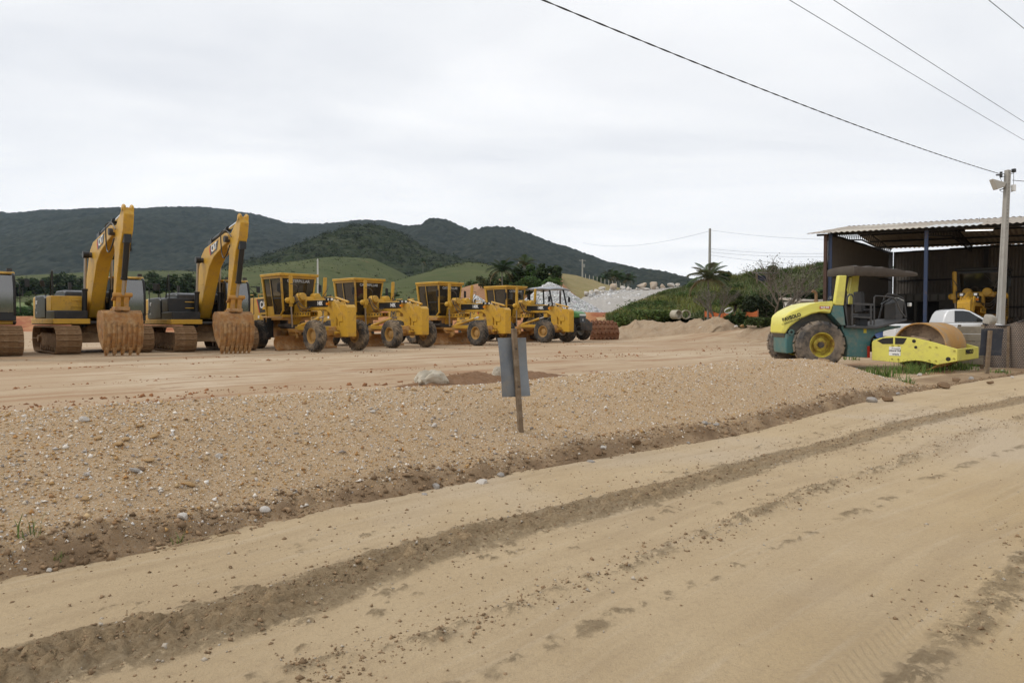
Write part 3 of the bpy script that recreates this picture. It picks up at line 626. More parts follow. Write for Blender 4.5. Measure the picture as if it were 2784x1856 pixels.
# ================================================================== hills, forest, pasture
def hill(name, sky, D, front, back, base, dx, dy, m, crown=None, crown_h=0, gully=0.12, seed=1, shape=1.0, px0=None, px1=None, kind='structure'):
    sx = [p[0] for p in sky]; sy = [p[1] for p in sky]; px0 = sx[0] if px0 is None else px0; px1 = sx[-1] if px1 is None else px1
    x0 = (px0 - 1392) / FPX * D; x1 = (px1 - 1392) / FPX * D
    xs = np.arange(x0, x1 + dx, dx); ys = np.concatenate([np.arange(-front, 0, dy), np.arange(0, back + dy, dy * 1.6)])
    Y, X = np.meshgrid(ys, xs, indexing='ij')
    pxs = 1392 + FPX * X / D; H = CAMZ + (872 - np.interp(pxs, sx, sy)) * D / FPX - crown_h * 0.55
    v = np.clip(1 + Y / front, 0, 1); s = np.where(Y < 0, np.sin(v * math.pi / 2) ** 1.0 * (1 - shape) + v ** 1.15 * shape, 1 - sst(0, back, Y) * 0.55)
    g = fbm(X / 260.0 * (200 / max(60, front / 4)), Y / 900.0, 1.0, 4, seed) * gully
    z = base + (H - base) * s + (H - base) * g * np.sin(np.clip(v, 0, 1) * math.pi) * np.where(Y < 0, 1, 0)
    who = np.zeros_like(X)
    if crown: dm, who = domes(X, Y, crown, seed + 3, ids=True); z = z + dm * crown_h + domes(X + 31, Y - 17, crown * 2.1, seed + 8) * crown_h * 0.7
    tone = fbm(X, Y, 1 / 55.0, 4, seed + 20)
    V = np.stack([X, Y + D, z], -1).reshape(-1, 3)
    me = np_mesh(name, V, grid_faces(*X.shape), attrs={'tone': (who ** 2.2).ravel()}, smoothang=180)
    return tag(link(name, me, m), kind=kind)
FOREST = mat('forest_canopy', (0.015, 0.021, 0.017), 1.0, var=[(0.006, 0.8, (0.026, 0.033, 0.023)), (0.03, 0.8, (0.012, 0.018, 0.013)), (0.10, 0.8, (0.010, 0.016, 0.011)), (0.05, 0.4, (0.050, 0.052, 0.030))], spec=0.1, attr=('tone', (0.042, 0.047, 0.034)))
FOREST2 = mat('forest_near', (0.026, 0.035, 0.018), 1.0, var=[(0.05, 0.7, (0.045, 0.060, 0.022)), (0.35, 0.8, (0.014, 0.022, 0.010))], spec=0.1, attr=('tone', (0.05, 0.057, 0.032)))
PAST = mat('pasture', (0.080, 0.083, 0.038), 1.0, var=[(0.02, 0.7, (0.12, 0.12, 0.05)), (0.11, 0.75, (0.056, 0.072, 0.026)), (0.6, 0.6, (0.07, 0.095, 0.03))], dirt=((0.23, 0.14, 0.07), 0.012, 0.66, 0.72, 0.7), spec=0.1, bump=(0.4, 0.5, 0.6))
SKY_A = [(-700, 640), (-300, 600), (0, 580), (34, 584), (77, 581), (153, 574), (230, 575), (275, 577), (337, 569), (383, 571), (429, 574), (459, 569), (536, 567), (574, 568), (631, 575), (708, 588), (784, 611), (842, 613), (915, 610), (991, 603), (1049, 604), (1098, 617), (1160, 650), (1300, 760), (1420, 840)]
SKY_B = [(700, 850), (900, 720), (1000, 665), (1098, 619), (1144, 613), (1167, 600), (1183, 597), (1213, 601), (1240, 613), (1274, 629), (1305, 623), (1351, 617), (1393, 623), (1451, 642), (1508, 665), (1565, 684), (1611, 701), (1642, 715), (1692, 724), (1780, 760), (1900, 800), (2000, 840)]
SKY_C = [(1560, 850), (1640, 740), (1692, 721), (1731, 735), (1747, 731), (1790, 740), (1831, 754), (1872, 769), (1950, 800), (2050, 825), (2200, 850)]
SKY_D = [(560, 800), (640, 752), (689, 722), (784, 704), (842, 677), (900, 655), (930, 640), (972, 619), (1010, 617), (1049, 623), (1106, 646), (1144, 675), (1190, 693), (1259, 709), (1330, 728), (1420, 750), (1560, 800)]
hill('mountain', SKY_A, 3000, 1750, 500, 25, 5.8, 10.5, FOREST, 14, 10, 0.22, 31, 0.75)
hill('mountain', SKY_B, 2250, 1100, 400, 20, 4.2, 7.5, FOREST, 13, 9, 0.18, 57, 0.7)
hill('mountain', SKY_C, 1650, 700, 300, 12, 3.2, 6.0, FOREST, 11, 6.5, 0.10, 77, 0.6)
hill('forested_hill', SKY_D, 950, 420, 200, 14, 1.7, 2.4, FOREST2, 8.5, 5.0, 0.10, 91, 0.6)
SKY_G1 = [(540, 800), (600, 757), (689, 729), (760, 716), (842, 706), (900, 699), (930, 698), (1014, 704), (1080, 735), (1180, 790), (1300, 820)]
SKY_G2 = [(960, 850), (1068, 792), (1120, 766), (1175, 743), (1240, 721), (1278, 714), (1310, 717), (1355, 727), (1393, 736), (1470, 752), (1560, 768), (1700, 800), (1800, 830)]
SKY_G0 = [(-500, 800), (200, 790), (300, 763), (349, 746), (410, 737), (490, 736), (575, 742), (640, 760), (720, 800)]
hill('pasture_hill', SKY_G1, 560, 260, 120, 10, 2.4, 2.4, PAST, None, 0, 0.10, 101, 0.5)
hill('pasture_hill', SKY_G2, 330, 150, 90, 7, 1.6, 1.6, PAST, None, 0, 0.08, 111, 0.45)
hill('pasture_hill', SKY_G0, 700, 330, 150, 20, 3.0, 3.0, PAST, None, 0, 0.06, 121, 0.6)
# ------------------------------------------------------------------ leaves
LEAF = colmat('leaf_green', 0.7, 0.25, 0.22)
def leaf_quads(C, size, rgb, jit=0.35, up=0.35, aspect=0.6):
    "C (n,3) leaf centres -> V,F,cols with random orientation"
    n = len(C); a = rng.normal(0, 1, (n, 3)); a[:, 2] *= up; a /= np.linalg.norm(a, axis=1)[:, None] + 1e-9
    b = rng.normal(0, 1, (n, 3)); b -= a * (a * b).sum(1)[:, None]; b /= np.linalg.norm(b, axis=1)[:, None] + 1e-9
    s = (size * rng.uniform(0.6, 1.4, n))[:, None]; a = a * s; b = b * s * aspect
    V = np.stack([C - a, C + b * 0.9, C + a, C - b], 1).reshape(-1, 3); F = np.arange(4 * n).reshape(-1, 4)
    c = np.asarray(rgb)[None] * (1 + rng.uniform(-jit, jit, (n, 1))) * (1 + rng.uniform(-0.12, 0.12, (n, 3)))
    return V, F, np.repeat(np.clip(c, 0, 1), 4, 0)
def merge(parts):
    Vs, Fs, Cs, b = [], [], [], 0
    for V, F, C in parts: Vs.append(V); Fs.append(F + b); Cs.append(C); b += len(V)
    return np.concatenate(Vs), np.concatenate(Fs), np.concatenate(Cs)
def crown_points(n, lobes):
    w = np.array([l[3] * l[4] * l[5] for l in lobes]); w = w ** 0.8; w /= w.sum(); k = rng.choice(len(lobes), n, p=w); L = np.array(lobes)[k]
    d = rng.normal(0, 1, (n, 3)); d /= np.linalg.norm(d, axis=1)[:, None]; r = rng.random(n) ** 0.22
    return L[:, :3] + d * r[:, None] * L[:, 3:6]
BARK = mat('tree_bark', (0.10, 0.082, 0.062), 0.95, var=(4, 0.6), bump=(12, 0.4))
BARKG = mat('grey_bark', (0.20, 0.185, 0.16), 0.95, var=(4, 0.6), bump=(12, 0.4))
def tree(name, loc, h, w, n, rgb, label, cat='tree', group=None, leaf=0.35, trunk=0.16, nl=13, seed=0, barkm=None):
    r = random.Random(seed); t = empty(name, loc, 0, label, cat, group); n = int(n * 1.5); leaf *= .85
    mb = MB(); lobes = []
    top = h * 0.62; mb.tube([(0, 0, -0.8), (r.uniform(-.1, .1) * w, r.uniform(-.1, .1) * w, h * 0.3), (r.uniform(-.1, .1) * w, 0, top)], [0.035 * h, 0.025 * h, 0.010 * h], 7)
    for i in range(nl):
        a = r.uniform(0, 6.28); rr = w * 0.5 * r.uniform(0.1, 0.68); z = h * (trunk + (0.93 - trunk) * r.random())
        rad = w * 0.5 * r.uniform(0.28, 0.5) * (1.15 - 0.4 * z / h); p = (math.cos(a) * rr, math.sin(a) * rr, min(z, h - rad * 0.7))
        lobes.append((*p, rad, rad, rad * 0.72)); mb.tube([(0, 0, h * 0.28), (p[0] * 0.5, p[1] * 0.5, h * 0.3 + (p[2] - h * 0.3) * 0.6), p], [0.016 * h, 0.010 * h, 0.004 * h], 5)
    mb.build('trunk', barkm or BARK, t)
    C = crown_points(n, lobes); V, F, cc = leaf_quads(C, np.full(n, leaf), rgb)
    link('crown', np_mesh('crown', V, F, cols=cc), LEAF, t); return t
def px_tree(px, d, h, w, n, rgb, label, zoff=0.0, base=None, **k):
    p = atd(px, 872, d); z = gz(p.x, p.y) if base is None else base
    return tree('tree', (p.x, p.y, z + zoff), h, w, n, rgb, label, seed=int(px * 7 + d), **k)
def surf(px, d, zb): return atd(px, zb, d)
DG = (0.050, 0.072, 0.030); MG = (0.065, 0.098, 0.034); LG = (0.12, 0.155, 0.055); OL = (0.085, 0.10, 0.042)
# tree line at the foot of the mountain and between the pastures
def tr_at(px, ybase, ytop, d, wpx, n, rgb, label, leaf=0.5, **k):
    p = atd(px, ybase, d); h = (ybase - ytop) * d / FPX; w = wpx * d / FPX * 1.25
    return tree('tree', (p.x, p.y, p.z), h, w, n, rgb, label, leaf=leaf, seed=int(px * 13 + ybase), **k)
for (px, yb, yt, wp) in [(62, 800, 756, 40), (98, 802, 748, 44), (128, 803, 752, 40), (160, 802, 738, 52), (196, 803, 744, 44), (226, 802, 750, 42), (262, 803, 746, 46), (300, 804, 755, 40), (345, 806, 760, 40)]:
    tr_at(px, yb, yt, 330, wp, 520, DG if px % 3 else MG, 'dark tree in the line of trees at the foot of the mountain', 0.8, group='tree line below the mountain')
for (px, yb, yt, wp) in [(405, 795, 742, 50), (432, 806, 738, 58), (466, 800, 734, 60), (498, 808, 745, 50), (528, 804, 738, 56), (560, 810, 742, 60), (592, 806, 748, 50)]:
    tr_at(px, yb, yt, 260, wp, 620, DG, 'dark broad tree in the grove on the pasture behind the excavators', 0.62, group='grove behind the excavators')
tr_at(78, 806, 792, 200, 15, 160, MG, 'small lone round tree on the pasture', 0.35)
tr_at(82, 842, 815, 130, 20, 260, (0.085, 0.10, 0.03), 'sparse yellowish shrub tree in front of the pasture hedge', 0.22, nl=6)
tr_at(640, 850, 782, 115, 70, 1500, LG, 'pale green loose tree behind the motor grader next to the excavators', 0.26)
tr_at(690, 846, 795, 120, 54, 900, (0.075, 0.105, 0.035), 'bushy tree behind the cab of the first motor grader', 0.28)
tr_at(1012, 842, 790, 135, 62, 900, OL, 'olive tree behind the second motor grader', 0.32)
tr_at(1065, 838, 792, 140, 46, 600, MG, 'rounded tree on the slope behind the motor graders', 0.32)
tr_at(1140, 822, 778, 210, 52, 700, OL, 'grey green tree on the round pasture hill', 0.45)
tr_at(1178, 826, 782, 200, 50, 700, DG, 'dark tree low on the round pasture hill', 0.45)
tr_at(1240, 795, 750, 240, 44, 500, (0.10, 0.11, 0.035), 'yellow green tree with a flat crown on the pasture hill', 0.5)
tr_at(1290, 815, 762, 150, 60, 900, MG, 'green bushy tree behind the third motor grader', 0.34)
# bush cluster on the brown cut slope
for i, (px, yb, yt, wp, cc) in enumerate([(1330, 800, 742, 62, OL), (1385, 796, 738, 70, MG), (1420, 790, 722, 62, DG), (1450, 786, 716, 60, (0.05, 0.09, 0.022)), (1478, 778, 716, 52, DG), (1508, 776, 722, 46, DG), (1435, 800, 752, 90, (0.06, 0.10, 0.028)), (1490, 790, 754, 80, (0.07, 0.115, 0.03))]):
    tr_at(px, yb, yt, 104 - i, wp, 1100, cc, 'green bush in the thicket on top of the brown cut slope', 0.24, group='thicket on the cut slope', trunk=0.12)
# forest crowns on the near forested hill, one far-off wood
def far_wood():
    n = 2600; px = rng.uniform(640, 1400, n); dd = rng.uniform(600, 1000, n); parts = []
    o = bpy.data.objects['forested_hill']; me = o.data; co = np.empty(len(me.vertices) * 3, np.float32); me.vertices.foreach_get('co', co); co = co.reshape(-1, 3)
    idx = rng.integers(0, len(co), n); P = co[idx]; ok = (P[:, 2] > 16); P = P[ok]
    k = 26; C = np.repeat(P, k, 0) + rng.normal(0, 1, (len(P) * k, 3)) * np.array([2.3, 2.3, 1.5]) + np.array([0, 0, 0.5])
    tone = np.repeat(rng.uniform(0.6, 1.5, (len(P), 1)), k, 0)
    V, F, cc = leaf_quads(C, np.full(len(C), 1.0), (0.030, 0.039, 0.020)); cc = cc * np.repeat(tone, 4, 0)
    tag(link('wood', np_mesh('wood', V, F, cols=cc), LEAF), 'dark forest of mixed trees on the hill', 'forest', kind='stuff')
far_wood()
def pasture_scrub():
    parts = []
    for o in [q for q in bpy.data.objects if q.name.startswith('pasture_hill')]:
        me = o.data; co = np.empty(len(me.vertices) * 3, np.float32); me.vertices.foreach_get('co', co); co = co.reshape(-1, 3); dd = co[:, 1].mean()
        idx = rng.integers(0, len(co), 2600); P = co[idx]; tn = fbm(P[:, 0], P[:, 1], 6.0 / dd, 3, 7); P = P[tn > -.05]
        k = 7; s = dd / 330 * .55; C = np.repeat(P, k, 0) + rng.normal(0, 1, (len(P) * k, 3)) * np.array([1.0, 1.0, .3]) * s * 1.3; big = np.repeat(rng.random((len(P), 1)) ** 3, k, 0)
        tone = np.repeat(rng.uniform(.5, 1.15, (len(P), 1)), k, 0); V, F, cc = leaf_quads(C, (.5 + 1.1 * big[:, 0]) * s * .7, (0.080, 0.095, 0.034)); parts.append((V, F, cc * np.repeat(tone, 4, 0)))
    V, F, cc = merge(parts); tag(link('pasture_scrub', np_mesh('pasture_scrub', V, F, cols=cc), LEAF), kind='stuff')
pasture_scrub()
def hedge():
    n = 9000; px = rng.uniform(-250, 760, n); d = rng.uniform(112, 122, n); P = np.array([atd(a, 872, b)[:2] for a, b in zip(px, d)])
    z = ground_z(P[:, 0], P[:, 1]); zt = 2.1 * (0.7 + 0.5 * fbm(P[:, 0], P[:, 1], 0.15, 3, 5)); C = np.column_stack([P, z + zt * rng.random(n) ** 0.7])
    V, F, cc = leaf_quads(C, np.full(n, 0.34), (0.045, 0.08, 0.022))
    tag(link('reed_hedge', np_mesh('reed_hedge', V, F, cols=cc), LEAF), 'green belt of reeds and shrubs along the pasture', 'hedge', kind='stuff')
hedge()
# ------------------------------------------------------------------ palms
PALM = colmat('palm_leaf', 0.6, 0.3, 0.2)
def frond(L, droop, n=15, w=0.28, rgb=(0.07, 0.10, 0.035)):
    "one feather leaf along +x, arching down"
    V, F = [], []; prev = None
    for i in range(n + 1):
        t = i / n; x = L * (t - 0.18 * droop * t * t); z = L * (0.55 * t - (0.45 + 0.6 * droop) * t * t); ww = w * L * math.sin(math.pi * (0.08 + 0.9 * t)) ** 0.7
        b = len(V); V += [(x, -0.012 * L, z), (x, 0.012 * L, z)]
        if prev is not None: F.append((prev, prev + 1, b + 1, b))
        prev = b
        for s in (-1, 1):
            q = len(V); V += [(x, 0, z), (x + 0.05 * L, 0, z), (x + ww * 0.55, s * ww, z - ww * 0.55), (x + ww * 0.5, s * ww * 0.98, z - ww * 0.57)]; F.append((q, q + 1, q + 2, q + 3))
    return np.array(V), np.array(F), np.tile(np.array(rgb), (len(V), 1))
def palm(loc, h, L, label, nf=16, group=None, rgb=(0.07, 0.10, 0.035), seed=1, lean=0.03, dry=2):
    r = random.Random(seed); t = empty('palm_tree', loc, 0, label, 'palm', group); lx, ly = r.uniform(-lean, lean) * h, r.uniform(-lean, lean) * h
    MB().tube([(0, 0, -0.3), (lx * 0.3, ly * 0.3, h * 0.5), (lx, ly, h)], [0.028 * h ** 0.6 + 0.05, 0.02 * h ** 0.6 + 0.04, 0.018 * h ** 0.6 + 0.03], 8).build('trunk', BARKG, t)
    parts = []
    for i in range(nf):
        dr = r.uniform(0.35, 0.6) + 0.7 * (i / nf); f = frond(L * r.uniform(0.8, 1.1), dr, rgb=(0.16, 0.12, 0.06) if i >= nf - dry else tuple(c * r.uniform(0.75, 1.3) for c in rgb))
        a = i * 2.399 + r.uniform(-.2, .2); tl = 1.15 - 1.45 * (i / nf); M = np.array(Matrix.Rotation(a, 3, 'Z') @ Matrix.Rotation(-tl, 3, 'Y'))
        parts.append((f[0] @ M.T + np.array([lx, ly, h]), f[1], f[2]))
    V, F, cc = merge(parts); link('crown', np_mesh('crown', V, F, cols=cc), PALM, t); return t
p = atd(1366, 800, 100); palm((p.x, p.y, p.z - 1), 4.4, 2.7, 'dark feathery palm beside the thicket on the cut slope', 18, rgb=(0.03, 0.05, 0.02), seed=3)
p = atd(1428, 790, 106); palm((p.x, p.y, p.z), 3.9, 2.2, 'green palm rising out of the thicket', 16, rgb=(0.06, 0.085, 0.03), seed=4)
for i, (px, yt) in enumerate([(1628, 758), (1650, 748), (1662, 738), (1672, 742), (1686, 744), (1696, 748), (1706, 752), (1716, 750)]):
    p = atd(px, 800, 190); palm((p.x, p.y + (i % 3) * 3, p.z - 1), (800 - yt) * 190 / FPX, 2.9, 'tall slender palm in the grove behind the boulders', 13, 'palm grove behind the boulders', (0.04, 0.06, 0.022), seed=20 + i)
for i, (px, yb, yt) in enumerate([(1178, 760, 742), (1192, 750, 728), (1150, 738, 712)]):
    p = atd(px, yb, 330); palm((p.x, p.y, p.z - 2), (yb - yt) * 330 / FPX + 2, 3.0, 'small distant palm on the slope of the pasture hill', 12, 'palms on the pasture hill', (0.05, 0.07, 0.03), seed=40 + i)
# ================================================================== wheels
_wm = {}
def tyre_mesh(r, w, rr, nl, style='chev'):
    k = (r, w, rr, nl, style)
    if k in _wm: return _wm[k]
    h = w / 2; lug = 0.045 * r / 0.68
    mb = MB(); b = r - lug
    prof = [(rr, -h * .80), (rr + .03, -h * .93), (rr + (b - rr) * .45, -h * 1.0), (b - .07, -h * .96), (b - .02, -h * .80), (b, -h * .4), (b, h * .4), (b - .02, h * .80), (b - .07, h * .96), (rr + (b - rr) * .45, h * 1.0), (rr + .03, h * .93), (rr, h * .80), (rr - .03, h * .4), (rr - .03, -h * .4)]
    mb.lathe(prof, n=40, closed=True)
    for i in range(nl):
        for s in (-1, 1):
            t0 = 2 * math.pi * (i + (0.5 if s > 0 else 0)) / nl; sk = 0.9 * 2 * math.pi / nl if style == 'chev' else 0.12 * 2 * math.pi / nl
            dth = (0.30 if style == 'chev' else 0.40) * 2 * math.pi / nl; v = []
            for (y, ts, rad) in ((0.03 * s, 0, r), (h * .72 * s, sk, r - .012), (h * .99 * s, sk * 1.25, r - .085 * r / .68)):
                for dt in (-dth, dth):
                    for rd in (rad, rad - lug * 1.5):
                        a = t0 + ts + dt; v.append((rd * math.cos(a), y, rd * math.sin(a)))
            f = []
            for q in (0, 4): f += [(q, q + 2, q + 6, q + 4), (q, q + 4, q + 5, q + 1), (q + 2, q + 3, q + 7, q + 6)]
            f += [(0, 1, 3, 2), (8, 10, 11, 9)]; mb.add(v, f)
    _wm[k] = mb.mesh('tyre', 30); return _wm[k]
def rim_mesh(rr, w, depth=0.3, hub=0.16):
    k = ('rim', rr, w, depth, hub)
    if k in _wm: return _wm[k]
    h = w / 2; mb = MB()
    for s in (-1, 1):
        mb.lathe([(rr + .025, h * .86 * s), (rr - .02, h * .86 * s), (rr - .045, h * .6 * s), (rr * .86, h * (1 - depth * 2) * s * .4), (rr * .55, h * .10 * s), (hub * 1.1, h * .10 * s), (hub * 1.1, h * .35 * s), (hub * .8, h * .45 * s), (0.001, h * .45 * s)], n=28)
        for i in range(8):
            a = i * math.pi / 4; c = Vector((math.cos(a) * rr * .42, 0, math.sin(a) * rr * .42)); mb.cyl(c + Vector((0, h * .08 * s, 0)), c + Vector((0, h * .24 * s, 0)), .02, n=6)
    _wm[k] = mb.mesh('rim', 40); return _wm[k]
def wheel(parent, loc, r, w, rr, nl=20, tm=None, rm=None, rot=(0, 0, 0), style='chev', spin=0.0, depth=0.3, hub=.16):
    me = tyre_mesh(r, w, rr, nl, style)
    tm = tm or RUB
    if me.materials and me.materials[0] != tm:
        k = ('c', r, w, rr, nl, style, tm.name)
        if k not in _wm: c = me.copy(); c.materials.clear(); _wm[k] = c
        me = _wm[k]
    o = link('wheel', me, tm, parent); o.location = loc; o.rotation_euler = (rot[0], spin, rot[2])
    rme = rim_mesh(rr, w, depth, hub); rm = rm or RIMY
    if rme.materials and rme.materials[0] != rm:
        k = ('rc', rr, w, depth, hub, rm.name)
        if k not in _wm: c = rme.copy(); c.materials.clear(); _wm[k] = c
        rme = _wm[k]
    link('rim', rme, rm, o); return o
def hose(mb, a, b, sag, r=0.018, n=9, side=(0, 0, 0)):
    a = Vector(a); b = Vector(b); s = Vector(side)
    mb.tube([a.lerp(b, i / n) + Vector((0, 0, sag)) * (4 * i / n * (1 - i / n)) + s * (4 * i / n * (1 - i / n)) for i in range(n + 1)], r, 6)
def pane(name, pts, m, parent, th=0.012, frame=None):
    "flat glass pane through 3D points, given a real thickness"
    p = [Vector(q) for q in pts]; nn = (p[1] - p[0]).cross(p[2] - p[0]).normalized() * (th / 2); k = len(p)
    mb = MB(); mb.add([q - nn for q in p] + [q + nn for q in p], [tuple(range(k))[::-1], tuple(range(k, 2 * k))] + [(i, (i + 1) % k, k + (i + 1) % k, k + i) for i in range(k)])
    o = mb.build(name, m, parent, sm=None)
    if frame:
        c = sum(p, Vector()) / k; fb = MB()
        for i in range(k): fb.bar(p[i], p[(i + 1) % k], frame[1], frame[1], nn)
        fb.build('pane_seal', frame[0], o, sm=None)
    return o
# ================================================================== excavator
_shoe = None
def shoe_mesh(w):
    global _shoe
    if _shoe is None:
        mb = MB(); mb.box((0, 0, 0), (.208, w, .035))
        for x in (-.09, 0, .09): mb.box((x, 0, .03), (.022, w * .985, .03))
        _shoe = mb.mesh('track_shoe', None); _shoe.materials.append(TRACKM)
    return _shoe
def excavator(loc, rz, label, yellow_box=False, teeth=5, turn=0.0, pose=0.0):
    t = empty('excavator', loc, rz, label, 'excavator', 'excavators parked in a row')
    TW, TY = .84, 1.28; rd = .50; cx = 1.95; zc = .55
    for s in (-1, 1):
        mb = MB()
        mb.prism([(-2.0, .30), (2.0, .30), (2.15, .55), (2.0, .80), (-2.0, .80), (-2.15, .55)], TY * s - .20, TY * s + .20)
        for x in np.linspace(-1.6, 1.6, 8): mb.cyl((x, TY * s - .26, .20), (x, TY * s + .26, .20), .12, n=10)
        for x in (-cx, cx): mb.lathe([(.43, -.18), (.46, -.1), (.46, .1), (.43, .18), (.16, .2), (.15, .3), (.001, .3)], (x, TY * s, zc), 20); mb.lathe([(.43, .18), (.16, -.2), (.15, -.3), (.001, -.3)], (x, TY * s, zc), 20)
        mb.prism([(-1.9, .36), (1.9, .36), (1.9, .72), (-1.9, .72)], (TY - .30 if s > 0 else -TY + .30 - .04), (TY - .26 if s > 0 else -TY + .30))
        trk = mb.build('track', TRACKM, t)
        per = 4 * cx + 2 * math.pi * rd; n = 50; st = per / n
        for i in range(n):
            q = i * st
            if q < 2 * cx: x, z, a = -cx + q, zc + rd, 0.0
            elif q < 2 * cx + math.pi * rd: th = (q - 2 * cx) / rd; x, z, a = cx + rd * math.sin(th), zc + rd * math.cos(th), th
            elif q < 4 * cx + math.pi * rd: x, z, a = cx - (q - 2 * cx - math.pi * rd), zc - rd, math.pi
            else: th = (q - 4 * cx - math.pi * rd) / rd; x, z, a = -cx - rd * math.sin(th), zc - rd * math.cos(th), math.pi + th
            o = link('track_shoe', shoe_mesh(TW), None, trk); o.location = (x, TY * s, z); o.rotation_euler = (0, a, 0)
    mb = MB(); mb.box((0, 0, .62), (2.6, 2.0, .42), top=(.6, .6)); mb.cyl((0, 0, .8), (0, 0, 1.12), .72, n=28)
    for x in (-1.1, 1.1):
        for s in (-1, 1): mb.bar((x * .5, .3 * s, .68), (x, 1.1 * s, .6), .45, .32)
    mb.build('carbody', TRACKM, t, 0.01)
    # upper structure
    mb = MB(); mb.prism([(-3.1, 1.13), (1.35, 1.13), (1.6, 1.2), (1.6, 1.28), (-3.2, 1.28)], -1.6, 1.6); mb.build('deck', DARK, t, .01)
    mb = MB(); mb.box((-.6, -1.605, 1.27), (4.5, .10, .20)); mb.box((-.9, 1.605, 1.27), (3.6, .10, .20)); mb.box((1.62, -1.02, 1.27), (.10, 1.22, .20)); mb.box((1.62, .98, 1.24), (.10, 1.0, .16)); mb.build('side_skirt', YEL, t, .012)
    pr = [(-3.42, 1.25), (-2.45, 1.15), (-2.40, 2.28), (-2.9, 2.36), (-3.3, 2.25), (-3.46, 1.8)]
    mb = MB(); mb.prism([(-2.35, -1.58), (-2.9, -1.58), (-3.35, -1.1), (-3.5, 0), (-3.35, 1.1), (-2.9, 1.58), (-2.35, 1.58)], 1.22, 2.32, 'z'); mb.build('counterweight', YEL, t, .07)
    mb = MB(); mb.prism([(-2.34, 1.38), (-.15, 1.38), (-.15, 2.22), (-.5, 2.34), (-2.34, 2.34)], -1.60, -.40); body = mb.build('side_cover', BLK, t, .05)
    MB().box((-1.2, -1.608, 1.62), (2.2, .012, .36)).build('side_stripe', BLK, body)
    mb = MB(); mb.prism([(-2.34, 1.36), (.0, 1.36), (.0, 2.3), (-2.34, 2.34)], .45, 1.60); mb.build('side_cover', YEL, t, .04)
    mb = MB(); mb.prism([(-2.6, 2.20), (-.4, 2.20), (-.5, 2.50), (-.9, 2.58), (-2.2, 2.58), (-2.55, 2.46)], -.85, .42); hd = mb.build('engine_hood', BLK, t, .06)
    mb = MB(); mb.box((.45, -1.0, 1.98), (.95, 1.16, .60)); mb.build('tool_box', YEL if yellow_box else BLK, t, .03)
    mb = MB(); mb.box((.75, -1.03, 1.52), (1.72, 1.12, .34)); fb = mb.build('front_step', BLK, t, .03)
    mb = MB()
    for z in (1.86, 2.12): mb.tube([(.98, -.55, z), (1.02, -.55, z), (1.02, -.9, z), (.98, -.9, z)], .018, 6)
    tag(mb.build('grab_handle', YEL, t), kind='stuff')
    MB().cyl((-1.9, -.4, 2.5), (-1.9, -.4, 2.95), .06, n=10).build('exhaust_pipe', DARK, t)
    mb = MB(); mb.tube([(.85, -1.5, 2.28), (.85, -1.5, 3.25), (.78, -1.5, 3.3), (.65, -1.5, 3.2), (.30, -1.5, 2.28)], .022, 7); mb.bar((.2, -1.45, 2.3), (.2, -1.45, 2.5), .03, .03); mb.build('handrail', BLK, t)
    mb = MB(); mb.tube([(-.3, -1.55, 2.3), (-.3, -1.62, 2.72)], .015, 6); mb.box((-.28, -1.66, 2.80), (.05, .15, .26), (0.25, 0, 0.3)); mb.build('mirror', BLK, t, .01)
    # cab on the machine's left
    cb = MB(); x0, x1, y0, y1, z0, z1 = -.02, 1.86, .50, 1.56, 1.3, 3.06
    cb.box(((x0 + x1) / 2, (y0 + y1) / 2, 1.44), (x1 - x0, y1 - y0, .30))
    for (x, y) in ((x0 + .05, y0 + .05), (x0 + .05, y1 - .05), (.82, y0 + .04), (.82, y1 - .04)): cb.bar((x, y, 1.5), (x, y, z1), .09, .09)
    for y in (y0 + .04, y1 - .04): cb.tube([(x1, y, 1.5), (x1 + .03, y, 2.3), (x1 - .12, y, 2.95), (x1 - .32, y, 3.05)], .05, 6)
    cb.box((x0 + .04, (y0 + y1) / 2, 2.2), (.06, y1 - y0, 1.4)); cab = cb.build('cab', BLK, t, .02)
    MB().prism([(x0 - .03, 3.02), (x1 - .22, 3.02), (x1 - .3, 3.11), (x0 + .1, 3.14)], y0 - .02, y1 + .02).build('cab_roof', YEL, cab, .03)
    pane('windscreen', [(x1 + .01, y0 + .08, 1.6), (x1 + .01, y1 - .08, 1.6), (x1 + .02, y1 - .08, 2.35), (x1 - .13, y1 - .08, 2.96), (x1 - .13, y0 + .08, 2.96), (x1 + .02, y0 + .08, 2.35)][:4] + [(x1 - .13, y0 + .08, 2.96), (x1 + .02, y0 + .08, 2.35)], GLASS, cab)
    for y in (y0 + .03, y1 - .03):
        pane('side_window', [(.88, y, 1.62), (x1 - .05, y, 1.62), (x1 - .15, y, 2.95), (.88, y, 2.98)], GLASS, cab); pane('side_window', [(x0 + .1, y, 2.05), (.76, y, 2.05), (.76, y, 2.98), (x0 + .1, y, 2.98)], GLASS, cab)
    mb = MB(); mb.box((.55, 1.03, 1.95), (.5, .5, .14)); mb.box((.32, 1.03, 2.3), (.14, .5, .7), (0, -.12, 0)); mb.build('seat', SEAT, cab, .04)
    mb = MB(); mb.tube([(x1 + .02, y1 - .02, 1.55), (x1 + .16, y1 + .10, 1.6), (x1 + .16, y1 + .10, 2.6), (x1 - .02, y1, 2.75)], .016, 6); mb.build('grab_rail', BLK, cab)
    mb = MB(); mb.tube([(x1 - .1, y1, 2.8), (x1 + .08, y1 + .28, 2.82)], .016, 6); mb.box((x1 + .08, y1 + .34, 2.70), (.06, .15, .28)); mb.build('mirror', BLK, cab, .02)
    for y in (y0 + .16, y1 - .16): MB().box((x1 - .2, y, 3.17), (.10, .16, .11)).build('work_lamp', DARK, cab)
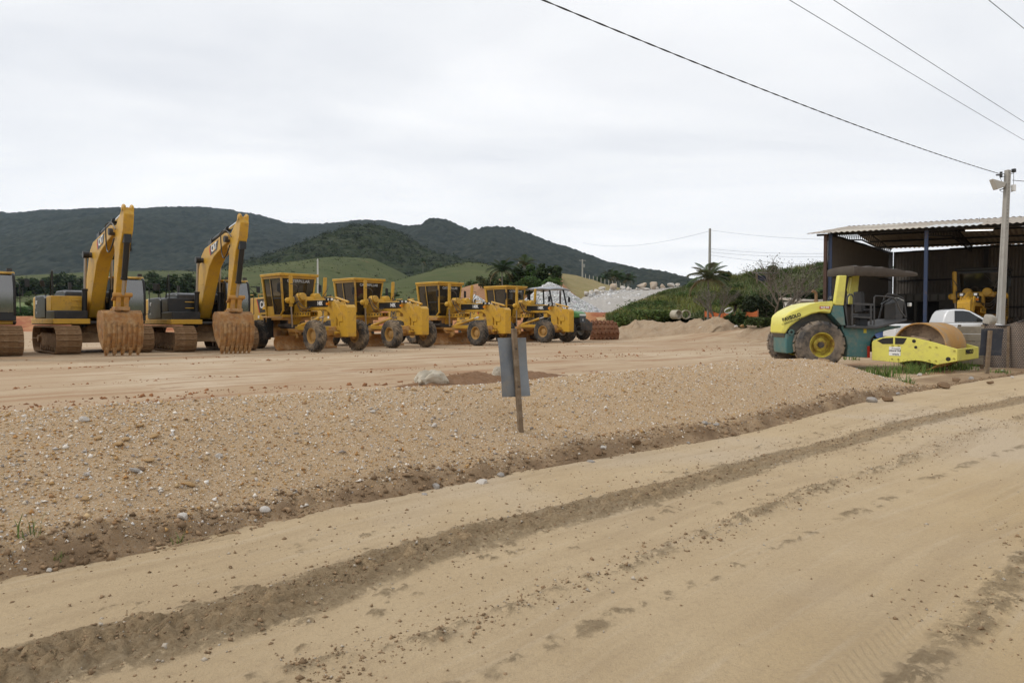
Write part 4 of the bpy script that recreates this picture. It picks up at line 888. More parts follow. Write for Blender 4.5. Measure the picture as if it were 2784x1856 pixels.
    # boom
    bo = [(-.18, 1.72), (.20, 2.7), (.80, 3.75), (1.10, 4.15), (1.55, 4.42), (2.1, 4.50), (4.10, 4.84), (4.45, 4.78), (4.55, 4.55), (4.35, 4.40), (3.9, 4.30), (2.75, 3.96), (2.1, 3.55), (1.52, 2.72), (1.05, 1.95), (.55, 1.42), (.1, 1.42)]
    boom = MB().prism(bo, -.25, .25).build('boom', YEL, t, .035)
    MB().cyl((1.32, -.50, 3.92), (1.32, .50, 3.92), .11, n=14).build('boom_pin', DARK, boom); MB().cyl((4.40, -.36, 4.56), (4.40, .36, 4.56), .13, n=14).build('boom_pin', DARK, boom)
    for s in (-1, 1):
        a = Vector((1.05, .50 * s, 1.05)); b = Vector((1.32, .46 * s, 3.92)); m_ = a.lerp(b, .53)
        mb = MB(); mb.cyl(a, m_, .095, n=14); mb.cyl(m_ - (b - a).normalized() * .08, m_, .115, n=14); cy = mb.build('lift_cylinder', BLK, t)
        MB().cyl(m_, b, .05, n=12).build('piston_rod', mat('dull_rod', (.42, .38, .33), .35, .8), cy); MB().tube([b - Vector((0, .1, 0)), b + Vector((0, .1, 0))], .14, 12).build('rod_eye', BLK, cy)
    a = Vector((1.85, 0, 4.72)); b = Vector((5.46, 0, 5.28)); m_ = a.lerp(b, .56)
    mb = MB(); mb.cyl(a, m_, .10, n=14); mb.cyl(a.lerp(b, .02), a.lerp(b, .05), .13, n=14); mb.cyl(a.lerp(b, .53), m_, .125, n=14); mb.box((1.95, 0, 4.58), (.4, .3, .3)); cy = mb.build('stick_cylinder', BLK, t)
    MB().cyl(m_, b, .055, n=12).build('piston_rod', CHROME, cy)
    ar = [(5.28, 5.22), (5.60, 5.28), (5.72, 5.10), (5.72, 4.55), (5.46, 4.05), (5.14, 1.72), (4.98, 1.62), (4.92, 1.75), (4.74, 3.9), (4.30, 4.42), (4.36, 4.66), (4.75, 4.80)]
    SH = .95; shx = lambda x, z: x - SH * min(1.0, max(0.0, (5.25 - z) / 3.6)); ar = [(shx(x, z), z) for x, z in ar]
    mb = MB(); mb.prism(ar, -.17, .17); arm = mb.build('arm', YEL, t, .03)
    mb = MB()
    for s in (-1, 1): mb.prism([(5.30, 5.10), (5.62, 5.10), (5.66, 5.38), (5.52, 5.46), (5.36, 5.40)], .13 * s - .04, .13 * s + .04)
    mb.cyl((5.5, -.2, 5.28), (5.5, .2, 5.28), .07); mb.build('arm_lug', YEL, arm, .01)
    a = Vector((shx(5.66, 4.2), 0, 4.2)); b = Vector((shx(5.52, 2.25), 0, 2.25)); m_ = a.lerp(b, .72)
    mb = MB(); mb.cyl(a, m_, .10, n=14); mb.cyl(a.lerp(b, .68), m_, .12, n=14); mb.box((shx(5.62, 4.25), 0, 4.25), (.25, .24, .3)); cy = mb.build('bucket_cylinder', BLK, t); MB().cyl(m_, b, .055, n=10).build('piston_rod', mat('dull_rod', (.42, .38, .33), .35, .8), cy)
    mb = MB()
    for s in (-1, 1): mb.bar((5.52, .22 * s, 2.25), (5.18, .22 * s, 2.05), .06, .16, (0, 1, 0)); mb.bar((5.52, .13 * s, 2.27), (5.42, .13 * s, 1.65), .06, .16, (0, 1, 0))
    mb.cyl((5.52, -.32, 2.25), (5.52, .32, 2.25), .08); mb.cyl((5.04, -.3, 1.66), (5.04, .3, 1.66), .08); bl_ = mb.build('bucket_link', YELD, t, .01); bl_.location = (-.84, 0, 0)
    mb = MB(); hose(mb, (3.9, -.33, 4.75), (4.75, -.26, 4.3), -.7, .025, 10, (0, -.08, 0)); hose(mb, (3.7, -.31, 4.8), (4.9, -.25, 4.6), .22, .02); hose(mb, (3.9, .33, 4.75), (4.75, .26, 4.3), -.6, .025, 10, (0, .08, 0)); mb.build('hydraulic_hose', BLK, t)
    # bucket hangs with its back to the front, teeth on the ground
    S = [(4.78, 1.52), (4.95, 1.66), (5.42, 1.68), (5.62, 1.56), (5.74, 1.22), (5.75, .85), (5.66, .50), (5.50, .22)]
    hw = .61; mb = MB(); n = len(S); o2 = [(x - .05 * (1 if i > 2 else 0), z - .05) for i, (x, z) in enumerate(S)]
    mb.prism(S + o2[::-1], -hw, hw)
    bk = mb.build('bucket', BUCK, t, .012); bk.location = (-SH, 0, 0)
    for s in (-1, 1): MB().prism(S + [(5.00, .60), (4.74, 1.1)], hw * s + .003 * s, (hw + .05) * s).build('side_plate', BUCK, bk, .01)
    for i in range(7):
        y = -hw + .10 + i * (2 * hw - .2) / 6; mb = MB()
        for (a, b) in zip(S[4:-1], S[5:]): mb.bar((a[0] + .02, y, a[1]), (b[0] + .02, y, b[1]), .09, .035, (1, 0, 1))
        mb.build('wear_strip', BUCK, bk)
    for i in range(teeth):
        y = -hw + .08 + i * (2 * hw - .16) / (teeth - 1); mb = MB(); mb.box((5.50, y, .20), (.12, .13, .24), (0, .45, 0)); mb.box((5.44, y, .06), (.08, .085, .26), (0, .35, 0)); mb.build('tooth', BUCK, bk, .01)
    MB().box((5.36, 0, 1.74), (.5, .5, .14)).build('bucket_ear', BUCK, bk, .02)
    # plates and lettering
    dk = MB().prism([(2.35, 4.05), (3.18, 4.24), (3.38, 4.62), (2.28, 4.45), (2.22, 4.25)], -.256, -.253).build('logo_plate', BLK, boom)
    for s in (-1, 1):
        pass
    xd = (1, 0, .19); lettering('CAT', .38, WHITE, boom, (2.80, -.258, 4.36), xd, bold=.012, xscale=.95); MB().prism([(2.74, 4.20), (2.98, 4.25), (2.85, 4.38)], -.262, -.259).build('logo_triangle', mat('logo_yellow', (.75, .42, .03), .5), boom)
    MB().prism([(2.20, 4.25), (2.26, 4.45), (2.30, 4.45), (2.36, 4.05), (2.32, 4.05)], -.257, -.2535).build('logo_edge', RED, boom)
    lettering('CAT', .20, WHITE, t, (-1.85, -1.618, 2.05), (1, 0, 0), bold=.006); lettering('336D', .11, GREYP, t, (-1.85, -1.622, 1.62), (1, 0, 0), bold=.003); MB().box((-2.1, -1.607, 1.98), (.06, .012, .70)).build('cover_edge', GREYP, t)
    return t
EXH = math.atan2(-.72, .69)
def put(fn, X, Y, *a, **k): return fn((X, Y, gz(X, Y)), *a, **k)
E2 = put(excavator, -17.6, 28.6, EXH, 'yellow crawler excavator with a yellow tool box beside its boom, between two other excavators', True, 5)
E3 = put(excavator, -14.05, 30.8, EXH - 0.05, 'yellow crawler excavator with a black tool box, next to the motor graders', False, 7)
E1 = put(excavator, -20.8, 25.6, EXH - 0.0, 'crawler excavator at the end of the row farthest from the motor graders', True, 5)
# ================================================================== motor grader
def grader(loc, rz, label, art=0.0, steer=0.0, blade_yaw=0.25, lean=0.0, muddy=True, code='140K', dark_cab=False):
    t = empty('motor_grader', loc, rz, label, 'motor grader', 'motor graders')
    TM = RUBM if muddy else RUB
    for s in (-1, 1):
        wheel(t, (0, 1.04 * s, .675), .685, .40, .32, 22, TM, RIMY, (lean, 0, steer), spin=.3 + s)
        for x in (-5.15, -6.70): wheel(t, (x, 1.04 * s, .675), .685, .40, .32, 22, RUB, RIMY, spin=x)
    # front axle
    mb = MB(); mb.box((0, 0, .80), (.22, 1.72, .22)); mb.prism([(-.35, .65), (.35, .65), (.25, 1.05), (-.25, 1.05)], -.25, .25); mb.cyl((-.22, -.95, .62), (-.22, .95, .62), .04); 
    for s in (-1, 1): mb.cyl((0, .70 * s, .675), (0, .95 * s, .675), .13); mb.box((0, .82 * s, .72), (.2, .16, .44))
    mb.build('front_axle', YELD, t, .015)
    # gooseneck main frame
    fr = [(-4.1, 1.05), (-4.2, 1.70), (-3.45, 2.02), (-2.9, 2.22), (-.75, 2.26), (-.05, 2.20), (.22, 2.00), (.26, 1.05), (-.20, 1.05), (-.28, 1.62), (-.6, 1.78), (-2.7, 1.78), (-3.2, 1.60), (-3.6, 1.05)]
    frame = MB().prism(fr, -.16, .16).build('main_frame', YEL, t, .025)
    for s in (-1, 1): MB().prism([(-3.35, 1.46), (-1.9, 1.52), (-1.9, 1.72), (-3.35, 1.72)], .17 * s, .22 * s).build('side_rail', YEL, frame, .01)
    mb = MB()
    for i in range(6):
        for s in (-1, 1): mb.cyl((-3.2 + i * .24, .15 * s, 1.62), (-3.2 + i * .24, .226 * s, 1.62), .045, n=10)
    tag(mb.build('bolt_hole', BLK, frame), kind='stuff')
    for s in (-1, 1):
        pl = MB().box((-1.30, .172 * s, 2.07), (1.75, .02, .29)).build('name_plate', BLK, frame)
        lettering(code, .25, WHITE, frame, (-1.05, .187 * s, 2.07), (-s, 0, 0), bold=.006, xscale=.85)
        for x in (-.30, -.02): MB().box((x, .24 * s, 2.24 if x < -.1 else 2.22), (.13, .15, .13)).build('head_lamp_box', BLK, frame, .01); MB().box((x + .068, .24 * s, 2.23), (.006, .11, .09)).build('head_lamp', LAMP, frame)
        MB().box((-.28, .26 * s, 2.04), (.12, .10, .10)).build('turn_signal', AMBER, frame)
    # bolster, drawbar, circle
    mb = MB()
    for s in (-1, 1): mb.bar((.0, .12 * s, .98), (-2.2, .58 * s, .98), .16, .18)
    mb.box((-2.3, 0, .98), (.30, 1.3, .16)); mb.build('drawbar', YEL, t, .01)
    mb = MB(); mb.lathe([(.62, -.07), (.78, -.07), (.78, .07), (.62, .07)], (-2.65, 0, .86), 28, 'z', True)
    for s in (-1, 1): mb.prism([(-3.05, .80), (-2.3, .80), (-2.25, .55), (-2.45, .40), (-2.75, .40), (-2.85, .60)], .62 * s - .05, .62 * s + .05)
    mb.build('blade_circle', YELD, t, .01)
    mb = MB(); arc = [(.30 - .42 * math.sin(a), .34 - .36 * math.cos(a)) for a in np.linspace(.35, 2.5, 9)]
    arc2 = [(x - .035, z) for x, z in arc]; mb.prism([(x, z) for x, z in arc] + arc2[::-1], -1.85, 1.85); mb.box((.12, 0, .035), (.03, 3.7, .09))
    bl = mb.build('blade', BUCK, t, sm=50); bl.location = (-2.55, 0, .02); bl.rotation_euler = (0, 0, blade_yaw)
    # lift yoke and cylinders
    mb = MB(); mb.box((-2.45, 0, 2.30), (.34, 1.25, .20)); mb.box((-2.45, 0, 2.1), (.5, .5, .5))
    for s in (-1, 1): mb.cyl((-2.62, .36 * s, 2.40), (-2.18, .36 * s, 2.40), .17, n=16); mb.tube([(-2.45, .55 * s, 2.30), (-2.45, .86 * s, 2.24)], .12, 12); mb.lathe([(.001, -.12), (.11, -.08), (.13, 0), (.11, .08), (.001, .12)], (-2.45, .98 * s, 2.22), 12, 'y')
    mb.build('lift_yoke', YEL, t, .02)
    for s in (-1, 1):
        tp = Vector((-2.38, .86 * s, 3.28)); bt = Vector((-2.44, .82 * s, 1.95)); mb = MB(); mb.cyl(bt, tp, .085, n=14); mb.cyl(tp - Vector((0, 0, .02)), tp + Vector((0, 0, .03)), .075, n=12); mb.box((-2.42, .86 * s, 2.22), (.30, .20, .26)); cy = mb.build('lift_cylinder', YEL, t, .008)
        MB().cyl(bt, (-2.5, .74 * s, 1.02), .04, n=10).build('piston_rod', mat('dull_rod', (.42, .38, .33), .35, .8), cy)
    mb = MB(); mb.cyl((-2.3, -.55, 1.05), (-1.2, -.12, 1.42), .075, n=12); cs = mb.build('side_shift_cylinder', YEL, t); MB().cyl((-1.2, -.12, 1.42), (-.75, .03, 1.57), .04, n=10).build('piston_rod', CHROME, cs); MB().box((-.72, .0, 1.66), (.3, .2, .3)).build('cylinder_bracket', YEL, cs)
    mb = MB()
    for s in (-1, 1):
        for k, (dx, sg) in enumerate(((0, -.35), (.08, -.5), (.16, -.25))): hose(mb, (-2.3 + dx, .75 * s, 2.45), (-1.9 + dx, .20 * s, 1.95), sg, .016, 9, (.1, .1 * s, 0))
        hose(mb, (-2.30, .92 * s, 2.95), (-2.15, .6 * s, 2.42), .12, .016, 9, (.25, 0, 0)); hose(mb, (-2.5, .5 * s, .95), (-2.0, .3 * s, 1.0), .28, .016)
    mb.build('hydraulic_hose', DARK, t)
    # counterweight and its lifting arms in front
    mb = MB(); mb.prism([(.62, .64), (1.18, .64), (1.20, .70), (1.20, 1.88), (1.06, 1.99), (.62, 2.0)], -.22, .22); cw = mb.build('front_counterweight', YEL, t, .012)
    mb = MB()
    for s in (-1, 1): mb.prism([(.02, 2.14), (.26, 2.16), (.86, 1.56), (.86, 1.28), (.60, 1.26), (.22, 1.62), (.02, 1.90)], .22 * s - .03, .22 * s + .03)
    mb.prism([(.12, 2.06), (.30, 2.10), (.70, 1.62), (.60, 1.45)], -.18, .18); mb.box((.42, 0, .98), (.5, .34, .2)); mb.box((.40, 0, 1.4), (.16, .3, .8)); mb.build('lift_arm', YEL, cw, .012)
    MB().cyl((.0, 0, 2.30), (.95, 0, 2.10), .05).build('lift_ram', YEL, cw); mb = MB(); mb.cyl((.45, -.36, .80), (.45, .36, .80), .06); mb.box((.62, -.30, .82), (.1, .12, .06)); mb.build('tow_pin', YEL, cw, .01)
    # rear frame and hood
    mb = MB(); mb.prism([(-8.05, .85), (-3.6, .85), (-3.5, 1.5), (-8.05, 1.38)], -.40, .40); mb.box((-4.45, 0, 1.42), (1.9, 1.5, .18)); mb.build('rear_frame', YELD, t, .02)
    for s in (-1, 1): mb = MB(); mb.prism([(-7.2, .42), (-4.7, .42), (-4.55, .68), (-4.75, .92), (-7.1, .92), (-7.3, .68)], .68 * s, .84 * s); mb.cyl((-5.93, .35 * s, .68), (-5.93, .92 * s, .68), .26, n=18); mb.build('tandem_case', YELD, t, .03)
    mb = MB(); mb.prism([(-8.25, 1.05), (-8.25, 2.36), (-7.9, 2.42), (-5.0, 2.46), (-5.0, 1.25), (-7.4, 1.20)], -.56, .56); hood = mb.build('engine_hood', YEL, t, .04)
    for s in (-1, 1): MB().box((-5.25, .60 * s, 1.40), (1.1, .22, .26)).build('battery_box', YEL, t, .02)
    for s in (-1, 1):
        mb = MB()
        for i in range(4):
            for j in range(7): mb.box((-7.85 + i * .14, .562 * s, 1.45 + j * .12), (.10, .01, .085))
        tag(mb.build('vent_slot', BLK, hood, sm=None), kind='stuff')
        MB().prism([(-6.35, 2.36), (-5.05, 2.40), (-5.05, 1.75), (-6.05, 1.70)], .562 * s, .566 * s).build('logo_plate', BLK, hood)
        MB().prism([(-6.43, 2.36), (-6.36, 2.36), (-6.06, 1.70), (-6.13, 1.70)], .562 * s, .566 * s).build('logo_edge', RED, hood)
        lettering('CAT', .46, WHITE, hood, (-5.62, .570 * s, 2.07), (-s, 0, 0), bold=.014, xscale=.92); MB().prism([(-5.78, 1.86), (-5.46, 1.86), (-5.62, 2.05)], .573 * s, .576 * s).build('logo_triangle', mat('logo_yellow', (.75, .42, .03), .5), hood)
        lettering('PAVSOLO', .15, BLK, hood, (-5.55, .566 * s, 1.56), (-s, 0, 0), bold=.004); MB().box((-6.2, .563 * s, 1.50), (.16, .008, .14)).build('notice', WHITE, hood)
    for x in (-7.6, -6.5):
        for s in (-1, 1): MB().tube([(x, .42 * s, 2.42), (x, .42 * s, 2.60), (x + .55, .42 * s, 2.60), (x + .55, .42 * s, 2.42)], .018, 6).build('handrail', YEL, hood)
    MB().cyl((-7.2, .2, 2.4), (-7.2, .2, 2.75), .06).build('exhaust_pipe', DARK, hood)
    # cab
    xb, xf, z0, zt = -5.0, -3.42, 1.55, 3.34; CY = BLK if dark_cab else YEL
    lo, hi = .68, .86
    mb = MB(); mb.box(((xb + xf) / 2, 0, 1.53), (xf - xb, 1.40, .12))
    def cor(x, s, z): k = (z - z0) / (zt - z0); return Vector((x + (.14 * k if x > -4 else -.10 * k), (lo + (hi - lo) * k) * s, z))
    for s in (-1, 1):
        mb.bar(cor(xf, s, 1.75), cor(xf, s, zt), .08, .08); mb.bar(cor(xb, s, z0), cor(xb, s, zt), .13, .13); mb.bar(cor(-4.28, s, z0), cor(-4.28, s, zt), .05, .05)
        mb.bar(cor(xb, s, z0), (xf - .25, lo * s, z0), .06, .09); mb.bar((xf - .28, lo * s, z0), cor(xf, s, 1.80), .07, .07)
        mb.bar(cor(xf, s, zt - .03), cor(xb, s, zt - .03), .08, .1)
    mb.bar(cor(xf, -1, zt - .03), cor(xf, 1, zt - .03), .08, .1); mb.bar(cor(xb, -1, zt - .03), cor(xb, 1, zt - .03), .08, .1); mb.bar(cor(xf, -1, 2.28), cor(xf, 1, 2.28), .05, .05)
    cab = mb.build('cab', CY, t, .012)
    mb = MB(); mb.box((-4.16, 0, 3.42), (2.02, 1.92, .14), top=(1.02, 1.02)); mb.build('cab_roof', CY, cab, .025)
    pane('windscreen', [cor(xf, -1, 2.32), cor(xf, 1, 2.32), cor(xf, 1, zt - .06), cor(xf, -1, zt - .06)], GLASSD, cab, frame=(BLK, .05))
    pane('lower_window', [(xf - .05, -.60, 1.62), (xf - .05, .60, 1.62), cor(xf, 1, 1.85), cor(xf, 1, 2.26), cor(xf, -1, 2.26), cor(xf, -1, 1.85)], GLASSD, cab, frame=(BLK, .045))
    for s in (-1, 1):
        d = pane('door', [cor(-4.22, s, z0 + .08), (xf - .34, lo * s, z0 + .08), cor(xf - .09, s, 1.9), cor(xf - .09, s, zt - .08), cor(-4.22, s, zt - .08)], GLASSD, cab, frame=(BLK, .06))
        mb = MB(); mb.bar(cor(-4.22, s, 2.35), cor(xf - .09, s, 2.35), .04, .05); mb.tube([cor(-4.1, s, 2.1), cor(-4.1, s * 1.06, 2.05), cor(-4.1, s * 1.06, 1.75), cor(-4.1, s, 1.7)], .014, 6); mb.build('door_rail', BLK, d)
        pane('rear_side_window', [cor(xb + .08, s, 2.0), cor(-4.32, s, 2.0), cor(-4.32, s, zt - .08), cor(xb + .08, s, zt - .08)], GLASSD, cab); MB().bar(cor(xb, s, 1.78), cor(-4.28, s, 1.78), .03, .42).build('side_panel', CY, cab)
        mb = MB(); mb.tube([cor(xf + .04, s, 3.05), (xf + .25, 1.02 * s, 3.05), (xf + .25, 1.02 * s, 2.6), cor(xf + .04, s, 2.6)], .014, 6); mb.box((xf + .26, 1.04 * s, 2.82), (.05, .14, .36)); mb.build('mirror', BLK, cab, .015)
    pane('rear_window', [cor(xb, -1, 2.2), cor(xb, 1, 2.2), cor(xb, 1, zt - .08), cor(xb, -1, zt - .08)], GLASSD, cab); MB().box((xb - .02, 0, 1.88), (.05, 1.36, .62)).build('rear_panel', CY, cab)
    mb = MB(); mb.box((-4.45, 0, 2.0), (.5, .5, .14)); mb.box((-4.72, 0, 2.38), (.14, .5, .7), (0, -.12, 0)); mb.box((-4.45, 0, 1.75), (.35, .35, .4)); mb.build('seat', mat('brown_seat', (.13, .07, .045), .8), cab, .04)
    mb = MB(); mb.cyl((-3.65, 0, 1.6), (-3.85, 0, 2.25), .05); mb.box((-3.86, 0, 2.3), (.12, .7, .14)); mb.lathe([(.17, -.012), (.19, 0), (.17, .012)], (-3.95, 0, 2.36), 18, 'z', True)
    for s in (-1, 1):
        for i in range(4): mb.cyl((-3.75 + i * .05, (.16 + .06 * i) * s, 1.9), (-3.80 + i * .05, (.16 + .06 * i) * s, 2.45), .012, n=6)
    mb.build('control_column', DARK, cab)
    if not dark_cab: lettering('CATERPILLAR', .185, GREYP, cab, (xf + .115 + .03, 0, 3.14), (0, 1, 0), (.08, 0, 1), bold=.004, ext=.003)
    MB().tube([(xf + .16, .05, 3.30), (xf + .10, .42, 2.85)], .012, 5).build('wiper', BLK, cab)
    mb = MB()
    for i in range(3): mb.box((-4.75, -.86, .55 + i * .32), (.42, .24, .04))
    mb.bar((-4.95, -.86, .5), (-4.95, -.86, 1.45), .05, .10); mb.bar((-4.55, -.86, .5), (-4.55, -.86, 1.45), .05, .10); mb.box((-4.52, -.80, .98), (.06, .30, .92)); mb.build('step', BLK, t)
    mb = MB(); mb.box((-3.9, 0, 1.2), (.7, .9, .5)); mb.cyl((-4.2, -.5, 1.1), (-3.5, -.5, 1.1), .09); mb.build('pump_housing', DARK, t, .02)
    return t
GH = math.atan2(-.70, .714)
G1 = put(grader, -7.58, 29.5, GH, 'yellow motor grader parked right beside the excavators', steer=.06, blade_yaw=.30)
G2 = put(grader, -4.98, 33.1, GH + .03, 'yellow motor grader, second from the excavators, with pale dusty front tyres', steer=.0, blade_yaw=.18)
G3 = put(grader, -1.08, 36.3, GH + .03, 'yellow motor grader, third from the excavators, with its blade set straight across', steer=-.02, blade_yaw=-.05, muddy=False)
G4 = put(grader, 2.62, 40.9, GH + .02, 'yellow motor grader parked in front of the green tractor', steer=.05, blade_yaw=.1, muddy=False)
G5 = grader((20.9, 31.3, gz(20.9, 31.3)), math.atan2(-.75, -.66), 'motor grader with a dark cab parked inside the open shed', blade_yaw=.0, dark_cab=True); G5.scale = (1.12, 1.12, 1.14)
# ================================================================== roller
RY = mat('roller_yellow', (0.70, 0.65, 0.13), 0.35, var=(1.5, .25, (.62, .56, .11)), dirt=[((.38, .30, .17), 3.2, .50, .80, .65), ((.30, .22, .12), 14, .60, .74, .5)])
RG = mat('roller_green', (0.062, 0.165, 0.165), 0.4, var=(1.5, .3, (.055, .135, .135)), dirt=[((.30, .24, .16), 3, .46, .78, .65), ((.24, .19, .12), 12, .58, .74, .5)])
RUST = mat('drum_steel', (.46, .25, .07), .6, .1, var=(2, .5, (.38, .19, .06)), dirt=[((.36, .29, .21), 2.2, .50, .66, .9)])
DRUMI = mat('drum_inside', (.30, .22, .15), .9, var=(2, .6, (.16, .10, .06)), dirt=((.10, .07, .05), 3, .5, .6, .7))
CANV = mat('canopy_canvas', (.085, .072, .064), .9, var=(2, .5, (.12, .105, .09)), bump=(6, .25, .03))
GREYR = mat('rail_grey', (.055, .056, .058), .5, dirt=((.2, .16, .12), 5, .5, .8, .5))
def roller():
    P0 = (10.2, 22.55); DR = (1.0, 0.0); zg = gz(10.2, 23.4); zg = max(zg, 0.0)
    t = empty('road_roller', (10.2, 23.45, zg), 0, 'yellow and teal soil compaction roller with dark canopy and bare steel drum', 'road roller')
    NY = -.86     # the side towards the road
    def q(px, py, y=NY):
        L_, z = onplane((10.2, 23.45 + y), DR, px, py); return (L_, z - zg)
    def Q(pts, y=NY): return [q(a, b, y) for a, b in pts]
    z6 = lambda x, y: (2060 + x / 4.355, 680 + y / 4.355)
    z7 = lambda x, y: (2380 + x / 4.356, 680 + y / 4.356)
    R6 = lambda pts, y=NY: Q([z6(*p) for p in pts], y)
    cx, cz = q(*z6(735, 1120), y=-.88)
    for s in (-1, 1): wheel(t, (cx - (.25 if s > 0 else 0), (.86 if s > 0 else -.80), .80), .80, .58, .40, 15, mat('roller_tyre', (.045, .043, .042), .8, dirt=[((.30, .235, .17), 1.8, .38, .62, .85)], bump=(14, .4, .03)), mat('roller_rim', (.55, .47, .05), .45, dirt=[((.20, .10, .03), 3, .36, .62, .95)]), spin=.3, style='block', depth=.42, hub=.2)
    mb = MB(); mb.cyl((cx, -.90, .80), (cx, .7, .80), .16, n=18); mb.cyl((cx, -1.0, .80), (cx, -.90, .80), .10, n=14); mb.build('rear_axle', DARK, t)
    # hood with wheel arches
    hood = R6([(335, 985), (337, 920), (350, 800), (368, 768), (430, 722), (535, 672), (640, 634), (760, 612), (895, 600), (895, 655), (860, 752), (800, 738), (740, 735), (650, 755), (560, 800), (490, 848), (430, 900), (398, 945), (375, 990)])
    hb = MB(); hb.prism(hood, -.88, .88); tpr = lambda x: .60 + .40 * float(sst(-1.35, .1, x))
    hb.v = [(x, y * tpr(x), z) for x, y, z in hb.v]; ob = hb.build('hood', RY, t, .05)
    arch = R6([(345, 985), (375, 985), (398, 945), (430, 900), (490, 848), (560, 800), (650, 755), (740, 735), (870, 760), (900, 800), (960, 870), (1010, 1000), (1010, 1150), (440, 1150), (360, 1010)])
    MB().prism(arch, -.50, .50).build('engine_bay', mat('bay_dark', (.07, .075, .07), .8, dirt=((.2, .16, .11), 3, .4, .7, .8)), t, .02)
    tail = R6([(333, 985), (470, 1000), (470, 1180), (400, 1222), (345, 1222), (333, 1180)], -.55)
    tb = MB().prism(tail, -.55, .55).build('rear_bumper', RG, t, .03)
    MB().prism(R6([(345, 905), (375, 905), (375, 990), (345, 990)], -.5), -.50, .50).build('bumper_post', RG, t, .01)
    mb = MB(); c0 = q(*z6(400, 970), y=-.58); mb.lathe([(.05, -.03), (.10, -.03), (.10, .03), (.05, .03)], (c0[0], -.56, c0[1]), 16, 'y', True); mb.build('lifting_eye', RG, t)
    side = R6([(895, 655), (1012, 660), (1040, 890), (985, 890), (870, 760)], NY)
    MB().prism(side, -.87, .87).build('cowl', RG, t, .02)
    # chassis
    ch = R6([(985, 890), (1060, 893), (1400, 905), (1700, 895), (1690, 915), (1540, 945), (1400, 985), (1345, 1050), (1330, 1130), (1320, 1272), (1045, 1262), (1060, 1130), (1040, 1040), (1000, 950)], -.70)
    MB().prism(ch, -.72, .72).build('chassis', RG, t, .025)
    rp = R6([(1300, 1135), (1328, 1135), (1328, 1272), (1300, 1272)], -.75); MB().prism(rp, -.76, -.73).build('reflector', RED, t)
    # platform
    pl = R6([(1020, 620), (1060, 893), (1075, 893), (1050, 620)], -.8); MB().prism(pl, -.80, .80).build('rear_bulkhead', GREYR, t, .01)
    a = q(*z6(1050, 890), y=-.9); b = q(*z6(1400, 905), y=-.9); c = q(*z6(1765, 812), y=-.9)
    mb = MB(); mb.prism([a, b, c, (c[0], c[1] - .06), (b[0], b[1] - .08), (a[0], a[1] - .08)], -.92, .92); mb.build('deck', GREYR, t, .01)
    x_ = lambda u, v, y=-.88: (lambda r: (r[0], y, r[1]))(q(*z6(u, v), y=y))
    mb = MB(); mb.tube([x_(1380, 890), x_(1380, 560), x_(1395, 540), x_(1480, 545), x_(1600, 560), x_(1640, 600), x_(1690, 720), x_(1755, 800)], .026, 7)
    mb.tube([x_(1060, 640), x_(1060, 560), x_(1085, 525), x_(1115, 525), x_(1135, 560), x_(1135, 640)], .03, 7); mb.bar(x_(1130, 632), x_(1375, 645), .05, .07); mb.bar(x_(1130, 785), x_(1340, 800), .05, .06); mb.bar(x_(1118, 640), x_(1118, 880), .04, .05); mb.bar(x_(1340, 640), x_(1340, 880), .04, .05); mb.build('near_handrail', GREYR, t)
    Y2 = .85; mb = MB(); mb.tube([x_(1420, 860, Y2), x_(1500, 560, Y2), x_(1540, 515, Y2), x_(1640, 530, Y2), x_(1720, 570, Y2), x_(1740, 640, Y2), x_(1760, 790, Y2)], .026, 7); mb.build('far_handrail', GREYR, t)
    sx, sz = q(*z6(1230, 780), y=0); mb = MB(); mb.box((sx, 0, sz), (.52, .52, .16)); mb.box((sx - .08, 0, sz + .48), (.14, .50, .72), (0, -.1, 0)); mb.box((sx, 0, sz - .26), (.3, .3, .4)); mb.box((sx + .1, -.32, sz + .2), (.4, .08, .07)); mb.build('seat', SEAT, t, .05)
    kx, kz = q(*z6(1610, 690), y=0); mb = MB(); mb.prism([(kx - .14, kz - .45), (kx + .12, kz - .45), (kx + .16, kz + .22), (kx + .02, kz + .34), (kx - .14, kz + .18)], -.34, .34); con = mb.build('dashboard', GREYR, t, .03)
    MB().box((kx + .10, 0, kz + .31), (.22, .5, .015), (0, .45, 0)).build('instrument_panel', LAMP, con); mb = MB(); mb.lathe([(.18, -.014), (.205, 0), (.18, .014)], (0, 0, 0), 20, 'z', True); mb.box((0, 0, 0), (.36, .05, .02)); w_ = mb.build('steering_wheel', BLK, t); w_.location = (kx - .25, 0, kz + .26); w_.rotation_euler = (0, -.6, 0)
    for y in (-.55, .55): MB().box((kx + .22, y, kz + .12), (.08, .14, .12)).build('head_lamp', LAMP, t, .015)
    # roll-over frame and canopy
    MB().prism(R6([(905, 650), (1010, 655), (1045, 300), (955, 300)], -.8), -.86, -.66).build('roll_post', RY, t, .02)
    MB().prism(R6([(1070, 640), (1168, 640), (1200, 300), (1115, 300)], .7), .66, .86).build('roll_post', RY, t, .02)
    mb = MB(); mb.tube([x_(1095, 320, .7), x_(1065, 470, .7), x_(1075, 508, .7), x_(1092, 505, .7)], .03, 7); mb.build('post_handle', RY, t)
    top = R6([(925, 302), (930, 205), (945, 187), (1120, 186), (1400, 196), (1560, 214), (1700, 238), (1866, 265), (1862, 310), (1700, 318), (1640, 308), (1300, 306)], -.85)
    mb = MB(); xs = np.linspace(top[0][0] + .55, top[7][0], 18); prof = [(-.98, -.16), (-.97, -.02), (-.80, .01), (-.3, .03), (.3, .03), (.80, .01), (.97, -.02), (.98, -.16)]; v = []; f = []
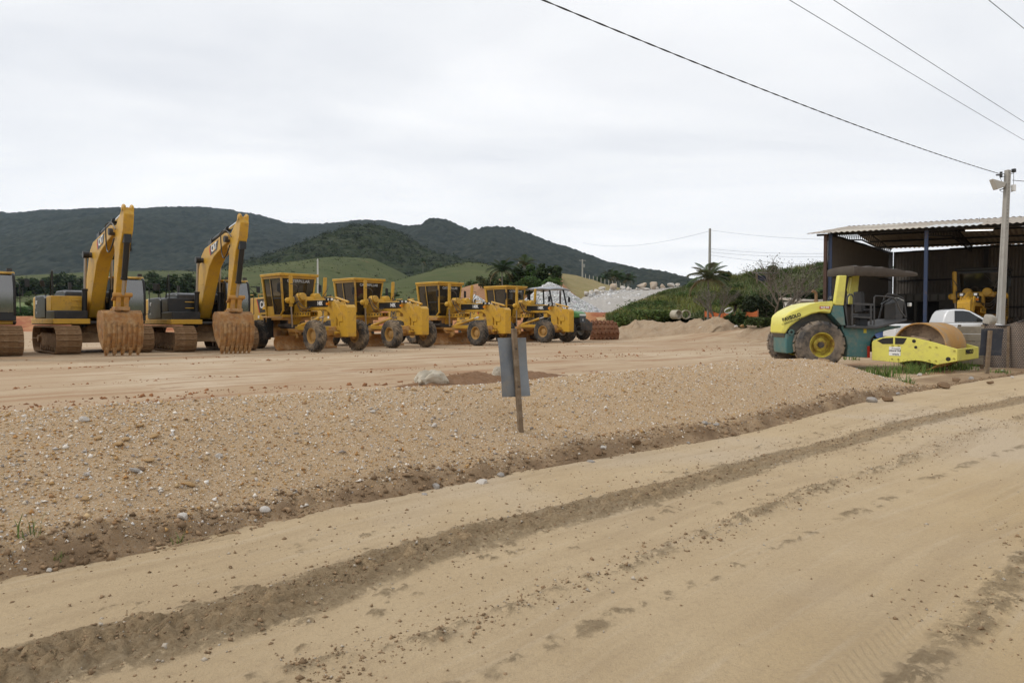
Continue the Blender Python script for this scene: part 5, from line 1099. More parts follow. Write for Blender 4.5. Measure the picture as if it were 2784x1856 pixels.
    for i, x in enumerate(xs):
        zt = np.interp(x, [p[0] for p in top[1:8]], [p[1] for p in top[1:8]]); zb = np.interp(x, [top[0][0], top[9][0], top[8][0]], [top[0][1], top[9][1], top[8][1]])
        for y, dz in prof: v.append((x, y + .012 * math.sin(i * 2.1 + y * 5), (zt + dz + .015 * math.sin(i * 1.7) if dz > -.1 else zb + (.09 if y > 0 else 0) + .012 * math.sin(i * 2.7))))
    k = len(prof)
    for i in range(len(xs) - 1):
        for j in range(k - 1): f.append((i * k + j, i * k + j + 1, (i + 1) * k + j + 1, (i + 1) * k + j))
    f += [tuple(range(k)), tuple(range((len(xs) - 1) * k, len(xs) * k))]; mb.add(v, f)
    cn = mb.build('canopy', CANV, t, sm=50); sol = cn.modifiers.new('cloth', 'SOLIDIFY'); sol.thickness = .012
    mb = MB()
    for s in (-1, 1): mb.bar((xs[0] + .1, .76 * s, top[0][1] + .05), (xs[-3], .76 * s, top[0][1] + .06), .05, .05)
    mb.bar((xs[2], -.76, top[0][1] + .05), (xs[2], .76, top[0][1] + .05), .05, .05); mb.bar((xs[-4], -.76, top[0][1] + .05), (xs[-4], .76, top[0][1] + .05), .05, .05); mb.build('canopy_frame', GREYR, t)
    # exhaust, air cleaner
    PIPE = mat('rusty_pipe', (.22, .13, .08), .8, var=(6, .5)); mb = MB(); mb.tube([x_(690, 640, -.1), x_(692, 540, -.1), x_(688, 505, -.1), x_(672, 488, -.1), x_(645, 485, -.1)], .05, 10); mb.cyl(x_(690, 640, -.1), x_(690, 590, -.1), .075); mb.build('exhaust_pipe', PIPE, t)
    ax = x_(885, 600, .1); mb = MB(); mb.cyl((ax[0], .1, ax[2] - .1), (ax[0], .1, ax[2] + .05), .09); mb.cyl((ax[0], .1, ax[2] + .05), (ax[0], .1, ax[2] + .16), .15, .10); mb.build('air_cleaner', BLK, t)
    # lettering on the hood
    h0 = x_(408, 795, -.70); BP = mat('black_print', (.02, .02, .02), .5); lettering('PAVSOLO', .165, BP, t, (h0[0], -.88 * tpr(h0[0]) - .03, h0[2]), (1, -.30, .36), bold=.006, xscale=.84)
    h0 = x_(414, 842, -.70); lettering('CONSTRUTORA', .088, BP, t, (h0[0], -.88 * tpr(h0[0]) - .03, h0[2]), (1, -.30, .36), xscale=1.05)
    a = x_(736, 695, -.9); b = x_(858, 662, -.9); pl = MB().box(((a[0] + b[0]) / 2, -.888, (a[2] + b[2]) / 2), (b[0] - a[0], .008, abs(b[2] - a[2]))).build('number_plate', mat('plate_red', (.42, .035, .03), .5), t)
    lettering('RCP 003', .078, WHITE, t, ((a[0] + b[0]) / 2, -.894, (a[2] + b[2]) / 2), (1, 0, 0), bold=.004)
    a = x_(1255, 980, -.73); b = x_(1290, 920, -.73); MB().box(((a[0] + b[0]) / 2, -.726, (a[2] + b[2]) / 2), (b[0] - a[0], .008, b[2] - a[2])).build('warning_label', mat('label_yellow', (.6, .5, .05), .5), t)
    # ---------------- front frame with drum, articulated towards the road
    al = R(47); ax_ = Vector((math.sin(al), math.cos(al))); hd = Vector((math.cos(al), -math.sin(al)))
    F0 = (11.92, 22.45)                        # rear corner of the near side plate
    def fq(px, py): L_, z = onplane(F0, hd, px, py); return (L_, z - zg)
    o7 = lambda pts: [fq(*z7(*p)) for p in pts]; o6 = lambda pts: [fq(*z6(*p)) for p in pts]
    W2 = 2.34
    plate = o6([(1358, 1300), (1358, 1090), (1372, 1068), (1450, 1040), (1540, 1020)]) + o7([(230, 1018), (400, 1030), (470, 1036), (700, 1090), (975, 1170), (975, 1312), (735, 1356), (640, 1330), (560, 1312), (480, 1306), (400, 1312), (280, 1330)])
    Mrot = Matrix.Rotation(-al, 4, 'Z'); base = Matrix.Translation((F0[0] - 10.2, F0[1] - 23.45, 0)) @ Mrot
    def place(o): o.matrix_local = base; return o
    def holed_plate(y0, y1):
        return MB().prism(plate, y0, y1)
    np_ = place(holed_plate(-.05, .0).build('side_plate', RY, t, .012)); place(holed_plate(W2, W2 + .05).build('side_plate', RY, t, .012))
    # recessed openings and bolts on the near plate
    HOL = mat('dark_recess', (.03, .028, .025), .9)
    for pts in (o7([(28, 1070), (95, 1042), (216, 1034), (216, 1110), (90, 1110)]), o7([(240, 1034), (380, 1040), (350, 1095), (335, 1112), (240, 1112)])):
        MB().prism(pts, -.056, -.052).build('opening', HOL, np_)
    for (u, v, r_) in ((463, 1076, .055), (484, 1148, .045), (868, 1288, .065)):
        L_, z = fq(*z7(u, v)); MB().cyl((L_, -.058, z), (L_, -.051, z), r_, n=18).build('hole', HOL, np_)
    for (u, v) in ((208, 1130), (281, 1132), (204, 1286), (277, 1288), (650, 1144), (727, 1148), (645, 1304), (721, 1308), (940, 1190), (936, 1282)):
        L_, z = fq(*z7(u, v)); MB().cyl((L_, -.075, z), (L_, -.05, z), .028, n=8).build('bolt', mat('bolt_yellow', (.40, .34, .07), .6), np_)
    x0, z0 = fq(*z7(168, 1244)); x1, z1 = fq(*z7(306, 1144)); st = MB().box(((x0 + x1) / 2, -.056, (z0 + z1) / 2), (x1 - x0, .008, z1 - z0)).build('sticker', WHITE, np_)
    TXT = mat('black_print', (.02, .02, .02), .5); cxs = (x0 + x1) / 2; hh = z1 - z0
    lettering('Autopista', hh * .23, TXT, np_, (cxs + .03, -.062, z0 + hh * .80), (1, 0, 0), ext=.002); lettering('Litoral Sul', hh * .30, TXT, np_, (cxs, -.062, z0 + hh * .56), (1, 0, 0), ext=.002, bold=.002); lettering('arteris', hh * .25, TXT, np_, (cxs + .03, -.062, z0 + hh * .16), (1, 0, 0), ext=.002, bold=.002)
    L1 = fq(*z7(975, 1170))[0]; ztop = fq(*z7(975, 1170))[1]; zbot = fq(*z7(975, 1312))[1]; L0 = fq(*z6(1358, 1200))[0]
    cm = place(MB().prism([(L1 - .06, zbot + .03), (L1 + .001, zbot), (L1 + .001, ztop), (L1 - .06, ztop)], .003, W2 - .003).build('front_crossmember', RY, t, .01))
    lettering('PAVSOLO', .20, TXT, cm, (L1 + .008, W2 * .55, (ztop + zbot) / 2 + .06), (0, 1, 0), bold=.006)
    place(MB().prism([(L0 + .02, .55), (L0 + .16, .55), (L0 + .16, 1.0), (L0 + .02, 1.0)], .003, W2 - .003).build('rear_crossmember', RG, t, .01))
    # drum
    DRr = .765; dc = fq(*z7(505, 1125))[0]; mb = MB(); n = 56; w0, w1 = .08, W2 - .08
    mb.lathe([(DRr - .035, w0), (DRr, w0), (DRr, w1), (DRr - .035, w1)], (dc, 0, DRr), n, 'y', True); drum = place(mb.build('drum', RUST, t, sm=40))
    mb = MB(); mb.lathe([(DRr - .037, w0 + .28), (.30, w0 + .28), (.30, w0 + .12), (.001, w0 + .12)], (dc, 0, DRr), n, 'y'); mb.lathe([(DRr - .037, w1 - .28), (.30, w1 - .28), (.001, w1 - .2)], (dc, 0, DRr), n, 'y'); di = mb.build('drum_head', DRUMI, drum)
    mb = MB(); mb.prism([(dc - .45, .55), (dc + .40, .55), (dc + .30, 1.02), (dc - .20, 1.12)], .0, .22); mb.build('drum_bracket', DRUMI, drum, .01)
    # hoses and hitch between the two frames
    mb = MB(); j0 = Vector((1.5, 0, .75)); j1 = base @ Vector((L0 + .1, W2 / 2, .75)); mb.tube([j0, j1], .22, 10); mb.build('hitch', DARK, t)
    mb = MB()
    for i in range(5): hose(mb, x_(1380, 1010 + i * 8, -.6 + i * .1), tuple(base @ Vector((L0 + .35 + .05 * i, .1 + .08 * i, 1.05))), -.12, .02)
    mb.build('hydraulic_hose', BLK, t)
    return t
ROL = roller()
# ================================================================== sign boards
def sign(px_base, py_base, px_top, py_top, dist, board, label, zoff, post_w=.075, bm=None, yaw=0.5, curve=.03):
    b = atd(px_base, py_base, dist); tp = atd(px_top, py_top, dist); t = empty('sign_board', b, 0, label, 'sign')
    d = tp - b; yv = Vector((math.cos(yaw), math.sin(yaw), 0))
    MB().bar((0, 0, -.18), d, post_w * .9, post_w, (math.sin(-yaw), math.cos(yaw), 0)).build('post', WOOD, t, .006)
    # board behind the post, given by its centre and size
    c = atd(board[0], board[1], dist) - b; nrm = Vector((-math.sin(yaw), math.cos(yaw), 0)); up = d.normalized(); up = (up + Vector((0, 0, .6))).normalized() if board[4] else up
    w, h = board[2], board[3]; v = []; f = []; n = 9
    for k in (0, 1):
        for i in range(n):
            for j in range(n):
                u = (i / (n - 1) - .5); s = (j / (n - 1) - .5); r = .0
                v.append(c + nrm * (.055 + .012 * k + curve * (u * u * 2 - .2) + .012 * math.sin(5 * s + u * 3)) + yv * (w * u) + up * (h * s))
    for k in (0, 1):
        for i in range(n - 1):
            for j in range(n - 1):
                q = k * n * n + i * n + j; f.append((q, q + n, q + n + 1, q + 1) if k else (q, q + 1, q + n + 1, q + n))
    rim = [i * n for i in range(n)] + [(n - 1) * n + j for j in range(1, n)] + [i * n + n - 1 for i in range(n - 2, -1, -1)] + [j for j in range(n - 2, 0, -1)]
    for i in range(len(rim)): a, e = rim[i], rim[(i + 1) % len(rim)]; f.append((a, e, e + n * n, a + n * n))
    mb = MB(); mb.add(v, f); mb.build('board', bm, t, .003)
    for s in (-.32, .32): p_ = c + up * (h * s) - nrm * .02; MB().cyl(p_, p_ - nrm * .02, .011, n=8).build('bolt', DARK, t)
    return t
TIN = mat('galvanised_back', (.20, .22, .24), .45, .35, var=[(2.5, .7, (.10, .115, .14)), (9, .5, (.20, .21, .22))], dirt=[((.28, .25, .21), 3.5, .52, .72, .8), ((.05, .055, .06), 5, .6, .7, .7)])
TIND = mat('dark_back', (.03, .034, .045), .6, .1, dirt=((.12, .11, .10), 5, .5, .75, .6))
sign(1419, 1180, 1397, 893, 8.05, (1404, 999, .36, .70, 0), 'grey metal sign board seen from behind on a leaning wooden post in the gravel berm', 0, .062, TIN, yaw=0.42, curve=.02)
sign(2683, 1002, 2692, 898, 20.4, (2699, 930, .62, .80, 0), 'dark sign board on a wooden stake between the roller and the netting fence', 0, .10, TIND, yaw=-.1)
# ================================================================== open shed
CORR = mat('dark_corrugated', (.14, .125, .11), .75, .2, var=[(.8, .6, (.10, .09, .08)), (4, .4, (.18, .16, .14))], dirt=[((.16, .11, .075), 3, .55, .75, .6)])
CORRL = mat('pale_corrugated', (.30, .30, .29), .7, .2, var=(1.5, .5, (.24, .24, .23)))
ROOFM = mat('fibre_cement_roof', (.40, .35, .29), .9, var=[(.7, .6, (.33, .28, .23)), (5, .5, (.46, .41, .35))], dirt=[((.15, .12, .10), 2.5, .58, .75, .7)])
ROOFL = mat('pale_roof_sheet', (.55, .50, .42), .85, var=(2, .4)); ROOFG = mat('translucent_sheet', (.62, .64, .64), .6, var=(2, .3))
BLUE = mat('blue_post', (.025, .042, .09), .5, dirt=[((.15, .09, .05), 4, .56, .72, .8)]); RUSTP = mat('rusty_post', (.085, .05, .038), .85, var=(5, .5)); STEELB = mat('black_truss', (.022, .022, .024), .6)
CONC = mat('concrete', (.36, .345, .315), .9, var=(3, .5, (.29, .275, .25)), dirt=((.2, .17, .14), 5, .55, .75, .5), bump=(25, .2))
def corr_sheet(w, l, pitch, amp, ny=2, th=.006):
    "sheet in local x (width, waves) and y (length)"
    n = int(round(w / pitch * 8)) + 1; V, F = [], []
    for k in (0, 1):
        for j in range(ny):
            for i in range(n):
                x = w * i / (n - 1); V.append((x, l * j / (ny - 1), amp * (1 - math.cos(2 * math.pi * x / pitch)) / 2 - th * k))
    for k in (0, 1):
        for j in range(ny - 1):
            for i in range(n - 1):
                q = k * n * ny + j * n + i; F.append((q, q + 1, q + n + 1, q + n) if k == 0 else (q, q + n, q + n + 1, q + 1))
    q = n * ny
    for i in range(n - 1): F.append((i + 1, i, i + q, i + 1 + q)); e = (ny - 1) * n; F.append((e + i, e + i + 1, e + i + 1 + q, e + i + q))
    me = bpy.data.meshes.new('sheet'); me.from_pydata(V, [], F); smooth(me, 60); return me
def shed():
    O = Vector((15.03, 34.7, 0)); a = Vector((.75, -.66, 0)).normalized(); b = Vector((.66, .75, 0)); b = (b - a * b.dot(a)).normalized(); zg = gz(18, 36)
    t = empty('open_shed', (O.x, O.y, zg), math.atan2(a.y, a.x), 'large open workshop shed of dark corrugated sheets with pale roof and blue post', 'shed')
    h = lambda z: z - zg          # local x along the front (to the right), local y to the back
    SL = .030                     # the whole roof drops slightly to the right
    LEN, DEP, RD = 21.0, 13.4, 6.6
    ze, zr, zb = h(6.0), h(6.98), h(6.35); ov = .8
    rs = {}
    def mesh(w, l, p, am, m):
        k = (round(w, 3), round(l, 3), m.name)
        if k not in rs: me = corr_sheet(w, l, p, am, 3); me.materials.append(m); rs[k] = me
        return rs[k]
    r = random.Random(5)
    def lay(name, p0, ydir, xdir, w, l, m, par, amp=.05, pitch=.255):
        o = link(name, mesh(w, l, pitch, amp, m), None, par); x = Vector(xdir).normalized(); y = Vector(ydir).normalized(); y = (y - x * y.dot(x)).normalized(); z = x.cross(y)
        M = Matrix((x, y, z)).transposed().to_4x4(); M.translation = Vector(p0); o.matrix_local = M; return o
    xd = Vector((1, 0, -SL)); W = 1.02
    for part, (y0, z0, y1, z1) in enumerate(((-.35, ze - .06, RD, zr), (DEP + .4, zb - .05, RD, zr))):
        A = Vector((0, y0, z0)); B = Vector((0, y1, z1)); L = (B - A).length; d = (B - A) / L; nc = 3
        for c in range(nc):
            for i in range(int(LEN / W)):
                m = ROOFM
                if part == 0 and c == 0 and 1 <= i <= 4: m = ROOFL
                if part == 0 and c == 0 and i in (5, 6): m = ROOFG
                if part == 0 and c == 2 and i in (1, 2): m = ROOFL
                p0 = Vector((-.02 + i * W, 0, -SL * i * W)) + A + d * (L / nc * c) + Vector((0, 0, .012 * c + r.uniform(0, .012)))
                if part == 0: lay('roof_sheet', p0, d, xd, W + .02, L / nc + .14, m, t)
                else:
                    lay('roof_sheet', p0 + xd.normalized() * (W + .02), d, -xd, W + .02, L / nc + .14, m, t)
    # frames
    def truss(x, par=t):
        mb = MB(); dz = -SL * x
        A = Vector((x, .1, ze - .16 + dz)); Rr = Vector((x, RD, zr - .10 + dz)); B = Vector((x, DEP, zb - .12 + dz)); lowA = Vector((x, .1, ze - .34 + dz)); lowB = Vector((x, DEP, zb - .42 + dz)); lowR = Vector((x, RD, zr - .75 + dz))
        for (p, q) in ((A, Rr), (Rr, B), (lowA, lowR), (lowR, lowB)): mb.bar(p, q, .07, .07)
        for (p, q, lp, lq) in ((A, Rr, lowA, lowR), (Rr, B, lowR, lowB)):
            n = 16
            for i in range(n):
                mb.bar(lp.lerp(lq, i / n), p.lerp(q, (i + .5) / n), .025, .025); mb.bar(p.lerp(q, (i + .5) / n), lp.lerp(lq, (i + 1) / n), .025, .025)
        return mb.build('roof_truss', STEELB, par, sm=None)
    for x in (ov, 5.16, 10.4, 15.6): truss(x)
    mb = MB()
    for yy, zz in ((.6, None), (2.8, None), (5.0, None), (RD, None), (8.6, None), (10.8, None), (12.7, None)):
        z = np.interp(yy, [0, RD, DEP], [ze - .10, zr - .05, zb - .06]); MB().bar((.2, yy, z - .03), (LEN - .5, yy, z - .03 - SL * (LEN - .7)), .06, .10).build('purlin', STEELB, t, sm=None)
    MB().bar((ov, .05, h(.4)), (ov, .05, ze - .1), .20, .14).build('corner_post', RUSTP, t); MB().bar((ov + .2, .12, h(.4)), (ov + .2, .12, ze - .1), .08, .16).build('corner_post', BLUE, t)
    MB().bar((5.16, .1, h(.3)), (5.16, .1, ze - .28), .15, .15).build('blue_post', BLUE, t, .01); MB().bar((10.4, .1, h(.3)), (10.4, .1, ze - .45), .15, .15).build('blue_post', BLUE, t, .01); MB().bar((15.6, .1, h(.3)), (15.6, .1, ze - .6), .15, .15).build('blue_post', BLUE, t, .01)
    for x in (ov, 5.9, 11): MB().bar((x, DEP - .1, h(.4)), (x, DEP - .1, zb - .3 - SL * x), .22, .22).build('rear_post', STEELB, t)
    # left wall: three courses
    def wall(p0, d, width, levels, par, skip=(), mfn=None, lean=0):
        n = int(width / W)
        for c in range(len(levels) - 1):
            for i in range(n):
                if (i, c) in skip: continue
                hh = levels[c + 1] - levels[c] + .12; m = mfn(i, c) if mfn else CORR
                x = Vector(d); o = Vector(p0) + x * (i * W); lay('wall_sheet', (o.x, o.y, levels[c] - .10 + r.uniform(-.01, .01) + (r.uniform(-.02, .08) if c == len(levels) - 2 else 0)), (0, 0, 1), d, W + .03, hh, m, par, .03, .17)
    ht = [h(.6), h(2.45), h(4.2), h(5.92)]
    wall((ov + .05, .25, 0), (0, 1, 0), DEP - .25, ht, t)
    for z in ht[1:]: MB().bar((ov + .10, .2, z), (ov + .10, DEP - .2, z), .08, .09).build('girt', STEELB, t)
    hb = [h(.6), h(2.45), h(4.2), h(6.02)]
    wall((.95, DEP, 0), (1, 0, 0), LEN - 1.5, hb, t, mfn=lambda i, c: CORRL if (c == 0 and i >= 8) else CORR)
    for z in hb[1:]: MB().bar((1.2, DEP - .08, z - .05), (LEN - .5, DEP - .08, z - .05), .08, .09).build('girt', STEELB, t)
    # booth at the back wall
    bt = empty('workshop_booth', t.matrix_basis @ Vector((1.3, DEP - 2.2, h(.55))), t.rotation_euler[2], 'grey boarded booth with a dark doorway under the shed back wall', 'booth')
    BO = mat('grey_board', (.17, .165, .155), .85, var=(3, .5)); mb = MB(); mb.box((1.7, 0, 2.45), (3.4, .12, .5)); bt_ = mb.build('lintel', BO, bt, .01)
    for i in range(8): MB().box((.22 + i * .42, -.075, 2.45), (.30, .04, .34)).build('panel', mat('grey_panel', (.24, .235, .22), .8), bt_)
    for x in (0, 1.35, 2.65, 3.4): MB().box((x, 0, 1.1), (.14, .12, 2.2)).build('post', BO, bt)
    MB().box((.66, 0, .55), (1.2, .08, 1.1)).build('low_wall', BO, bt); MB().box((3.02, 0, 1.1), (.62, .08, 2.2)).build('side_wall', BO, bt); MB().box((1.7, 2.0, 1.25), (3.4, .05, 2.5)).build('back_wall', STEELB, bt)
    # glowing bars added in place of bright translucent roof strips
    for (x, y) in ((6.6, 4.6), (8.3, 6.2)):
        z = np.interp(y, [0, RD], [ze, zr]) - .62; lt = empty('strip_light', t.matrix_basis @ Vector((x, y, z)), t.rotation_euler[2] + .5, 'white glowing bar hanging under the shed roof in place of a skylight', 'light', 'glowing bars in place of skylights under the shed roof')
        MB().box((0, 0, .05), (1.25, .10, .06)).build('housing', WHITE, lt); em = bpy.data.materials.get('lit_tube') or bpy.data.materials.new('lit_tube'); em.use_nodes = True; pb = em.node_tree.nodes['Principled BSDF']; pb.inputs['Emission Color'].default_value = (1, 1, .97, 1); pb.inputs['Emission Strength'].default_value = 1.6
        MB().cyl((-.6, 0, -.01), (.6, 0, -.01), .022, n=8).build('tube', em, lt); MB().cyl((0, 0, .08), (0, 0, .62), .008, n=5).build('hanger', STEELB, lt)  # added glow stands in for daylight through a skylight strip
    return t
SHED = shed()
# ================================================================== white pickup
def pickup(loc, rz):
    t = empty('pickup_truck', loc, rz, 'small white pickup truck parked in front of the shed', 'pickup'); PW = mat('white_car_paint', (.72, .73, .74), .22, spec=.5); TRIM = mat('black_trim', (.02, .02, .022), .5)
    lower = [(-2.22, .38), (-2.20, .92), (-.42, .96), (-.30, .96), (1.15, .98), (2.05, .80), (2.20, .62), (2.20, .34), (1.75, .26), (1.70, .50), (1.45, .66), (1.20, .66), (.95, .48), (.92, .26), (-1.0, .26), (-1.03, .48), (-1.28, .66), (-1.55, .66), (-1.78, .48), (-1.80, .28)]
    body = MB().prism(lower, -.82, .82).build('body', PW, t, .06)
    mb = MB(); cabp = [(-.52, .95), (-.42, 1.30), (-.30, 1.46), (-.10, 1.50), (.25, 1.49), (.45, 1.44), (1.22, .97)]; mb.prism(cabp, -.70, .70); mb.v = [(x, y * (1.0 if z > 1.2 else 1.14), z) for x, y, z in mb.v]; cab = mb.build('cab', PW, t, .05)
    for s in (-1, 1):
        pane('side_window', [(-.10, .795 * s, 1.0), (.98, .795 * s, 1.0), (.42, .715 * s, 1.40), (.20, .712 * s, 1.44), (-.08, .712 * s, 1.44)], mat('tinted_window', (.012, .014, .016), .08, spec=.6), cab, .02)
        mb = MB(); mb.box((.88, .92 * s, 1.02), (.10, .20, .13)); mb.build('mirror', PW, cab, .04); mb = MB(); mb.box((.45, .83 * s, .62), (1.1, .015, .04)); mb.build('door_trim', TRIM, t)
        for x in (-1.42, 1.33): wheel(t, (x, .74 * s, .30), .30, .19, .19, 20, RUB, mat('alloy', (.4, .4, .4), .4, .8), style='block', depth=.2, hub=.05)
        MB().box((2.12, .60 * s, .70), (.20, .34, .16), (0, .2, 0)).build('head_lamp', LAMP, t, .03)
    pane('windscreen', [(.50, -.66, 1.42), (.50, .66, 1.42), (1.18, .74, 1.02), (1.18, -.74, 1.02)], mat('tinted_window', (.012, .014, .016), .08, spec=.6), cab, .02)
    MB().box((-1.32, 0, .955), (1.74, 1.50, .03)).build('bed_cover', TRIM, t, .01); mb = MB()
    for s in (-1, 1): mb.bar((-.1, .5 * s, 1.53), (.35, .5 * s, 1.52), .04, .03)
    mb.build('roof_bar', TRIM, cab); mb = MB(); mb.box((2.2, 0, .45), (.08, 1.5, .2)); mb.build('bumper', PW, t, .03)
    return t
x_, y_ = 17.5, 27.3; PK = pickup((x_, y_, 1.6 - (872 - 839.5) * -27.0 / FPX - 1.52), R(-14))
# ================================================================== fences by the road
def tin_fence():
    P = atd(2603, 872, 23.6); Q = atd(2676, 872, 23.0); t = empty('board_fence', (P.x, P.y, gz(P.x, P.y)), math.atan2(Q.y - P.y, Q.x - P.x), 'weathered grey fence of horizontal boards between the roller and the netting', 'fence')
    L = (Q - P).length; GB = mat('grey_fence_board', (.27, .235, .185), .85, var=(4, .5), dirt=((.15, .11, .08), 5, .5, .7, .5))
    for i in range(5):
        o = MB().box((L / 2, 0, .25 + i * .26), (L, .035, .245), (random.uniform(-.03, .03), 0, 0)).build('board', GB, t, .01)
    for x in (.05, L - .05): MB().box((x, .06, .72), (.08, .08, 1.5)).build('post', WOOD, t)
tin_fence()
def net_fence():
    P = atd(2672, 872, 23.2); Q = atd(2900, 872, 21.6); t = empty('netting_fence', (P.x, P.y, gz(P.x, P.y)), math.atan2(Q.y - P.y, Q.x - P.x), 'dark mesh netting woven with pale strips strung between wooden stakes', 'fence')
    L = (Q - P).length; NET = bpy.data.materials.new('netting'); NET.use_nodes = True; tt = NET.node_tree; Lk = tt.links.new; p = tt.nodes['Principled BSDF']; p.inputs['Roughness'].default_value = .8
    tc = N(tt, 'ShaderNodeTexCoord'); br = N(tt, 'ShaderNodeTexBrick'); mp = N(tt, 'ShaderNodeMapping'); mp.inputs['Rotation'].default_value = (R(90), 0, 0); Lk(tc.outputs['Object'], mp.inputs[0]); Lk(mp.outputs[0], br.inputs['Vector'])
    br.inputs['Scale'].default_value = 5.5; br.inputs['Color1'].default_value = (.075, .058, .05, 1); br.inputs['Color2'].default_value = (.12, .085, .065, 1); br.inputs['Mortar'].default_value = (.42, .36, .30, 1); br.inputs['Mortar Size'].default_value = .018; br.inputs['Brick Width'].default_value = .35; br.inputs['Row Height'].default_value = .33; Lk(br.outputs[0], p.inputs['Base Color'])
    n, m = 40, 14; V = []
    for k in (0, 1):
        for i in range(n + 1):
            for j in range(m + 1):
                u = i / n; s = j / m; top = 1.55 + .30 * u - .28 * math.sin(math.pi * min(1, u * 1.8)) * .5; V.append((L * u, .05 * math.sin(u * 23 + s * 2) + .12 * s * math.sin(u * 9) + .012 * k, .05 + (top - .05) * s))
    F = []
    for k in (0, 1):
        for i in range(n):
            for j in range(m): q = k * (n + 1) * (m + 1) + i * (m + 1) + j; F.append((q, q + 1, q + m + 2, q + m + 1) if k else (q, q + m + 1, q + m + 2, q + 1))
    mb = MB(); mb.add(V, F); mb.build('netting', NET, t, sm=60)
    for u in (0.0, .33, .66, 1.0): MB().cyl((L * u, -.08, -.2), (L * u, -.06, 1.45), .04, n=8).build('stake', WOOD, t)
    mb = MB(); V = []
    for i in range(n + 1):
        u = i / n; top = 1.55 + .30 * u - .14 * math.sin(math.pi * min(1, u * 1.8)); V += [(L * u, .12 * math.sin(u * 9) - .02, top - .02), (L * u, .12 * math.sin(u * 9) + .35 + .1 * math.sin(u * 13), top - .10 - .05 * math.sin(u * 17))]
    mb.add(V, [(2 * i, 2 * i + 1, 2 * i + 3, 2 * i + 2) for i in range(n)]); o = mb.build('folded_top', TIND, t, sm=60); so = o.modifiers.new('s', 'SOLIDIFY'); so.thickness = .02
net_fence()
# ================================================================== poles and wires
def pole(px, ybase, ytop, d, w, label, lean=0.0, name='utility_pole', base=None, holes=False, cross=False, mt=None):
    p = atd(px, 872, d); zb = gz(p.x, p.y) if base is None else base; zt = atd(px, ytop, d).z
    t = empty(name, (p.x, p.y, zb), 0.35, label, 'pole', None); H = zt - zb
    V = []; 
    def prof(k): s = w * k / 2; g = s * .30; return [(-s, -s * .8), (s, -s * .8), (s, -g), (s * .82, -g * .8), (s * .82, g * .8), (s, g), (s, s * .8), (-s, s * .8), (-s, g), (-s * .82, g * .8), (-s * .82, -g * .8), (-s, -g)]
    mb = MB(); a = prof(1.25); b = prof(.85); n = len(a); v = [(x, y, -.5) for x, y in a] + [(x + lean * H, y, H) for x, y in b]
    mb.add(v, [tuple(range(n))[::-1], tuple(range(n, 2 * n))] + [(i, (i + 1) % n, n + (i + 1) % n, n + i) for i in range(n)]); ps = mb.build('shaft', mt or CONC, t, .008)
    if holes:
        for i in range(16):
            z = H - .12 - i * .145; k = z / H; s = w * (1.25 - .4 * k) / 2 * .80; MB().cyl((lean * z, -s * 1.0 - .003, z), (lean * z, -s + .01, z), .018, n=8).build('climbing_hole', BLK, ps)
    if cross: MB().box((lean * H, 0, H - .25), (1.6, .08, .10)).build('cross_arm', CONC, t); MB().box((lean * H + .28, -.15, H - 1.4), (.4, .4, .7)).build('transformer', CORRL, t, .04)
    return t, Vector((p.x + lean * H, p.y, zb + H))
POLE, PT = pole(2716, 0, 461, 27.0, .215, 'square concrete pole with a floodlight in front of the shed', lean=.042, holes=True)
def pole_gear():
    t = POLE; H = PT.z - t.location.z; lx = .042 * H; FL = mat('floodlight_shell', (.42, .40, .36), .5, dirt=((.25, .2, .16), 5, .5, .75, .5))
    M = Matrix.Rotation(-.35, 3, 'Z')
    def w(x, y, z): q = M @ Vector((x, y, 0)); return Vector((lx + q.x, q.y, H + z))
    mb = MB(); A = [w(-.66, -.12, -.36), w(-.66, .12, -.36), w(-.48, .12, -.78), w(-.48, -.12, -.78)]; Bq = [w(-.12, -.10, -.50), w(-.12, .10, -.50), w(-.14, .10, -.66), w(-.14, -.10, -.66)]; mb.add(A + Bq, [(0, 1, 2, 3), (7, 6, 5, 4), (0, 4, 5, 1), (1, 5, 6, 2), (2, 6, 7, 3), (3, 7, 4, 0)]); mb.build('floodlight', FL, t, .02)
    mb = MB(); mb.tube([w(-.3, 0, -.78), w(-.12, 0, -.72), w(0, 0, -.70)], .02, 6); mb.build('lamp_arm', DARK, t)
    mb = MB(); mb.cyl(w(.24, 0, -.58), w(.24, 0, -.82), .085, n=14); mb.bar(w(.1, 0, -.64), w(.2, 0, -.64), .03, .02); mb.build('ballast', WHITE, t); mb = MB(); mb.bar(w(.08, 0, -.16), w(.24, 0, -.12), .02, .02); mb.box(w(.24, 0, -.02), (.12, .12, .14)); mb.build('photocell', BLK, t, .02)
    mb = MB(); mb.bar(w(-.12, 0, -.14), w(-.28, 0, -.16), .02, .02); mb.bar(w(-.12, 0, -.26), w(-.28, 0, -.22), .02, .02)
    for z in (-.10, -.18, -.26): mb.cyl(w(-.26, 0, z - .03), w(-.26, 0, z + .03), .05, n=10)
    mb.cyl(w(-.45, 0, -.19), w(-.26, 0, -.2), .03, n=8); mb.build('insulator_rack', BLK, t)
    mb = MB(); hose(mb, w(-.30, 0, -.26), w(-.10, 0, -.55), -.08, .008); hose(mb, w(.24, 0, -.1), w(.24, 0, -.58), -.02, .008); hose(mb, w(-.3, 0, -.8), w(.24, 0, -.82), -.08, .008); mb.build('lead', DARK, t)
pole_gear()
WIRE = mat('cable', (.035, .034, .034), .6)
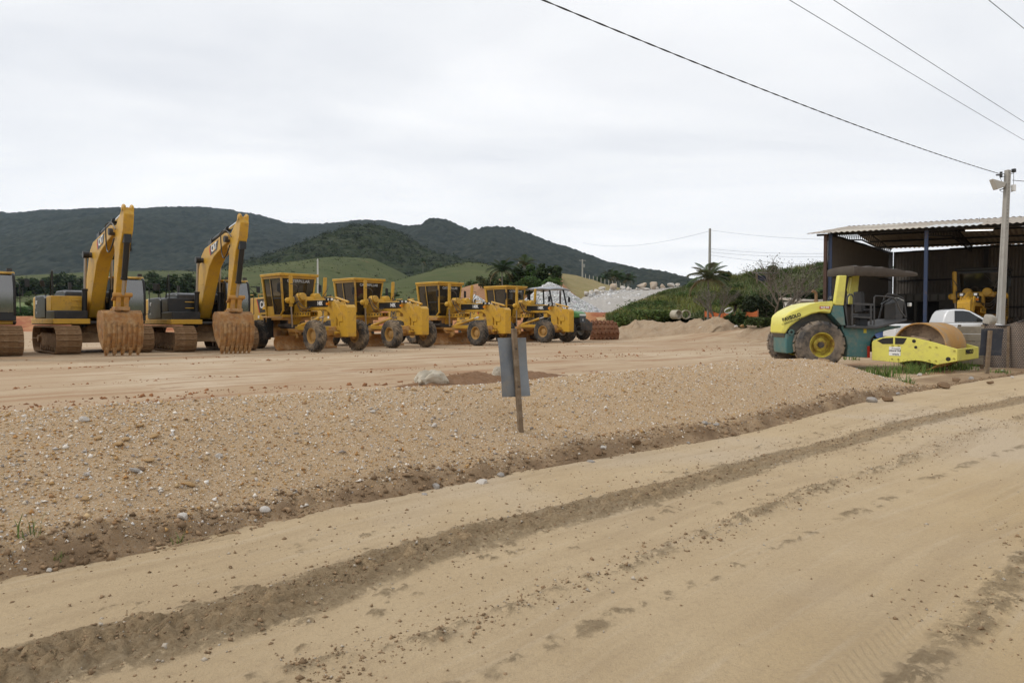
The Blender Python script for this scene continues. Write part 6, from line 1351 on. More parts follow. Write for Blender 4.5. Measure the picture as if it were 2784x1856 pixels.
def wire(name, A, B, sag, r, label, group=None, twist=False, n=60, m=None):
    A = Vector(A); B = Vector(B); mb = MB(); P = [A.lerp(B, i / n) - Vector((0, 0, sag * 4 * (i / n) * (1 - i / n))) for i in range(n + 1)]
    if twist:
        dn = n * 14; Pd = [A.lerp(B, i / dn) - Vector((0, 0, sag * 4 * (i / dn) * (1 - i / dn))) for i in range(dn + 1)]
        for ph in (0, math.pi): mb.tube([p + Vector((math.cos(i * .32 + ph) * r * .6, 0, math.sin(i * .32 + ph) * r * .6)) for i, p in enumerate(Pd)], r * .62, 5)
    else: mb.tube(P, r, 6)
    o = mb.build(name, m or WIRE, None); o.location = (0, 0, 0); return tag(o, label, 'wire', group)
U_ = Vector((.77, .64, 0)); a0 = PT + Vector((-.30, 0, -.20))
END = Vector((a0.x - .77 * 39, a0.y - .64 * 39, a0.z - .1))
wire('power_cable', a0, END, .42, .013, 'thick twisted power cable running to the pole with the floodlight', twist=True)
wire('service_wire', PT + Vector((.1, 0, -.42)), PT + Vector((9, -4.5, -1.4)), .25, .012, 'short wire leaving the floodlight pole away from the yard')
hw = []
for (p1, p2, z) in (((2178, 0), (2784, 373), 9.6), ((2296, 0), (2784, 321), 9.6), ((2711, 0), (2784, 60), 9.9)):
    def at_z(p):
        d = ray(*p); k = (z - CAMZ) / d[2]; return Vector((d[0] * k, d[1] * k, z))
    A = at_z(p1); B = at_z(p2); dv = (B - A).normalized(); hw.append((A - dv * 26, A + dv * 34))
for i, (A, B) in enumerate(hw): wire('overhead_wire', A, B, .18, .0085, 'thin overhead wire high above the road', 'overhead wires above the road')
def line_pole(P, label):
    t = empty('utility_pole', (P.x, P.y, gz(P.x, P.y)), .7, label, 'pole'); H = 10.1 - t.location.z; MB().tube([(0, 0, -.4), (0, 0, H)], [.17, .10], 12).build('shaft', CONC, t); MB().box((0, 0, 9.62 - t.location.z - .04), (4.6, .10, .10)).build('cross_arm', CONC, t)
mA = (hw[0][0] + hw[1][0]) / 2; mB = (hw[0][1] + hw[1][1]) / 2
line_pole(mA, 'round concrete pole carrying the overhead wires behind the road bend'); line_pole(mB, 'round concrete pole carrying the overhead wires beyond the shed')
t_ = empty('utility_pole', (END.x, END.y, 0), 0, 'concrete pole at the other end of the twisted cable', 'pole'); MB().tube([(0, 0, -.4), (0, 0, END.z + .2)], [.15, .09], 10).build('shaft', CONC, t_)
_, PB = pole(1928, 0, 621, 80, .25, 'tall concrete pole behind the palm on the green bank', base=2.5); pole(865, 0, 704, 96, .22, 'white concrete pole behind the first two motor graders', base=2.0, mt=mat('white_concrete', (.55, .55, .53), .9, var=(3, .3))); pole(1583, 0, 705, 150, .28, 'far concrete pole with a transformer on the grassy spoil bank', base=8, cross=True); pole(1410, 0, 712, 125, .22, 'slim pole among the bushes on the cut slope', base=7)
wire('far_wire', PB + Vector((0, 0, -.3)), atd(1585, 660, 148), 1.2, .012, 'faint wire from the tall pole towards the far spoil bank')
for z, (px, py) in ((-.2, (2300, 652)), (-8.4 * .28, (2300, 688)), (-2.75, (2300, 696)), (-3.1, (2300, 722))): wire('far_wire', PB + Vector((.1, 0, z)), atd(px, py, 66), .25, .010, 'faint wire from the tall pole towards the shed', 'faint wires between the tall pole and the shed')
# ================================================================== tractor
def tractor(loc, rz):
    t = empty('farm_tractor', loc, rz, 'green farm tractor with a grey canopy behind the motor grader', 'tractor'); TG = mat('tractor_green', (.07, .20, .06), .4, dirt=((.22, .17, .11), 3, .55, .8, .5)); CG = mat('canopy_grey', (.36, .38, .41), .45, var=(2, .2))
    for s in (-1, 1):
        wheel(t, (-1.35, .85 * s, .85), .86, .48, .46, 22, RUBM, mat('rim_white', (.55, .54, .50), .6), spin=.3); wheel(t, (1.05, .80 * s, .62), .63, .38, .33, 20, RUB, mat('rim_white', (.55, .54, .50), .6), (0, 0, -.15))
        mb = MB(); mb.tube([(-2.05, .80 * s, 1.35), (-1.85, .80 * s, 1.72), (-1.35, .80 * s, 1.86), (-.75, .80 * s, 1.55), (-.6, .80 * s, 1.15)], .10, 8); mb.build('mudguard', BLK, t)
        for (x0, x1) in ((-2.0, -2.15), (-.35, -.10)): MB().bar((x1 + .25, .60 * s, 1.2), (x0, .62 * s, 2.86), .07, .07).build('canopy_post', BLK, t)
    MB().prism([(-.45, 1.0), (-.45, 1.58), (.3, 1.66), (1.35, 1.62), (1.68, 1.50), (1.72, 1.25), (.3, 1.15)], -.36, .36).build('hood', TG, t, .06)
    mb = MB(); mb.prism([(-.45, .80), (1.55, .80), (1.70, .92), (1.70, 1.26), (-.45, 1.16)], -.30, .30); mb.build('engine', BLK, t, .02); mb = MB(); mb.box((1.715, 0, 1.12), (.03, .50, .42)); g = mb.build('grille', mat('grille_grey', (.07, .075, .08), .5), t, .01); MB().box((1.72, 0, 1.40), (.05, .52, .10)).build('head_lamp', LAMP, t)
    MB().prism([(1.72, 1.02), (1.78, 1.16), (1.84, 1.02)], -.001, .001) ; lettering('A', .16, WHITE, t, (1.735, 0, 1.12), (0, 1, 0), bold=.006, name='emblem')
    mb = MB(); mb.box((1.05, 0, .62), (.22, 1.4, .18)); mb.box((-1.35, 0, .85), (.35, 1.3, .4)); mb.prism([(-2.0, .6), (-.3, .6), (-.3, 1.0), (-2.0, 1.1)], -.3, .3); mb.build('chassis', BLK, t, .02)
    mb = MB(); mb.box((2.0, 0, .78), (.42, .6, .45)); mb.build('front_weight', DARK, t, .03); mb = MB(); mb.box((-1.4, 0, 1.45), (.5, .5, .12)); mb.box((-1.62, 0, 1.75), (.12, .5, .6)); mb.build('seat', SEAT, t, .04)
    o = MB().lathe([(.17, -.012), (.19, 0), (.17, .012)], (0, 0, 0), 18, 'z', True).build('steering_wheel', BLK, t); o.location = (-.72, 0, 1.82); o.rotation_euler = (0, -.5, 0); MB().bar((-.5, 0, 1.5), (-.72, 0, 1.82), .05, .05).build('steering_column', BLK, t); MB().box((-.5, 0, 1.68), (.14, .5, .22)).build('dashboard', BLK, t, .03)
    mb = MB(); v = []; f = []; nx, ny = 9, 7
    for i in range(nx):
        for j in range(ny):
            u = i / (nx - 1) * 2 - 1; w = j / (ny - 1) * 2 - 1; v.append((-1.15 + u * 1.12, w * .86, 2.98 - .07 * u ** 4 - .07 * w ** 4 + .02 * (1 - u * u)))
    f = [(i * ny + j, i * ny + j + 1, (i + 1) * ny + j + 1, (i + 1) * ny + j) for i in range(nx - 1) for j in range(ny - 1)]; mb.add(v, f); c = mb.build('canopy', CG, t, sm=60); so = c.modifiers.new('s', 'SOLIDIFY'); so.thickness = .09; so.offset = -1
    MB().tube([(.35, -.42, 1.55), (.35, -.42, 2.55), (.33, -.42, 2.75)], [.06, .06, .045], 10).build('exhaust_pipe', mat('dark_pipe', (.06, .045, .04), .7), t)
    for s in (-1, 1): mb = MB(); mb.tube([(-.3, .62 * s, 2.4), (-.1, .85 * s, 2.45)], .014, 6); mb.box((-.1, .88 * s, 2.28), (.05, .16, .30)); mb.build('mirror', BLK, t, .02)
    return t
p = atd(1524, 872, 43.0); TRC = tractor((p.x, p.y, 1.6 - 52 * 43 / FPX), math.atan2(-.72, .69)); TRC.scale = (1.06, 1.06, 1.12)
# ================================================================== padfoot shells
def shells():
    PF = mat('rusty_padfoot', (.20, .085, .04), .85, var=(3, .6, (.13, .06, .035)), dirt=[((.30, .17, .09), 4, .5, .7, .7)], bump=(20, .3)); c = atd(1630, 872, 47.5); g = gz(c.x, c.y); rr = .82
    for k, (a0, a1, lab) in enumerate(((62, 178, 'rusty half shell studded with padfoot lugs, lying on top of the other half shell'), (-28, 58, 'rusty half shell studded with padfoot lugs, under the other half shell on the ground'))):
        t = empty('padfoot_shell', (c.x, c.y, g), R(20), lab, 'roller shell', 'padfoot shells'); mb = MB(); n = 16; w = 1.10; v = []
        for i in range(n + 1):
            a = R(a0 + (a1 - a0) * i / n)
            for (y, r) in ((-w, rr), (w, rr), (w, rr - .05), (-w, rr - .05)): v.append((y, -r * math.cos(a), .42 + r * math.sin(a)))
        f = [(i * 4 + j, i * 4 + (j + 1) % 4, (i + 1) * 4 + (j + 1) % 4, (i + 1) * 4 + j) for i in range(n) for j in range(4)] + [(0, 1, 2, 3), (n * 4 + 3, n * 4 + 2, n * 4 + 1, n * 4)]; mb.add(v, f); sh = mb.build('shell', PF, t)
        pads = MB(); rows = int((a1 - a0) / 20)
        for i in range(rows):
            a = R(a0 + 7 + (a1 - a0 - 10) * i / max(1, rows - 1))
            for j in range(9):
                y = -.96 + j * .30 + (.15 if i % 2 else 0)
                if y > 1.02: continue
                M = Matrix.Rotation(a - math.pi / 2, 3, 'X'); q = Vector((y, -rr * math.cos(a), .42 + rr * math.sin(a))); out = Vector((0, -math.cos(a), math.sin(a)))
                Rm = Matrix.Rotation(math.atan2(math.cos(a), math.sin(a)), 3, 'X'); pads.box(q + out * .045, (.19, .17, .15), Rm, (.70, .70))
        tag(pads.build('pad', PF, sh, sm=None), kind='stuff')
shells()
# ================================================================== sacks, soil heap, rocks on the berm
def sack(px, py, d, w, h, label, seed, open_top=False):
    c = atd(px, py, d); r = random.Random(seed); bm = bmesh.new(); bmesh.ops.create_icosphere(bm, subdivisions=5, radius=1)
    V = np.array([v.co[:] for v in bm.verts]); F = np.array([[v.index for v in f.verts] for f in bm.faces]); bm.free()
    V = np.sign(V) * np.abs(V) ** .72; n1 = fbm(V[:, 0] * 1.6 + seed, V[:, 1] * 1.6 + V[:, 2] * 2, 1.0, 3, seed); fold = np.abs(fbm(V[:, 0] * 2 + V[:, 2] * 1.2, V[:, 1] * 2 - V[:, 2], 1.1, 4, seed + 3)); k = 1 + .24 * n1 - .42 * fold
    V = V * k[:, None]; V[:, 2] = V[:, 2] - .5 * np.abs(V[:, 0]) ** 2 * np.where(V[:, 2] > 0, 1, 0) * .6; V[:, 2] = np.where(V[:, 2] < -.35, -.35, V[:, 2]); V *= np.array([w / 2, w * .38, h / 1.25])
    ang = .5; ca, sa = math.cos(ang), math.sin(ang); V[:, 0], V[:, 1] = V[:, 0] * ca - V[:, 1] * sa, V[:, 0] * sa + V[:, 1] * ca
    m = mat('woven_sack', (.50, .45, .36), .8, var=[(3, .5, (.38, .31, .22)), (14, .3)], dirt=((.25, .15, .08), 4, .52, .7, .7), bump=(60, .25))
    o = link('sack', np_mesh('sack', V, F, smoothang=50), m); o.location = (c.x, c.y, c.z); tag(o, label, 'sack')
sack(1172, 1046, 9.6, .50, .27, 'crumpled dirty white sack half buried beside the soil heap', 12)
sack(1355, 1022, 10.4, .22, .20, 'small knotted off white sack on the brown soil heap', 9)
def heap(name, pts, wid, hts, m, seed, amp=.06, label=None, kind='structure', n=90, k=26, rough=4.0):
    "long low heap along a polyline (x,y,z)"
    P = np.array([p[:] for p in pts]); acc = np.concatenate([[0], np.cumsum(np.hypot(*np.diff(P[:, :2], axis=0).T))]); u = np.linspace(0, acc[-1], n)
    x = np.interp(u, acc, P[:, 0]); y = np.interp(u, acc, P[:, 1]); z = np.interp(u, acc, P[:, 2]); H = np.interp(u, acc, hts); wv = np.interp(u, acc, wid) if hasattr(wid, '__len__') else np.full(n, wid)
    tx = np.gradient(x, u); ty = np.gradient(y, u); l = np.hypot(tx, ty); tx /= l; ty /= l; s = np.linspace(-1, 1, k); end = np.minimum(1, np.minimum(u, acc[-1] - u) / (wv * .8 + 1e-6)) ** .5
    X = x[:, None] - ty[:, None] * s * wv[:, None]; Y = y[:, None] + tx[:, None] * s * wv[:, None]; shp = (1 - np.abs(s)) ** .85
    Z = z[:, None] + (H * end)[:, None] * (shp * (1 + .35 * fbm(X, Y, rough * .25, 3, seed))) + amp * fbm(X, Y, rough, 4, seed + 2, .6) * shp ** .5 - .06 * (shp <= .02)
    V = np.stack([X, Y, Z], -1).reshape(-1, 3); o = link(name, np_mesh(name, V, grid_faces(n, k)[:, ::-1], smoothang=180), m); return tag(o, label, kind=kind) if kind else o
SOILB = mat('brown_soil', (.20, .105, .05), .95, var=[(6, .6, (.13, .07, .035)), (20, .5, (.29, .18, .10))], bump=(25, .8, .04)); SOILT = mat('tan_spoil', (.36, .26, .165), .95, var=[(.5, .6, (.30, .20, .12)), (3, .6, (.42, .34, .24)), (14, .5, (.22, .15, .09))], bump=(8, .8, .06))
heap('soil_heap', [atd(1098, 1063, 9.3), atd(1180, 1055, 9.7), atd(1290, 1040, 10.3), atd(1420, 1030, 10.8), atd(1520, 1022, 11.4)], .55, [.08, .14, .17, .12, .05], SOILB, 5, .06, rough=6)
ROCKC = {'white': mat('white_rock', (.55, .51, .46), .85, var=(9, .5, (.38, .33, .27)), bump=(18, .4)), 'ochre': mat('ochre_rock', (.40, .26, .12), .85, var=(9, .5, (.30, .17, .07)), bump=(18, .4)), 'grey': mat('grey_rock', (.34, .31, .28), .85, var=(9, .5, (.24, .22, .19)), bump=(18, .4)), 'brown': mat('brown_rock', (.21, .135, .075), .9, var=(9, .5, (.15, .09, .05)), bump=(18, .5))}
_rk = {}
def rock_mesh(seed, sub=2):
    if (seed, sub) not in _rk: V, F = rock_blob(sub, seed, .78, .22); _rk[(seed, sub)] = np_mesh('rock', V, F, smoothang=28)
    return _rk[(seed, sub)]
def rock(px, py, wpx, col, label, group, z=None, hk=.8, seed=0, dist=None):
    p = berm_hit(px, py) if dist is None else atd(px, py, dist); s = wpx * p.y / FPX / 2
    me = rock_mesh(seed % 9); k = (seed % 9, col)
    if k not in _rk: c = me.copy(); c.materials.clear(); c.materials.append(ROCKC[col]); _rk[k] = c
    o = link('rock', _rk[k]); o.location = (p.x, p.y, p.z + s * .28); o.scale = (s, s * .9, s * hk); o.rotation_euler = (random.uniform(-.3, .3), random.uniform(-.3, .3), random.uniform(0, 6)); return tag(o, label, 'rock', group)
_bpx = 1392 + FPX * BXg / np.maximum(BYg, .3); _bpy = 872 + (CAMZ - BZg) * FPX / np.maximum(BYg, .3)
def berm_hit(px, py):
    q = (_bpx - px) ** 2 + (_bpy - py) ** 2 + np.where(BSg > 2.05, 1e6, 0); i = np.unravel_index(np.argmin(q), q.shape)
    if q[i] < 30 ** 2: return Vector((BXg[i], BYg[i], BZg[i]))
    return onz(px, py, 0.015)
k = 0
for (px, py, w) in ((225, 1144, 28), (590, 1240, 22), (490, 1412, 36), (713, 1391, 30), (864, 1408, 24), (612, 1420, 14), (1183, 1160, 22), (1015, 1122, 16)): rock(px, py, w, 'white', 'whitish stone on the slope of the gravel berm', 'white stones on the berm', seed=k); k += 1
for (px, py, w, c) in ((375, 1160, 24, 'ochre'), (410, 1190, 28, 'ochre'), (335, 1200, 28, 'ochre'), (312, 1216, 32, 'ochre'), (262, 1195, 22, 'ochre'), (405, 1254, 26, 'ochre'), (355, 1284, 34, 'grey'), (380, 1276, 26, 'brown'), (510, 1318, 34, 'ochre'), (225, 1362, 26, 'ochre'), (1212, 1068, 14, 'ochre'), (1295, 1192, 12, 'ochre'), (1230, 1230, 16, 'ochre'), (1125, 1060, 16, 'ochre')):
    rock(px, py, w, c, {'ochre': 'flat ochre rock bedded in the gravel berm', 'grey': 'pale grey rock bedded among ochre rocks on the berm', 'brown': 'dark brown rock leaning on a pale grey rock on the berm'}[c], 'rocks bedded in the berm' if c == 'ochre' else None, hk=.5, seed=k); k += 1
for (px, py, w, c) in ((370, 1533, 22, 'white'), (60, 1550, 14, 'white'), (125, 1553, 18, 'white'), (1313, 1336, 44, 'white'), (1340, 1338, 24, 'brown'), (1362, 1298, 26, 'grey'), (1185, 1328, 30, 'grey'), (1150, 1362, 34, 'grey'), (1610, 1268, 26, 'grey'), (1625, 1232, 34, 'brown'), (1640, 1222, 22, 'white'), (1735, 1205, 34, 'brown'), (1918, 1152, 20, 'grey'), (1948, 1156, 20, 'grey'), (2000, 1186, 20, 'brown'), (1875, 1208, 12, 'grey')):
    rock(px, py, w, c, {'white': 'whitish stone at the foot of the gravel berm', 'grey': 'grey stone at the foot of the gravel berm', 'brown': 'brown clod at the foot of the gravel berm'}[c], {'white': 'white stones at the berm foot', 'grey': 'grey stones at the berm foot', 'brown': 'brown clods at the berm foot'}[c], seed=k); k += 1
rock(2370, 1091, 30, 'grey', 'angular grey stone on the road edge next to a brown stone', None, seed=3, dist=13.4); rock(2413, 1089, 34, 'brown', 'angular brown stone on the road edge near the roller', None, seed=5, dist=13.6)
for (px, py, w, c) in ((2440, 1072, 14, 'grey'), (2500, 1020, 14, 'white'), (2565, 1052, 34, 'brown'), (2600, 1035, 24, 'brown'), (2640, 1030, 16, 'grey'), (2725, 1010, 12, 'white'), (2692, 1042, 18, 'brown'), (2752, 1026, 10, 'white')): rock(px, py, w, c, '%s stone on the earthen verge in front of the roller' % {'white': 'whitish', 'grey': 'grey', 'brown': 'brown'}[c], '%s stones on the verge' % c, seed=k, dist=2970 / (py - 868)); k += 1
# slabs at the end of the berm
mb = MB(); p = atd(2248, 1000, 16.3); o = MB().box((0, 0, 0), (.10, .30, .55), (.2, -.75, .4)).build('broken_slab', mat('brown_slab', (.27, .17, .085), .85, var=(5, .6)), None, .01); o.location = p; tag(o, 'broken brown slab sticking out of the end of the berm', 'slab')
# ================================================================== quarry terrace: piles, ramp, boulders
WG = colmat('crushed_stone', .85, .3); WGB = mat('pile_core', (.42, .42, .41), .95, var=[(3, .7, (.28, .28, .27)), (9, .7, (.55, .55, .53))], bump=(5, .8, .2))
def cone_pile(name, px, ytop, xl, xr, ybase, d, label, n=5200, seed=1, stone=.10):
    c = atd(px, ybase, d); H = (ybase - ytop) * d / FPX; wl = (px - xl) * d / FPX; wr = (xr - px) * d / FPX; nr, na = 26, 64; a = np.linspace(0, 2 * np.pi, na + 1)[:-1]; rr = np.linspace(0, 1, nr)
    A, Q = np.meshgrid(a, rr); rad = np.where(np.cos(A) > 0, wr, wl); X = c.x + Q * rad * np.cos(A); Y = c.y + Q * (wl + wr) * .5 * np.sin(A); z = H * (1 - np.sqrt(Q ** 2 + .006) / 1.003) * (1 + .10 * fbm(X, Y, .35, 3, seed)) + fbm(X, Y, 1.2, 3, seed + 1) * .08; Z = c.z + np.where(Q > .97, -.6, z)
    V = np.stack([X, Y, Z], -1).reshape(-1, 3); F = []
    for i in range(nr - 1):
        for j in range(na): F.append((i * na + j, i * na + (j + 1) % na, (i + 1) * na + (j + 1) % na, (i + 1) * na + j))
    o = tag(link(name, np_mesh(name, V, np.array(F)[:, ::-1], smoothang=180), WGB), kind='structure')
    i = np.clip((np.sqrt(rng.random(n)) * (nr - 2)), 0, nr - 2); j = rng.integers(0, na, n); i0 = i.astype(int); f = i - i0; P = np.stack([X, Y, Z], -1); P = P[i0, j] * (1 - f)[:, None] + P[i0 + 1, j] * f[:, None]; jj = rng.random(n)[:, None]; P2 = np.stack([X, Y, Z], -1)[i0, (j + 1) % na] * (1 - f)[:, None] + np.stack([X, Y, Z], -1)[i0 + 1, (j + 1) % na] * f[:, None]; P = P * (1 - jj) + P2 * jj
    sz = np.clip(rng.lognormal(math.log(stone), .4, n), .03, .35); g = rng.uniform(.36, .80, (n, 1)); cols = g * np.array([[1, 1, .985]]) * rng.uniform(.95, 1.03, (n, 3)); scatter_mesh('crushed_stone', P, sz, cols, OCTS, WG)
cone_pile('stone_pile', 1490, 764, 1380, 1650, 856, 76, 'pile', 7500, 3, .095)
cone_pile('stone_pile', 1292, 800, 1240, 1350, 846, 92, 'pile', 1800, 6, .11)
def terrain_patch(name, poly, m, nx=50, ny=40, amp=.2, seed=1, attrs=None, rough=.4):
    "a hand laid slope given by rows of (px, py, distance)"
    rows = [[atd(*p) for p in row] for row in poly]; R_ = np.array([[q[:] for q in row] for row in rows]); a, b = R_.shape[:2]
    def interp(A, n, ax):
        k = A.shape[ax]; t = np.linspace(0, k - 1, n); i = np.clip(t.astype(int), 0, k - 2); f = t - i; A0 = np.take(A, i, ax); A1 = np.take(A, i + 1, ax); f = f.reshape([-1 if q == ax else 1 for q in range(3)]); f = f * f * (3 - 2 * f) * .4 + f * .6; return A0 * (1 - f) + A1 * f
    G = interp(interp(R_, ny, 0), nx, 1); G[..., 2] += fbm(G[..., 0], G[..., 1], rough, 4, seed) * amp + fbm(G[..., 0], G[..., 1], rough * 4, 3, seed + 4) * amp * .35
    return tag(link(name, np_mesh(name, G.reshape(-1, 3), grid_faces(ny, nx)[:, ::-1] if a else 0, smoothang=180), m), kind='structure'), G
CUT = mat('brown_cut', (.30, .155, .075), .95, var=[(.15, .6, (.36, .21, .10)), (.8, .6, (.24, .105, .05))], bump=(2, .8, .2)); DRYG = mat('dry_grass_slope', (.26, .21, .085), .95, var=[(.12, .7, (.20, .18, .065)), (.7, .6, (.33, .23, .11)), (3, .5, (.15, .13, .05))], bump=(3, .8, .2)); QR = mat('grey_quarry', (.35, .32, .285), .95, var=[(.2, .6, (.42, .385, .34)), (1.5, .6, (.27, .245, .215)), (6, .5, (.46, .44, .41))], bump=(3, .8, .15)); ORG = mat('ochre_bank', (.42, .27, .13), .95, var=[(.3, .6, (.34, .20, .09)), (2, .6, (.47, .34, .20))], bump=(3, .8, .15))
# cut slope with thicket (left), dry grass spoil bank, grey ramp
terrain_patch('cut_slope', [[(1180, 848, 84), (1390, 846, 88), (1500, 842, 92), (1600, 840, 96)], [(1180, 838, 92), (1385, 806, 96), (1480, 792, 98), (1560, 800, 100)], [(1180, 815, 104), (1370, 772, 104), (1460, 762, 106), (1530, 770, 108)], [(1180, 800, 125), (1360, 758, 118), (1460, 748, 120), (1530, 752, 122)], [(1180, 815, 165), (1360, 790, 165), (1460, 785, 165), (1530, 790, 165)]], CUT, 60, 50, .25, 5)
terrain_patch('spoil_bank', [[(1440, 842, 96), (1560, 838, 98), (1680, 812, 104), (1760, 806, 110)], [(1430, 782, 108), (1520, 790, 108), (1620, 796, 112), (1700, 796, 118)], [(1440, 752, 120), (1520, 752, 122), (1600, 772, 126), (1690, 790, 130)], [(1450, 747, 135), (1530, 744, 138), (1580, 752, 142), (1690, 785, 150)], [(1450, 775, 170), (1530, 770, 175), (1580, 775, 180), (1690, 795, 185)]], DRYG, 60, 50, .25, 8)
terrain_patch('quarry_ramp', [[(1540, 872, 66), (1640, 872, 66), (1705, 872, 66), (1760, 868, 66), (1850, 850, 68)], [(1545, 856, 74), (1640, 852, 76), (1700, 842, 78), (1760, 830, 80), (1850, 815, 80)], [(1570, 822, 88), (1640, 806, 92), (1700, 800, 94), (1770, 800, 94), (1860, 790, 92)], [(1600, 800, 102), (1640, 789, 104), (1720, 786, 106), (1790, 784, 106), (1870, 778, 102)], [(1600, 806, 130), (1640, 800, 130), (1720, 798, 130), (1790, 796, 130), (1870, 792, 130)]], QR, 70, 50, .22, 12)
terrain_patch('ochre_bank', [[(1625, 872, 59), (1665, 874, 60), (1700, 880, 60), (1740, 874, 61)], [(1620, 862, 65), (1655, 858, 66), (1690, 850, 67), (1745, 838, 68)], [(1618, 864, 74), (1655, 856, 73), (1695, 832, 72), (1815, 792, 84)], [(1618, 870, 80), (1655, 864, 78), (1700, 850, 78), (1815, 812, 90)]], ORG, 50, 30, .16, 15)
BWHT = mat('boulder_white', (.55, .51, .46), .9, var=[(.8, .6, (.40, .33, .25)), (4, .4, (.62, .59, .55))], bump=(4, .5, .1)); BTAN = mat('boulder_tan', (.44, .35, .25), .9, var=[(.7, .7, (.55, .51, .46)), (3, .5, (.30, .21, .14))], bump=(4, .5, .1))
def boulder(px, ybot, ytop, wpx, d, label, m, group=None, seed=0):
    c = atd(px, ybot, d); s = wpx * d / FPX / 2; h = (ybot - ytop) * d / FPX; V, F = rock_blob(3, seed, 1.0, .10, 16, .42); o = link('boulder', np_mesh('boulder', V, F, smoothang=30), m); o.location = (c.x, c.y, c.z + h * .42); o.scale = (s * 1.15, s, h * .62); o.rotation_euler = (0, 0, seed * 1.3); return tag(o, label, 'boulder', group)
boulder(1668, 789, 771, 34, 106, 'large rounded tan boulder left of a low white boulder on the quarry crest', BTAN, seed=1); boulder(1637, 788, 779, 22, 105, 'white boulder beside the large rounded tan boulder on the quarry crest', BWHT, seed=2); boulder(1694, 788, 776, 20, 107, 'low white boulder next to the large tan boulder on the quarry crest', BWHT, seed=3)
boulder(1745, 785, 766, 28, 107, 'squarish pale boulder next to the tall pointed boulder', BTAN, seed=4); boulder(1778, 786, 761, 24, 106, 'tall pointed boulder standing on the quarry crest', BTAN, seed=5); boulder(1757, 790, 781, 34, 104, 'low white slab of rock in front of the pointed boulder', BWHT, seed=6); boulder(1801, 785, 772, 16, 106, 'brown edged boulder just past the tall pointed boulder', BTAN, seed=7); boulder(1825, 780, 767, 22, 106, 'white boulder on the quarry crest towards the green bank', BWHT, seed=8); boulder(1843, 777, 767, 14, 106, 'small white boulder at the end of the crest by the green bank', BWHT, seed=9)
rb = random.Random(3)
for i in range(16): boulder(1612 + rb.uniform(-36, 36), 806 + rb.uniform(-10, 8), 800 + rb.uniform(-16, -4), rb.uniform(8, 17), 97, 'whitish rock in the tumbled heap below the spoil bank', BWHT, 'tumbled rocks below the spoil bank', 20 + i)
for i in range(14): boulder(rb.uniform(1700, 1860), 789 + rb.uniform(-4, 6), 782 + rb.uniform(-6, 2), rb.uniform(6, 12), 103, 'small broken rock along the quarry crest', BWHT, 'small rocks along the quarry crest', 50 + i)
def rubble():
    n = 2600; u = rng.random(n); px = np.where(u < .55, rng.normal(1695, 26, n), rng.uniform(1600, 1850, n)); py = np.where(u < .55, 815 + rng.normal(0, 11, n), rng.uniform(790, 815, n)); d = np.interp(py, [788, 805, 830, 850], [104, 93, 84, 77]); P = np.array([atd(a, b, c)[:] for a, b, c in zip(px, py, d)])
    P[:, 2] += .03; sz = np.clip(rng.lognormal(math.log(.10), .5, n), .04, .4); g = rng.uniform(.35, .72, (n, 1)); scatter_mesh('quarry_rubble', P, sz, g * np.array([[1, .985, .96]]) * np.ones((n, 3)), OCTS, WG)
rubble()
# spoil mounds in front of the green bank
heap('spoil_mound', [(lambda v: Vector((v.x, v.y, .35)))(atd(x, 872, d)) for x, d in ((1655, 52), (1740, 52), (1830, 50), (1920, 49), (1985, 47), (2010, 46))], 2.6, [.9, 1.40, 1.35, 1.35, 1.2, .4], SOILT, 31, .32, n=120, k=50, rough=1.2)
heap('spoil_mound', [(lambda v: Vector((v.x, v.y, .35)))(atd(x, 872, d)) for x, d in ((1985, 44), (2060, 43), (2150, 40), (2220, 38))], 1.4, [.4, .95, .95, .6], SOILT, 37, .10, n=80, k=36, rough=1.6)
rock(1905, 896, 18, 'white', 'white rock on the near side of the tan spoil mound', None, seed=2, dist=47.5); rock(2001, 889, 12, 'white', 'small white rock between the two tan spoil mounds', None, seed=4, dist=44); rock(2018, 888, 14, 'ochre', 'small ochre rock between the two tan spoil mounds', None, seed=6, dist=44)
# ================================================================== green bank
BKS = mat('bank_soil', (.075, .10, .03), .95, var=[(.2, .7, (.11, .13, .04)), (1.2, .7, (.05, .07, .022)), (.08, .5, (.16, .13, .06))], bump=(2, 1, .3))
bank, BG = terrain_patch('green_bank', [[(1650, 876, 56), (1710, 870, 56), (1800, 868, 57), (1950, 866, 56), (2100, 866, 52), (2260, 862, 50), (2420, 850, 52)], [(1648, 866, 62), (1714, 843, 66), (1803, 828, 70), (1950, 815, 70), (2100, 806, 66), (2260, 790, 66), (2420, 780, 68)], [(1680, 856, 76), (1744, 820, 80), (1820, 791, 84), (1950, 757, 82), (2100, 742, 80), (2240, 717, 82), (2420, 700, 86)], [(1720, 866, 100), (1780, 838, 104), (1860, 806, 110), (1980, 775, 110), (2100, 755, 110), (2240, 725, 115), (2420, 705, 120)]], BKS, 120, 80, .25, 41)
GRASS = colmat('grass_blade', .8, .2, .25)
